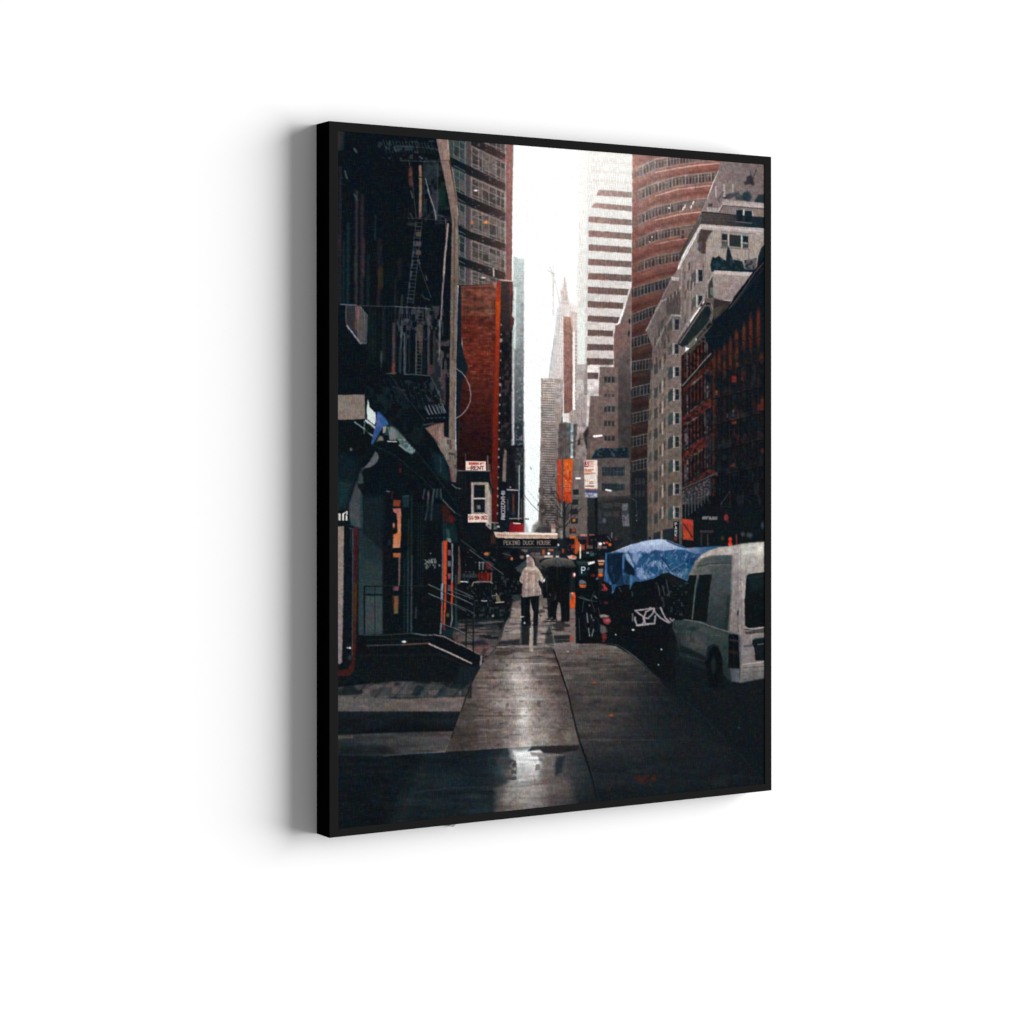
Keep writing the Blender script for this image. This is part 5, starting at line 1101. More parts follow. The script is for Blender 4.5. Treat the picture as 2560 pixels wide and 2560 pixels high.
L('#5a332f', [(1027, 418), (1026, 446), (1028, 462)], 9, 4, .9); L('#453050', [(1029, 452), (1030, 464)], 4, 3, .8); L('#0a0f15', [(1020, 442), (1060, 443)], 2.4, 2.4, .8); R('#7a5a3a', 1023, 432, 1031, 440, 4, .5); R('#0a1018', 1021, 408, 1034, 419, 3, .7)
L('#8b8a94', [(1064, 446), (1071, 474)], 2, 2); L('#92919a', [(1070, 474), (1080, 505), (1088, 530), (1090, 548)], 2.6, 2.2)
L('#5c656a', [(1028, 478), (1032, 494)], 3, 2.4, .8); L('#3f4e4c', [(1026, 534), (1032, 546)], 4, 3, .8); L('#3e504e', [(1022, 560), (1040, 562)], 8, 6, .5)
for y0, c in ((580, '#6a5843'), (604, '#62505a'), (626, '#6d5a49')):
    R(c, 1040, y0, 1053, y0 + 12, 3, .8)
for p in ([(1036, 606), (1038, 616)], [(1035, 628), (1033, 640)], [(1032, 652), (1030, 666)], [(1029, 680), (1027, 694)], [(1024, 708), (1024, 720)], [(1048, 650), (1050, 660)], [(1065, 690), (1068, 700)]):
    L('#5d696c', p, 3, 2.6, .75)
L('#4a5a5c', [(1006, 740), (1004, 764)], 4, 4, .5); L('#46525c', [(1020, 746), (1030, 748)], 6, 4, .6); L('#565a64', [(1054, 738), (1062, 746), (1074, 750)], 3, 3, .6)
M('#434750', [(995, 765), (1110, 765), (1108, 840), (990, 840)], 6, 14, 133, .1, 4, .7); M('#5b5660', [(1000, 790), (1085, 790), (1080, 850), (1000, 850)], 5, 10, 134, .35, 4, .6)
L('#7c7f8a', [(852, 761.5), (892, 764)], 2.4, 2.2); L('#47525e', [(900, 765), (990, 767)], 2, 2.2, .8); L('#7c828c', [(990, 767), (1076, 772)], 2.2, 2.2, .8); L('#5a6069', [(1066, 775), (1084, 776)], 2, 2, .6)
# boxy hood on the ledge
P('#33333b', [(866, 764), (894, 765), (894, 842), (868, 820), (864, 800)], 3, .9)
P('#5a5753', [(894, 766), (904, 770), (918, 790), (917, 850), (905, 860), (893, 848)], 3, .95)
P('#8a5d64', [(889, 765), (902, 766), (900, 800), (890, 800)], 4, .9); P('#705448', [(888, 800), (897, 800), (896, 830), (888, 826)], 5, .8)
L('#6b6f78', [(866, 765), (865, 802), (868, 814)], 2, 2, .8); L('#7d8488', [(902, 768), (919, 790)], 2, 2, .8); L('#4d5761', [(918, 790), (916, 858)], 4, 3, .8)
L('#a9a9b2', [(868, 815), (880, 831), (901, 859)], 4, 2.2); L('#7d848c', [(901, 859), (914, 858)], 4, 3, .7)
# stair bars
for x, y0, y1, w, c, a in ((985, 810, 935, 6, '#51414a', .9), (984, 915, 932, 8, '#7c3a36', .9), (985, 846, 864, 6, '#6b3a46', .6), (1003, 830, 870, 3, '#4f6a70', .8), (1000, 870, 930, 4, '#2f4148', .8), (1012, 835, 935, 4, '#62616c', .8), (1041, 835, 935, 4, '#4e4f55', .8),
                           (1050, 815, 848, 12, '#5a4a3a', .8), (1052, 855, 880, 8, '#554238', .8), (1072, 790, 935, 6, '#51515a', .75), (1086, 830, 930, 6, '#3f4140', .7), (1099, 800, 880, 3, '#8b8c8f', .8), (1104, 880, 960, 4, '#7a6c68', .9), (1112, 930, 1010, 5, '#5a4046', .8),
                           (954, 880, 918, 4, '#46525a', .8), (1078, 918, 932, 12, '#55353a', .8), (998, 780, 830, 3, '#3c4a50', .7), (1024, 780, 930, 3, '#26313a', .8), (1060, 830, 930, 8, '#0e1c2a', .8)):
    L(c, [(x, y0), (x - .5, y1)], w, 3, a)
P('#2c2f33', [(1088, 840), (1100, 850), (1108, 960), (1112, 1010), (1094, 990), (1076, 940), (1086, 930)], 6, .7)
M('#5d4c4c', [(1090, 850), (1124, 850), (1122, 1030), (1100, 1010)], 7, 10, 135, .0, 4, .7)
L('#5c6871', [(965, 935), (990, 933)], 3, 3, .8); L('#5a6670', [(1012, 936), (1040, 937), (1075, 940)], 2.2, 2.2, .9); L('#39444c', [(1102, 852), (1120, 856)], 3, 3, .6)
L('#4b5057', [(985, 968), (998, 974), (1012, 977)], 5, 3.4, .7); M('#4d5a66', [(1010, 950), (1110, 955), (1112, 1010), (1030, 1000)], 6, 7, 136, .3, 5, .5)
L('#6a7480', [(1066, 990), (1077, 1004)], 3, 2.6, .8); L('#56606c', [(1062, 958), (1066, 968)], 3, 2.6, .7)
for k in range(5):
    L('#7d828c', [(1064 + k * 10, 1018 - k * 1.5 + 4), (1075 + k * 9, 1038 - k)], 2.8, 2.2, .8)
    O('#8b9098', 1070 + k * 10, 1046 - k * .4, 3, 1.8, 2.2, .6)
for x, y in ((1072, 1012), (1084, 1013), (1094, 1014)):
    L('#6a707a', [(x, y), (x + 3, y + 5)], 2.6, 2.2, .7)
M('#1f3a3e', [(930, 960), (1010, 980), (1000, 1060), (950, 1020)], 8, 10, 137, .0, 3, .6); M('#1c3438', [(910, 950), (1060, 1000), (1060, 1120), (960, 1060)], 12, 14, 138, .1, 3, .5)
CLIP()
L('#b39c8e', [(1120, 560), (1117, 600), (1112, 650), (1110, 690)], 4.4, 2.4); L('#9a8593', [(1110, 688), (1106, 740), (1103, 800)], 3.4, 2.4); L('#7d8084', [(1102, 800), (1100, 850), (1098, 900)], 2.6, 2.4, .8)
L('#948b92', [(1114, 548), (1118, 590)], 3, 2.4, .5)
# loop of cable
L('#a5979b', [(1142, 922), (1154, 931), (1164, 943), (1173, 962), (1177.5, 985), (1176, 1004), (1167, 1024), (1154, 1038), (1140, 1047)], 2, 2)
# pale corner under the ladder
P('#86675f', [(1063.6, 1071), (1088, 1059), (1110, 1058), (1112, 1138), (1104, 1130), (1084, 1096)], 2.4); P('#a5897f', [(1094, 1080), (1104, 1064), (1108, 1120), (1100, 1112)], 7, .6)
L('#5f6974', [(1060, 1063), (1076, 1060), (1084, 1058)], 4, 2.4, .9); P('#0e151b', [(1111, 1058), (1119, 1050), (1120, 1092), (1112, 1092)], 2.4, .9)
P(('#8a7c70', '#6d5c5e', (0, 1110, 0, 1210)), [(1092, 1108), (1112, 1092), (1138, 1100), (1143, 1180), (1140, 1206), (1130, 1206), (1124, 1168), (1104, 1130)], 2.6); L('#b0a79c', [(1114, 1098), (1117, 1148)], 3, 2.6, .6); L('#262c30', [(1124, 1134), (1134, 1136)], 5, 4, .8); L('#7c4a4c', [(1127, 1170), (1130, 1200)], 6, 4, .7)
M('#3f3638', [(1110, 1100), (1140, 1100), (1143, 1200), (1122, 1170)], 6, 12, 139, .1, 4, .6)
# grey box sign, tarpaulin and scaffold by the shop
P(('#86786f', '#8a7b72', (0, 990, 0, 1050)), [(844, 988), (912, 987), (914, 1048), (844, 1051)], 2.4)
P('#0b1418', [(844, 1051), (914, 1049), (920, 1060), (930, 1120), (844, 1130)], 3)
P(('#b9cfc9', '#cfd8d6', (0, 1000, 0, 1060)), [(920, 998), (923, 1006), (924.5, 1018), (932, 1026), (939, 1032), (941, 1054), (936, 1063), (928, 1056), (919, 1048), (917, 1024)], 2.2)
L('#c2ccca', [(916, 1052), (926, 1060), (937, 1070)], 6, 2.4, .9); L('#aebaba', [(912, 1055), (918, 1053)], 2.4, 2.2, .8); L('#8b9897', [(912, 1056), (911, 1084)], 2.4, 2.4, .8)
L('#93a0a2', [(888, 1056), (910, 1072), (932, 1091)], 3.4, 2.4, .9); O('#131817', 924, 1074, 11, 9, 4, .9)
P(('#3b5da2', '#2a4f86', (0, 1040, 0, 1110)), [(943, 1030), (950, 1030), (961, 1042), (969, 1052), (971, 1062), (962, 1068), (955, 1073), (948, 1086), (940, 1100), (932, 1112), (928, 1110), (932, 1091), (938, 1070), (941, 1054)], 2.4); G('#6d6a9c', 946, 1058, 6, 8, .6); G('#1e5d8c', 962, 1056, 6, 8, .6)
P('#8f8e78', [(950, 1090), (957, 1092), (960, 1102), (942, 1104)], 4, .8); P('#b3a596', [(958, 1068), (966, 1066), (966, 1082), (958, 1084)], 3, .9); P('#1f4a4c', [(967, 1066), (976, 1068), (974, 1090), (962, 1088)], 3, .9)
P('#8a8790', [(976, 1066), (986, 1070), (992, 1090), (990, 1102), (974, 1100), (974, 1080)], 4, .9); L('#a5a598', [(970, 1068), (976, 1090)], 2, 2.4, .6); L('#b3bcb8', [(970, 1104), (992, 1105)], 3, 2.4)
P(('#6b8080', '#3e5a60', (985, 0, 1030, 0)), [(982, 1066), (994, 1074), (1010, 1092), (1030, 1116), (1038, 1124), (1034, 1134), (1016, 1130), (1002, 1118), (998, 1104), (990, 1096)], 4, .9)
M('#9fb0ac', [(990, 1080), (1040, 1120), (1036, 1136), (1000, 1118)], 6, 5, 141, .2, 4, .6); L('#8fa19e', [(1000, 1114), (1016, 1126), (1030, 1134)], 5, 4, .7)
O('#6a7476', 878, 1124, 3, 4, 3, .8)
# shopfront: lamp glow, column, lettering
P('#6a6f75', [(939, 1129), (945, 1134), (947.5, 1144), (944, 1154), (936, 1163), (926, 1169), (913, 1171), (905, 1176), (912, 1168), (925, 1155), (933, 1140)], 3, .85)
P('#3f524e', [(899, 1184), (906, 1184), (910, 1208), (898, 1211), (893, 1208)], 4, .9); L('#3a4e50', [(908, 1172), (900, 1186)], 5, 5, .6)
P('#0f2228', [(844, 1130), (900, 1150), (894, 1200), (860, 1270), (844, 1276)], 20, .8); P('#1b373b', [(844, 1200), (880, 1210), (866, 1274), (844, 1276)], 12, .6)
P(('#46474d', '#4a5258', (0, 1220, 0, 1320)), [(891, 1206), (897, 1218), (906, 1236), (908, 1320), (896, 1322), (880, 1312), (873, 1290), (873, 1262), (882, 1236)], 5, .95)
P('#27424a', [(900, 1232), (907, 1240), (908, 1330), (902, 1330)], 4, .8); P('#2a5550', [(872, 1296), (896, 1300), (890, 1316), (876, 1314)], 5, .5)
R('#100f13', 844, 1277, 874, 1304, 2.4); R('#0c1616', 844, 1302, 874, 1316, 2.4)
for x, y0, y1, w in ((850, 1286, 1300, 4.6), (858.5, 1286, 1300, 4.6), (867, 1291, 1300, 4.6), (868, 1280, 1286, 4)):
    L('#d3d1cd', [(x, y0), (x, y1)], w, 2)
L('#d3d1cd', [(846, 1285.5), (850, 1286)], 2, 2, .9); L('#d3d1cd', [(859, 1286), (864, 1282)], 3.4, 2, .95); L('#b9b7b4', [(846, 1300.5), (872, 1300.5)], 1.6, 2, .5)
P(('#958578', '#8c8084', (0, 1330, 0, 1640)), [(844, 1317), (861, 1316), (859, 1500), (856, 1655), (850, 1661), (846, 1658)], 2.4)
R('#0d141c', 861, 1318, 882, 1668, 3); R('#15272c', 875, 1324, 882, 1375, 4, .9); L('#44555a', [(875, 1321), (884, 1323)], 3, 2.6, .8)
L('#4c6264', [(883, 1325), (882.5, 1500), (881.5, 1640)], 2.2, 2.2, .9)
P('#4a1b20', [(885, 1318), (896, 1318), (894, 1460), (885, 1460)], 2.6); P(('#4d2a18', '#3f1a1c', (0, 1500, 0, 1640)), [(884, 1455), (894, 1455), (890, 1670), (876, 1690), (844, 1692), (844, 1676), (872, 1672), (882, 1650)], 3); L('#131014', [(891, 1340), (891, 1460)], 2.6, 2.6, .7)
O('#b9bec4', 870, 1620, 2.6, 2); O('#d7dade', 876, 1619.6, 3, 2.6); O('#2f4a4c', 876, 1644, 4, 6, 5, .8)
# glazed door panel
P(('#22343a', '#34464a', (0, 1330, 0, 1540)), [(897, 1322), (958, 1380), (958, 1585), (922, 1600), (897, 1608)], 5, .9); R('#1a2a30', 905, 1240, 960, 1400, 16, .6)
R('#3c4a4e', 914, 1490, 956, 1580, 4, .75); R('#4b454d', 917, 1530, 940, 1560, 10, .5)
R('#0d171b', 910, 1466, 914, 1605, 2.4, .9); R('#0d161b', 914, 1485, 985, 1490, 2.4, .8); R('#0e181c', 912, 1464, 960, 1468, 2.4, .6); P('#2f4045', [(900, 1560), (926, 1590), (924, 1606), (900, 1606)], 6, .5)
R('#0e1319', 958, 1330, 986, 1590, 6, .8); R('#0d1318', 1040, 1300, 1104, 1590, 8, .85)
# lit interior
P('#853c24', [(984, 1251), (1002, 1251), (1001, 1267), (984, 1266)], 3); P('#b86a5c', [(983, 1272), (1003, 1272), (1003, 1290), (996, 1288), (990, 1284), (984, 1280)], 2.6)
P(('#c47058', '#d8885c', (0, 1285, 0, 1330)), [(992, 1284), (1003, 1280), (1003, 1340), (994, 1340), (994, 1300)], 2.6); P(('#d2743e', '#cf8a68', (0, 1337, 0, 1370)), [(984, 1337), (994, 1333), (1003, 1335), (1001, 1370), (983, 1370)], 2.6)
O('#c08062', 985, 1314, 2.6, 6, 3); P('#b0603f', [(983, 1383), (1002, 1383), (1002, 1394), (984, 1394)], 3); L('#84625e', [(999.5, 1394), (999, 1430), (998, 1462)], 4, 2.6, .9); L('#5a2030', [(982, 1230), (980, 1246)], 4, 4, .6); R('#57242a', 998, 1170, 1004, 1182, 4, .7)
P('#7a4a5a', [(983, 1466), (998, 1466), (997, 1477), (983, 1477)], 3, .9); P(('#8a5a3c', '#7a6c40', (0, 1490, 0, 1536)), [(983, 1490), (997, 1490), (996, 1534), (985, 1536)], 3.4, .85); G('#a04438', 989, 1508, 5, 9, .6)
for x, y0, y1, c, a in ((1021, 1380, 1580, '#2b4046', .9), (1030, 1390, 1580, '#484f55', .8), (1041, 1520, 1545, '#4c4a55', .6), (1030, 1240, 1400, '#223430', .7), (1012, 1400, 1580, '#152a32', .8), (1022, 1300, 1400, '#202c2c', .7)):
    L(c, [(x, y0), (x - 1, y1)], 4, 3.4, a)
P('#1d3338', [(1006, 1240), (1024, 1238), (1023, 1268), (1008, 1268)], 4, .9); L('#3f5055', [(1008, 1241), (1022, 1240)], 2, 2.4, .8); O('#8b9094', 971, 1229, 4, 1.4, 2.2, .8); R('#20313a', 970, 1350, 978, 1362, 4, .6)
for p, c in (([(1062, 1224), (1058, 1246)], '#3c555c'), ([(1071, 1228), (1070, 1270), (1064, 1300)], '#4a5550'), ([(1086, 1224), (1082, 1250), (1078, 1300)], '#4c6266'), ([(1094, 1224), (1092, 1244)], '#3c5560'), ([(1102, 1224), (1103, 1246)], '#4a5a62'), ([(1072, 1232), (1072, 1246)], '#6d4a58')):
    L(c, p, 4, 3, .75)
R('#14222a', 1066, 1262, 1100, 1300, 6, .5)
L('#7d8a8e', [(1102.5, 1148), (1102, 1180)], 3, 3, .7); P('#152f38', [(1078, 1130), (1110, 1140), (1126, 1200), (1118, 1206), (1090, 1180)], 12, .7); L('#8c9194', [(1130, 1212), (1140, 1220), (1149, 1222)], 2, 2.2, .8); L('#5d646a', [(1149, 1222), (1152, 1222)], 2, 2)
L('#74777c', [(1107, 1250), (1124, 1268), (1138, 1282)], 2.4, 2.4, .85); L('#4d5257', [(1138, 1282), (1152, 1290)], 2, 2.4, .6)
P('#3a1814', [(1104, 1262), (1120, 1266), (1138, 1300), (1136, 1312), (1106, 1304)], 5, .85); O('#5e2022', 1128, 1298, 8, 8, 7, .7)
P('#132a30', [(1106, 1306), (1140, 1314), (1146, 1356), (1108, 1356)], 6, .85); L('#4a5c62', [(1120, 1326), (1122, 1352)], 6, 6, .7); P('#8a979a', [(1118, 1346), (1127, 1347), (1129, 1357), (1120, 1357)], 3, .8)
M('#76807f', [(1062, 1400), (1090, 1396), (1092, 1420), (1064, 1428)], 4, 4, 142, -.1, 4, .8); O('#8f9698', 1099, 1414, 2.4, 3, 2.4, .85); O('#7d8588', 1077, 1384, 1.6)
L('#8b9492', [(1062, 1412), (1070, 1402), (1074, 1416), (1080, 1400), (1084, 1412), (1090, 1404), (1089, 1418)], 1.8, 2, .6)
R('#71809a', 1105, 1355, 1109, 1462, 2.4, .7); P(('#f04a1c', '#e04a20', (0, 1355, 0, 1450)), [(1108.5, 1352), (1119, 1352), (1117, 1462), (1108, 1460)], 2.4)
P('#120c14', [(1119, 1354), (1128, 1358), (1128, 1470), (1118, 1470)], 2.4, .95)
for y, c in ((1382, '#8a5868'), (1410, '#6b7078'), (1441, '#96585a'), (1470, '#54586a')):
    R(c, 1120, y - 7, 1128, y + 7, 3, .85)
L('#98a7ab', [(1131, 1360), (1132, 1400), (1131, 1455)], 3, 2.4, .9); L('#7b8f92', [(1130, 1515), (1131, 1550), (1127, 1566)], 3, 2.6, .9); L('#e0451e', [(1130, 1458), (1131, 1490), (1129, 1512)], 5, 2.4)
L('#8fa6b6', [(1106, 1462), (1105, 1500)], 6, 2.6, .9); L('#a6707c', [(1106, 1505), (1105, 1560)], 4, 2.6, .8); L('#8c9aa8', [(1104, 1560), (1102, 1584)], 4, 2.8, .8)
L('#df4a22', [(1114, 1460), (1113.5, 1505), (1112, 1530)], 4.6, 2.4); L('#cf5a28', [(1112, 1530), (1111, 1562)], 3.6, 2.4); L('#c0442c', [(1105.5, 1508), (1104.5, 1545)], 2.6, 2.2, .8); L('#7d3038', [(1110, 1566), (1112, 1574)], 5, 3, .8)
P('#0f1418', [(1116, 1480), (1128, 1480), (1126, 1566), (1116, 1566)], 3, .8); O('#8d6a50', 1120, 1538, 4, 5, 4, .7)
P('#11272c', [(1106, 1578), (1136, 1570), (1130, 1594), (1108, 1590)], 4, .9)
# railings
for p, a in (([(1071, 1462), (1100, 1475), (1140, 1472)], .0), ([(1071, 1462), (1107, 1478), (1140, 1474)], .0), ([(1071, 1462), (1108, 1479)], .9), ([(1138, 1472), (1184, 1493)], .9), ([(1073, 1484), (1106, 1500), (1140, 1494), (1184, 1514)], .0), ([(1073, 1484), (1106, 1499)], .8), ([(1120, 1484), (1150, 1495), (1182, 1512)], .9), ([(1118, 1506), (1140, 1514), (1165, 1528)], .9), ([(1112, 1564), (1150, 1575), (1168, 1590)], .5)):
    if a:
        L('#66757a', p, 1.9, 2.2, a)
L('#12181c', [(1166, 1560), (1165.5, 1626)], 3.4, 2.4, .9); L('#12181c', [(1184, 1565), (1183, 1640)], 3.4, 2.4, .9); L('#151a1e', [(1118, 1500), (1150, 1540), (1184, 1600)], 2, 2.4, .3)
L('#30464a', [(1140, 1440), (1141, 1560)], 5, 4, .7)
# ramp
P(('#0d1318', '#11171a', (0, 1600, 0, 1700)), [(895, 1588), (1036, 1582), (1090, 1587), (1140, 1608), (1200, 1638), (1204, 1652), (1200, 1668), (1178, 1709), (1035, 1702), (890, 1703), (844, 1712), (844, 1690), (884, 1690)], 3)
L('#4c545a', [(910, 1588), (960, 1588), (1034, 1583)], 2, 2.4, .7); L('#707880', [(1034, 1584), (1060, 1588), (1082, 1588)], 3.4, 2.6, .8); L('#a08a86', [(1086, 1587), (1112, 1592), (1140, 1607)], 2.6, 2.2, .9); L('#8f7d78', [(1140, 1607), (1165, 1618), (1199, 1636)], 3, 2.4, .9)
L('#565e66', [(918, 1614), (960, 1613), (1006, 1612)], 2.4, 2.4, .8); L('#6d5252', [(1006, 1612), (1040, 1610), (1073, 1609)], 3.4, 2.6, .9); L('#b0a09a', [(1074, 1610), (1110, 1626), (1140, 1640), (1179, 1658)], 4, 2.4); O('#dfe6e0', 1011, 1604.5, 5.6, 2.6, 2.6)
P('#0c1116', [(1092, 1590), (1140, 1612), (1200, 1640), (1202, 1662), (1178, 1656), (1140, 1636), (1076, 1606)], 3, .8)
P('#a39b9c', [(1201, 1641), (1205, 1638), (1205, 1660), (1200, 1668)], 2.4, .85); P('#1c2a33', [(1150, 1668), (1200, 1664), (1178, 1709), (1140, 1706)], 6, .5)

# ------------------------------------------------------------ finer ironwork on the left front
def ladder(a, b, w, n, c1='#55606a', c2='#6b6a6c', al=.8):
    """steep stair: two stringers and treads between them, in the print's plane"""
    L(c1, [(a[0] - w / 2, a[1]), (b[0] - w / 2, b[1])], 1.5, 1.8, al); L(c1, [(a[0] + w / 2, a[1]), (b[0] + w / 2, b[1])], 1.5, 1.8, al)
    for k in range(n):
        x, y = ends(a, b, (k + .5) / n)
        L(c2, [(x - w / 2, y), (x + w / 2, y + 1)], 1.6, 1.8, al)


for k in range(16):                                  # slatted landing overhead
    x = 958 + k * 8
    L('#46535b', [(x, 350 + k * .6), (x + 4, 362 + k * .6)], 1.8, 2, .6); L('#3d4951', [(x + 6, 372), (x + 9, 382)], 1.6, 2, .5)
L('#4f5a62', [(990, 364), (1096, 372)], 1.4, 2, .6); L('#465058', [(1016, 402), (1100, 404)], 1.6, 2, .7)
L('#6a6066', [(1022, 400), (1030, 440), (1036, 500), (1041, 545)], 1.8, 2, .6); L('#515a60', [(1060, 404), (1060, 540)], 1.6, 2, .6)
ladder((1048, 552), (1026, 760), 15, 22, '#4a555d', '#55565a', .75)
L('#5b5f66', [(1044, 650), (1062, 700), (1078, 744)], 1.6, 2, .6); L('#414b53', [(1020, 545), (1118, 552)], 1.8, 2, .7)
for x in range(1012, 1100, 9):                       # balusters of the middle landing
    L('#39444b', [(x, 520), (x, 548)], 1.2, 1.8, .45); L('#4b555d', [(x, 768), (x - 1, 800)], 1.2, 1.8, .5)
L('#414b54', [(990, 800), (1084, 806)], 1.4, 1.8, .6)
ladder((1052, 775), (1046, 935), 14, 18, '#5b5d62', '#5d5550', .7); ladder((1012, 780), (1008, 935), 12, 0, '#5a616b', '#555', .7)
for x in range(868, 990, 8):
    L('#252d35', [(x, 768), (x, 850 + (x - 868) * .6)], 1.2, 1.8, .5)
P(('#0b1218', '#0c151b', (0, 850, 0, 1100)), [(844, 820), (868, 818), (903, 862), (950, 905), (975, 938), (1066, 944), (1100, 1016), (1112, 1036), (1110, 1056), (1064, 1070), (1100, 1112), (1040, 1122), (985, 1070), (945, 1030), (924, 1010), (914, 985), (844, 986)], 5, .45)
for k in range(9):
    L('#2d3a42', [(960 + k * 14, 948 + k), (985 + k * 13, 1010 + k * 2)], 1.5, 2.2, .5)
L('#3a444c', [(975, 938), (1010, 985), (1062, 1052)], 1.6, 2.4, .6); L('#596470', [(1076, 940), (1098, 984), (1112, 1030)], 1.8, 2.2, .7)
for k in range(6):
    L('#8e949e', [(1064 + k * 8.4, 1016 - k * 1.2), (1074 + k * 8, 1036 - k * .8)], 2, 2, .8)
# canopy edge, shop fascia
L('#2c4248', [(930, 1112), (990, 1140), (1060, 1200), (1120, 1260)], 1.8, 3, .5); L('#1f3138', [(1040, 1128), (1090, 1190), (1134, 1250)], 2.4, 4, .7)
for x in (1046, 1052, 1058, 1110, 1116):
    L('#28363b', [(x, 1262), (x, 1470)], 1.3, 2.4, .5)
# rail in front of the glazed door and down the ramp
L('#0b1114', [(912, 1466), (985, 1465), (1070, 1468)], 2, 2, .9); L('#0b1114', [(912, 1487), (1070, 1490)], 1.8, 2, .85)
L('#39464b', [(912, 1464), (1068, 1466)], 1.2, 1.8, .6)
for x in (912, 938, 985, 1036, 1070):
    L('#0c1215', [(x, 1466), (x, 1588)], 1.8, 2, .8)
for p in ([(1071, 1461), (1110, 1479), (1150, 1497), (1184, 1512)], [(1071, 1484), (1110, 1501), (1150, 1516), (1184, 1533)], [(1120, 1475), (1184, 1498)], [(1106, 1560), (1140, 1572), (1184, 1598)]):
    L('#738085', p, 1.5, 1.9, .75); L('#0b1013', off(p, 2.4), 1.6, 2, .7)
L('#0d1216', [(1184, 1505), (1184, 1630)], 2.6, 2.2, .9); L('#0d1216', [(1166, 1545), (1166, 1622)], 2.4, 2.2, .85); L('#4b5559', [(1186, 1505), (1186, 1600)], 1.2, 1.8, .6)
# step edges
L('#2a3034', [(920, 1600), (1030, 1597), (1086, 1598)], 1.6, 3, .6); L('#23292d', [(900, 1640), (1100, 1636), (1180, 1672)], 1.6, 5, .6)
# paving joints on the left, raking
for x in (900, 950, 1000, 1050, 1100, 1145):
    L('#15191d', [(x + 20, 1704), (x - 12, 1744)], 3.4, 5, .5); L('#6b6162', [(x + 32, 1706), (x + 4, 1742)], 5, 6, .25)
# ------------------------------------------------------------ street people and furniture, right of the walker
P('#0c1116', [(1368, 1418), (1384, 1416), (1388, 1440), (1390, 1480), (1382, 1520), (1380, 1546), (1370, 1546), (1368, 1500), (1364, 1470), (1362, 1436)], 2.4, .9)
P('#0c1116', [(1396, 1416), (1414, 1418), (1422, 1440), (1422, 1500), (1416, 1552), (1406, 1552), (1404, 1510), (1394, 1500)], 2.4, .9)
P(('#68605a', '#2a2e31', (0, 1395, 0, 1424)), [(1346, 1416), (1354, 1404), (1370, 1397), (1392, 1394), (1414, 1396), (1432, 1404), (1441, 1417), (1420, 1413), (1398, 1417), (1372, 1412)], 2.4)
L('#8b827b', [(1356, 1403), (1392, 1394.5), (1430, 1402)], 1.5, 2, .5); L('#1b1f22', [(1393, 1396), (1386, 1416)], 1.3, 2, .7); L('#1b1f22', [(1393, 1396), (1410, 1415)], 1.3, 2, .7); L('#4b4f52', [(1393, 1396), (1394, 1450)], 1.2, 1.8, .5)
for x, y in ((1371, 1548), (1381, 1549), (1408, 1554), (1417, 1553)):
    O('#0b0f13', x, y, 5, 2.4, 2.4, .9)
L('#5f666c', [(1368, 1450), (1367, 1480)], 1.4, 2, .5); O('#6b5a58', 1376, 1487, 2.4, 3, 2.4, .6)
for p in ([(1452, 1490), (1470, 1500), (1492, 1504)], [(1460, 1500), (1456, 1530)], [(1486, 1480), (1478, 1500), (1488, 1530)], [(1448, 1546), (1450, 1600)], [(1496, 1520), (1502, 1545)]):
    L('#4c565c', p, 1.6, 2, .7)
for x, y, r in ((1471, 1556, 13), (1490, 1562, 12)):
    for k in range(14):
        a0, a1 = 2 * math.pi * k / 14, 2 * math.pi * (k + 1) / 14
        L('#3d464b', [(x + r * .6 * math.cos(a0), y + r * 1.5 * math.sin(a0)), (x + r * .6 * math.cos(a1), y + r * 1.5 * math.sin(a1))], 1.3, 1.8, .45)
# bicycles and planters left of the walker
for x, y, r in ((1196, 1530, 14), (1222, 1532, 14), (1252, 1528, 12)):
    for k in range(14):
        a0, a1 = 2 * math.pi * k / 14, 2 * math.pi * (k + 1) / 14
        L('#364047', [(x + r * .8 * math.cos(a0), y + r * 1.1 * math.sin(a0)), (x + r * .8 * math.cos(a1), y + r * 1.1 * math.sin(a1))], 1.3, 1.8, .4)
M('#46525a', [(1160, 1440), (1300, 1440), (1290, 1545), (1165, 1545)], 5, 6, 151, .42, 5, .5)
M('#56606a', [(1150, 1380), (1240, 1380), (1236, 1440), (1160, 1440)], 5, 6, 152, .4, 5, .5)
# trouser folds and coat seams of the walker
L('#252c33', [(1312, 1500), (1310, 1550)], 1.6, 2.4, .6); L('#2a3138', [(1342, 1500), (1338, 1550)], 1.6, 2.4, .6)
L('#8a706a', [(1308, 1452), (1310, 1488)], 1.8, 2.4, .5); L('#7d655f', [(1347, 1430), (1345, 1448)], 1.8, 2.4, .5); L('#8f7770', [(1318, 1414), (1330, 1419), (1338, 1415)], 1.8, 2.4, .5)
O('#101418', 1312, 1563, 7, 2.6, 2.6); O('#101418', 1338, 1563, 6, 2.4, 2.6)
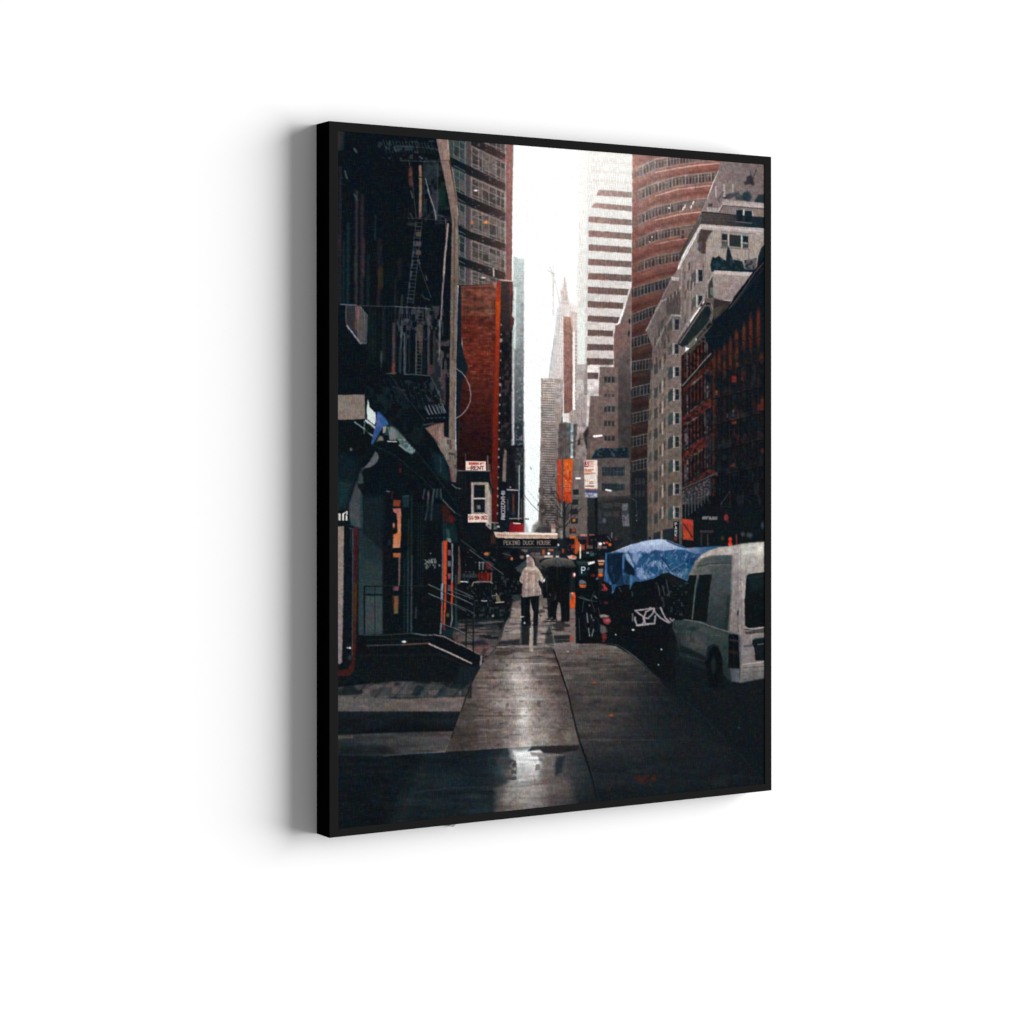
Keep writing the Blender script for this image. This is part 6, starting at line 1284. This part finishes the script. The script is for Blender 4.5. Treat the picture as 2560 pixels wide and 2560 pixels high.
# ------------------------------------------------------------ van: seams, handles, lights
L('#20282b', [(1776, 1564), (1768, 1612)], 1.3, 2, .7); L('#1f272b', [(1735, 1553), (1724, 1606)], 1.3, 2, .7); L('#161d20', [(1786, 1590), (1800, 1593)], 2.2, 2, .8); L('#8d9190', [(1786, 1588), (1800, 1591)], 1, 1.6, .5)
O('#0a0e12', 1786, 1668, 17, 46, 7, .9); O('#2b3235', 1784, 1664, 6, 20, 5, .6)
L('#4f5759', [(1766, 1650), (1772, 1624), (1784, 1613), (1798, 1619), (1806, 1640)], 1.6, 2.6, .5)
P(('#5b5e5e', '#3a4143', (1750, 0, 1822, 0)), [(1752, 1566), (1821, 1586), (1821, 1604), (1750, 1582)], 8, .45)
L('#6e3b36', [(1826, 1600), (1844, 1603)], 4, 3, .5); L('#352022', [(1826, 1630), (1845, 1633)], 8, 5, .6); L('#2c3438', [(1834, 1590), (1836, 1668)], 1.4, 2, .5)
L('#3b4448', [(1870, 1446), (1908, 1440)], 1.4, 2, .5); P('#1c2a2c', [(1870, 1440), (1912, 1434), (1912, 1470), (1880, 1480)], 12, .5)
L('#6b6462', [(1853, 1372), (1852, 1420), (1855, 1590), (1851, 1700)], 1.3, 2, .55)
N([(1745, 1366), (1912, 1356), (1912, 1700), (1830, 1704)], .07, 18, 40, 161)
# ------------------------------------------------------------ brownstone windows, ladders
for (x0, x1) in ((1796, 1806), (1818, 1830), (1842, 1854), (1866, 1880), (1890, 1903)):
    for r in range(5):
        y = 930 + r * 66 - (x0 - 1796) * .28
        R('#0b1117', x0, y, x1, y + 40, 2.4, .75); L('#34262a', [(x0 - 1, y - 3), (x1 + 1, y - 4)], 3, 3, .6); L('#2a333b', [((x0 + x1) / 2, y), ((x0 + x1) / 2, y + 40)], 1.2, 1.8, .6)
for y in (990, 1056, 1122, 1188):                    # iron landings
    L('#0a0e13', [(1784, y + 8), (1850, y - 8), (1906, y - 22)], 3.4, 2.6, .85); L('#3a3236', [(1784, y - 4), (1850, y - 20), (1906, y - 34)], 1.2, 2, .5)
    for x in range(1788, 1906, 7):
        L('#1a1d22', [(x, y - 4 - (x - 1784) * .26), (x, y + 6 - (x - 1784) * .26)], 1.1, 1.8, .6)
    L('#0b0f14', [(1850, y - 18), (1872, y + 40)], 2.6, 2.6, .8)
# bare twigs over the road
tr = np.random.RandomState(12)
for k in range(26):
    x, y = 1411 + tr.uniform(-3, 3), tr.uniform(1262, 1330)
    a = tr.uniform(.25, 1.1) * tr.choice([-1, 1])
    l = tr.uniform(14, 40)
    p = [(x, y), (x + math.sin(a) * l * .5, y - math.cos(a) * l * .4), (x + math.sin(a) * l + tr.uniform(-4, 4), y - math.cos(a) * l)]
    L('#232426', p, 1.3, 1.8, .6)
    L('#2a2a2c', [p[1], (p[1][0] + tr.uniform(-10, 10), p[1][1] - tr.uniform(6, 14))], 1., 1.8, .5)
# ------------------------------------------------------------ road edge lost in the dark
for w, a in ((60, .25), (34, .3), (16, .3)):
    L('#12191e', [(1668, 1722), (1760, 1802), (1850, 1892), (1915, 1955)], w, w * .9, a)
L('#3b474c', [(1700, 1742), (1760, 1792), (1812, 1846)], 1.6, 3, .35)
# darker, wetter flags with finer joints
CLIP([(1206, 1660), (1246, 1614), (1380, 1612), (1456, 1866), (1114, 1880), (1178, 1714)])
for y in (1656, 1684, 1722, 1774, 1818):
    L('#3a312f', [(1120, y + 3), (1260, y + 1), (1450, y - 1)], 1.6, 4, .3)
G('#3f3634', 1160, 1760, 50, 90, .3); G('#3f3634', 1420, 1780, 34, 80, .3)
M('#332b2a', [(1114, 1614), (1456, 1614), (1456, 1880), (1114, 1880)], 16, 7, 171, .55, 3, .4)
M('#a89c96', [(1200, 1640), (1380, 1640), (1400, 1866), (1180, 1866)], 30, 5, 173, .4, 3, .3)
CLIP()
M('#2b2829', [(1380, 1612), (1560, 1616), (1700, 1760), (1800, 1980), (1490, 1990)], 18, 7, 172, .55, 3, .35)
L('#0c1116', [(1448, 1850), (1469, 1908), (1480, 1945), (1496, 2010)], 3.4, 3, .8); L('#3a4248', [(1473, 1908), (1484, 1945), (1499, 2005)], 1.6, 3, .5)
P('#14191d', [(1380, 1613), (1500, 1611), (1580, 1640), (1665, 1720), (1850, 1890), (1912, 1960), (1912, 2010), (1494, 2010), (1448, 1850), (1419, 1728)], 10, .2)
CLIP([(1206, 1660), (1246, 1614), (1380, 1612), (1456, 1866), (1114, 1880), (1178, 1714)])
G('#231f20', 1130, 1820, 70, 120, .5); G('#2a2526', 1440, 1720, 60, 130, .38); G('#2c2627', 1215, 1640, 50, 26, .35); G('#e0d9d3', 1300, 1700, 20, 60, .22); G('#e6e0da', 1312, 1820, 22, 60, .25)
CLIP()
G('#0d1419', 1000, 2060, 260, 60, .35); G('#0e151a', 1640, 2000, 240, 60, .45)
# shade on the beige setbacks, muted brick
G('#3d3536', 1660, 800, 36, 70, .42); G('#3d3536', 1690, 740, 24, 40, .3); G('#3a3333', 1640, 900, 26, 60, .25)
P('#14161b', [(1709, 960), (1764, 900), (1912, 790), (1912, 1260), (1706, 1260)], 14, .22)
# crane and spire in the haze
for p in ([(1368, 675), (1378, 681), (1388, 684)], [(1383, 664), (1384, 720)], [(1376, 668), (1384, 690)], [(1384, 720), (1383, 790)], [(1388, 700), (1400, 760)]):
    L('#a9a7a5', p, 1.8, 2, .6)
L('#b5a9a4', [(1412, 694), (1413, 726)], 2.4, 2.2, .7); P('#b9aaa4', [(1406, 732), (1419, 732), (1423, 760), (1402, 760)], 3, .5)
for y in range(770, 940, 9):
    L('#b7adaa', [(1398 - (y - 770) * .1, y), (1410, y + 1)], 1.3, 2, .35)
# ------------------------------------------------------------ bloom of the white sky over its neighbours
G('#fff6f0', 1470, 400, 120, 170, .30); G('#fff4ee', 1400, 700, 50, 150, .12); G('#f6ece6', 1600, 400, 120, 180, .22); G('#f3e8e2', 1330, 500, 60, 200, .25); G('#ece4e0', 1400, 960, 60, 120, .16)

OPEN = (.0126, .6891, .0118, .8898)
WEAVE, CROWN, INKGAIN = .55, .025, 1.0
SHADE, LIFT = .87, .004
AMB = .285
LT, LE, LD, LSX, LSY, LP = 65., 4., 30., 25., 26., 21500.
BUMP = (.1955 - .3506, -.0042, .0048)
# ------------------------------------------------------------ ink: soften, tint mottling, grain
def blur(a, n=1):
    for _ in range(n):
        a = np.pad(a, ((1, 1), (0, 0), (0, 0)), 'edge'); a = (a[:-2] + 2 * a[1:-1] + a[2:]) / 4
        a = np.pad(a, ((0, 0), (1, 1), (0, 0)), 'edge'); a = (a[:, :-2] + 2 * a[:, 1:-1] + a[:, 2:]) / 4
    return a


# the print's slight lens wander: edges are never ruler-straight
def resample(a, dx, dy):
    x = np.clip(np.arange(TW)[None, :] + dx, 0, TW - 1.001); y = np.clip(np.arange(TH)[:, None] + dy, 0, TH - 1.001)
    x0, y0 = x.astype(int), y.astype(int)
    fx, fy = (x - x0)[..., None], (y - y0)[..., None]
    return (a[y0, x0] * (1 - fx) + a[y0, x0 + 1] * fx) * (1 - fy) + (a[y0 + 1, x0] * (1 - fx) + a[y0 + 1, x0 + 1] * fx) * fy


keep = np.ones((TH, TW))
for q in ((1160, 1150, 1220, 1180), (1168, 1284, 1222, 1308), (1250, 1224, 1266, 1306), (1250, 1348, 1392, 1366), (1684, 1304, 1698, 1345), (1444, 1410, 1470, 1440), (842, 1276, 876, 1304)):
    keep[(PX > q[0]) & (PX < q[2]) & (PY > q[1]) & (PY < q[3])] = .25
img = np.clip(img, 0, 1)
img = resample(img, keep * (.3 * noise(7, 7, 301) + .3 * noise(3.2, 4, 303)), keep * (.3 * noise(7, 7, 302) + .3 * noise(4, 3.2, 304)))
lum = img.mean(2, keepdims=True)
img = lum + (img - lum) * .91
# mid-tones of the ink read darker than the bare highlights
img = img * (SHADE + (1 - SHADE) * np.clip((lum - .55) / .3, 0, 1)) + LIFT * (1 - np.clip(lum / .25, 0, 1))
lum = img.mean(2, keepdims=True)
wgt = 1 - np.clip((lum - .6) / .3, 0, 1) * .8
img += wgt * (.010 * noise(16, 16, 201)[..., None] * np.array([1, -.3, -.7]) + .010 * noise(11, 13, 202)[..., None] * np.array([-.4, .9, -.2]) + .012 * noise(13, 10, 203)[..., None] * np.array([-.6, -.1, 1]))
img += wgt * lum * .10 * noise(5, 5, 204)[..., None]
img = np.clip(img, 0, 1)


def to_lin(s):
    return np.where(s <= .04045, s / 12.92, ((s + .055) / 1.055) ** 2.4)


# =====================================================================
#  Scene objects
# =====================================================================
FH = .90                      # height of the frame in metres
FW = .779192 * FH
FD = .0395613 * FH            # its depth
ZT = 1.90                     # top of the frame above the floor
col = bpy.context.scene.collection


def new_mat(name, base, rough=.6, spec=.2):
    m = bpy.data.materials.new(name)
    m.use_nodes = True
    b = m.node_tree.nodes['Principled BSDF']
    b.inputs['Base Color'].default_value = (*base, 1)
    b.inputs['Roughness'].default_value = rough
    b.inputs['Specular IOR Level'].default_value = spec
    return m, b


def mesh_obj(name, verts, faces, mats, parent=None, midx=None):
    me = bpy.data.meshes.new(name)
    me.from_pydata(verts, [], faces)
    for m in mats:
        me.materials.append(m)
    if midx:
        for p, k in zip(me.polygons, midx):
            p.material_index = k
    me.update()
    o = bpy.data.objects.new(name, me)
    col.objects.link(o)
    o.parent = parent
    return o


# ---- wall: painted plaster
mw, bw = new_mat('white_wall_paint', (.93, .93, .93), .95, .05)
nt = mw.node_tree
tc = nt.nodes.new('ShaderNodeTexCoord')
nz = nt.nodes.new('ShaderNodeTexNoise'); nz.inputs['Scale'].default_value = 260; nz.inputs['Detail'].default_value = 3
bp = nt.nodes.new('ShaderNodeBump'); bp.inputs['Strength'].default_value = .02; bp.inputs['Distance'].default_value = .001
nt.links.new(tc.outputs['Object'], nz.inputs['Vector']); nt.links.new(nz.outputs['Fac'], bp.inputs['Height']); nt.links.new(bp.outputs['Normal'], bw.inputs['Normal'])
wall = mesh_obj('wall', [(-6, 0, -2), (8, 0, -2), (8, 0, 5), (-6, 0, 5)], [(0, 1, 2, 3)], [mw])
wall['kind'] = 'structure'
wall['label'] = 'plain bright white wall behind the framed print'

# ---- the framed print
root = bpy.data.objects.new('framed_canvas_print', None)
col.objects.link(root)
root.location = (FW / 2, 0, ZT - FH)
root.empty_display_size = .1
root['label'] = 'tall black framed canvas print of a rainy city street hanging on the white wall'
root['category'] = 'canvas print'

# opening of the frame (metres from the frame's top left corner), from the trace
u0, u1, v0, v1 = OPEN
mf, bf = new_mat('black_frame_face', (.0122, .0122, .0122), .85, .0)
nt = mf.node_tree
tc = nt.nodes.new('ShaderNodeTexCoord'); mp = nt.nodes.new('ShaderNodeMapping'); mp.inputs['Scale'].default_value = (1, 1, .06)
nz = nt.nodes.new('ShaderNodeTexNoise'); nz.inputs['Scale'].default_value = 500
bp = nt.nodes.new('ShaderNodeBump'); bp.inputs['Strength'].default_value = .03; bp.inputs['Distance'].default_value = .0005
nt.links.new(tc.outputs['Object'], mp.inputs['Vector']); nt.links.new(mp.outputs['Vector'], nz.inputs['Vector'])
nt.links.new(nz.outputs['Fac'], bp.inputs['Height']); nt.links.new(bp.outputs['Normal'], bf.inputs['Normal'])
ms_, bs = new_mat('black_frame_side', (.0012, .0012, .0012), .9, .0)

hx0, hx1 = -FW / 2, FW / 2           # frame outline in the root's axes (x right, z up)
ix0, ix1 = hx0 + u0, hx0 + u1
iz0, iz1 = FH - v1, FH - v0
c = .0005                             # softened arris
V, Fc, Mi = [], [], []
rings = [((hx0, hx1, 0, FH), 0.), ((hx0, hx1, 0, FH), -FD + c), ((hx0 + c, hx1 - c, c, FH - c), -FD), ((ix0 - c, ix1 + c, iz0 - c, iz1 + c), -FD),
         ((ix0, ix1, iz0, iz1), -FD + c), ((ix0, ix1, iz0, iz1), -FD + .012), ((ix0 - .002, ix1 + .002, iz0 - .002, iz1 + .002), -FD + .012), ((ix0 - .002, ix1 + .002, iz0 - .002, iz1 + .002), 0.)]
for (a, b, z_0, z_1), y in rings:
    V += [(a, y, z_0), (b, y, z_0), (b, y, z_1), (a, y, z_1)]
nr = len(rings)
for r in range(nr):
    q = (r + 1) % nr
    for k in range(4):
        k2 = (k + 1) % 4
        Fc.append((r * 4 + k, r * 4 + k2, q * 4 + k2, q * 4 + k))
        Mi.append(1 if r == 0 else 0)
frame = mesh_obj('frame', V, Fc, [mf, ms_], root, Mi)
frame['label'] = 'slim matt black float frame'

# ---- canvas: one quad of cloth per thread crossing, ink stored per vertex
xs = ix0 + .0000 + (np.arange(TW) + .5) / TW * (ix1 - ix0)
zs = iz1 - (np.arange(TH) + .5) / TH * (iz1 - iz0)
xs[0] = ix0 - .0015; xs[-1] = ix1 + .0015; zs[0] = iz1 + .0015; zs[-1] = iz0 - .0015
XX, ZZ = np.meshgrid(xs, zs)
co = np.stack([XX, np.full(XX.shape, -FD + .0010), ZZ], -1).reshape(-1, 3)
idx = np.arange(TW * TH).reshape(TH, TW)
# faces wound so that normals look into the room (-y)
fc = np.stack([idx[:-1, :-1], idx[1:, :-1], idx[1:, 1:], idx[:-1, 1:]], -1).reshape(-1, 4)
me = bpy.data.meshes.new('printed_canvas')
me.vertices.add(len(co)); me.vertices.foreach_set('co', co.astype(np.float32).ravel())
me.loops.add(fc.size); me.loops.foreach_set('vertex_index', fc.astype(np.int32).ravel())
me.polygons.add(len(fc)); me.polygons.foreach_set('loop_start', np.arange(0, fc.size, 4, dtype=np.int32))
me.update(calc_edges=True)
at = me.color_attributes.new('ink', 'FLOAT_COLOR', 'POINT')
ink = np.ones((TW * TH, 4), np.float32)
ink[:, :3] = to_lin(img).reshape(-1, 3)
at.data.foreach_set('color', ink.ravel())
canvas = bpy.data.objects.new('printed_canvas', me)
col.objects.link(canvas); canvas.parent = root
canvas['label'] = 'woven canvas printed with a wet city street, walkers, blue tarpaulin and white van'
mc, bc = new_mat('inked_canvas', (.5, .5, .5), 1., .0)
me.materials.append(mc)
nt = mc.node_tree
nd, lk = nt.nodes, nt.links
ca = nd.new('ShaderNodeVertexColor'); ca.layer_name = 'ink'
tc = nd.new('ShaderNodeTexCoord')


def threads(sx, sz, seed):
    mp = nd.new('ShaderNodeMapping'); mp.inputs['Scale'].default_value = (sx, 1, sz); mp.inputs['Location'].default_value = (seed, 0, seed * 2.3)
    n = nd.new('ShaderNodeTexNoise'); n.inputs['Scale'].default_value = 1; n.inputs['Detail'].default_value = 1
    lk.new(tc.outputs['Object'], mp.inputs['Vector']); lk.new(mp.outputs['Vector'], n.inputs['Vector'])
    return n.outputs['Fac']


def mth(op, a, b):
    m = nd.new('ShaderNodeMath'); m.operation = op
    for k, v in enumerate((a, b)):
        if isinstance(v, (int, float)):
            m.inputs[k].default_value = v
        else:
            lk.new(v, m.inputs[k])
    return m.outputs[0]


warp = threads(640, 110, 3.)      # upright threads, ~1.5 mm apart
weft = threads(110, 640, 9.)      # level threads
wv = mth('MAXIMUM', warp, weft)
h = mth('ADD', mth('MULTIPLY', wv, 1.0), mth('MULTIPLY', mth('ADD', warp, weft), .5))
bp = nd.new('ShaderNodeBump'); bp.inputs['Strength'].default_value = .45; bp.inputs['Distance'].default_value = .0006
lk.new(h, bp.inputs['Height']); lk.new(bp.outputs['Normal'], bc.inputs['Normal'])
# ink lies unevenly over the threads; weave highlights are painted on their crowns
fac = mth('ADD', mth('MULTIPLY', mth('SUBTRACT', wv, .56), WEAVE), 1.0)
vm = nd.new('ShaderNodeVectorMath'); vm.operation = 'SCALE'
lk.new(ca.outputs['Color'], vm.inputs[0]); lk.new(fac, vm.inputs['Scale'])
add = nd.new('ShaderNodeVectorMath'); add.operation = 'ADD'
sc2 = nd.new('ShaderNodeCombineXYZ')
crown = mth('MULTIPLY', mth('MAXIMUM', mth('SUBTRACT', wv, .56), 0.), CROWN)  # painted weave highlight, added to the ink colour
for k in range(3):
    lk.new(crown, sc2.inputs[k])
lk.new(vm.outputs[0], add.inputs[0]); lk.new(sc2.outputs[0], add.inputs[1])
gain = nd.new('ShaderNodeVectorMath'); gain.operation = 'SCALE'; gain.inputs['Scale'].default_value = INKGAIN
lk.new(add.outputs[0], gain.inputs[0])
lk.new(gain.outputs[0], bc.inputs['Base Color'])

# ---- little grey wall bumper showing under the frame
mb, bb = new_mat('grey_rubber', (.45, .45, .45), .7, .2)
bx, bz, br_ = BUMP
V = []; Fc = []
n = 20
for k in range(n):
    a = 2 * math.pi * k / n
    V.append((bx + br_ * math.cos(a), -.006, bz + br_ * math.sin(a)))
for k in range(n):
    a = 2 * math.pi * k / n
    V.append((bx + br_ * math.cos(a), -.0002, bz + br_ * math.sin(a)))
Fc.append(tuple(range(n)))
Fc += [(k, n + k, n + (k + 1) % n, (k + 1) % n) for k in range(n)]
bump = mesh_obj('wall_bumper', V, Fc, [mb], root)
bump['label'] = 'small grey rubber bumper under the bottom edge'

# ---- light: one big soft lamp far to the right, and a pale room around
wd = bpy.data.worlds.new('World'); bpy.context.scene.world = wd; wd.use_nodes = True
wd.node_tree.nodes['Background'].inputs[0].default_value = (1, 1, 1, 1)
wd.node_tree.nodes['Background'].inputs[1].default_value = AMB
la = bpy.data.lights.new('softbox', 'AREA'); la.shape = 'ELLIPSE'
lo = bpy.data.objects.new('softbox', la); col.objects.link(lo)
tilt, elev, dist = math.radians(LT), math.radians(LE), LD
cx_, cz_ = FW / 2 - .1, ZT - FH / 2
dirv = (math.sin(tilt) * math.cos(elev), -math.cos(tilt) * math.cos(elev), math.sin(elev))
lo.location = (cx_ + dist * dirv[0], dist * dirv[1], cz_ + dist * dirv[2])
import mathutils
lo.rotation_euler = mathutils.Vector((-dirv[0], -dirv[1], -dirv[2])).to_track_quat('-Z', 'Y').to_euler()
la.size = LSX; la.size_y = LSY
la.energy = LP

# ---- camera: level, turned to the right, lens shifted
cam = bpy.data.cameras.new('camera'); cam.sensor_width = 36.; cam.sensor_fit = 'HORIZONTAL'
cam.lens = 36. * 5535.87 / 2560.
cam.shift_x = 0.; cam.shift_y = -(1280 - 1077.717) / 2560.
cam.clip_start = .05; cam.clip_end = 100
co_ = bpy.data.objects.new('camera', cam); col.objects.link(co_)
yaw = .549475
tx, ty, tz = -.254889 * FH, -.432696 * FH, 3.0880052 * FH
cxl = -(tx * math.cos(yaw) + tz * math.sin(yaw)); cyl_ = -(-tx * math.sin(yaw) + tz * math.cos(yaw))
co_.location = (cxl, cyl_ - FD, ZT + ty)
co_.rotation_euler = (math.radians(90), .000504, -yaw)
sc = bpy.context.scene
sc.camera = co_
sc.view_settings.view_transform = 'Standard'; sc.view_settings.look = 'None'
sc.view_settings.exposure = 0; sc.view_settings.gamma = 1; sc.view_settings.use_curve_mapping = False
sc.render.engine = 'CYCLES'
sc.cycles.max_bounces = 4
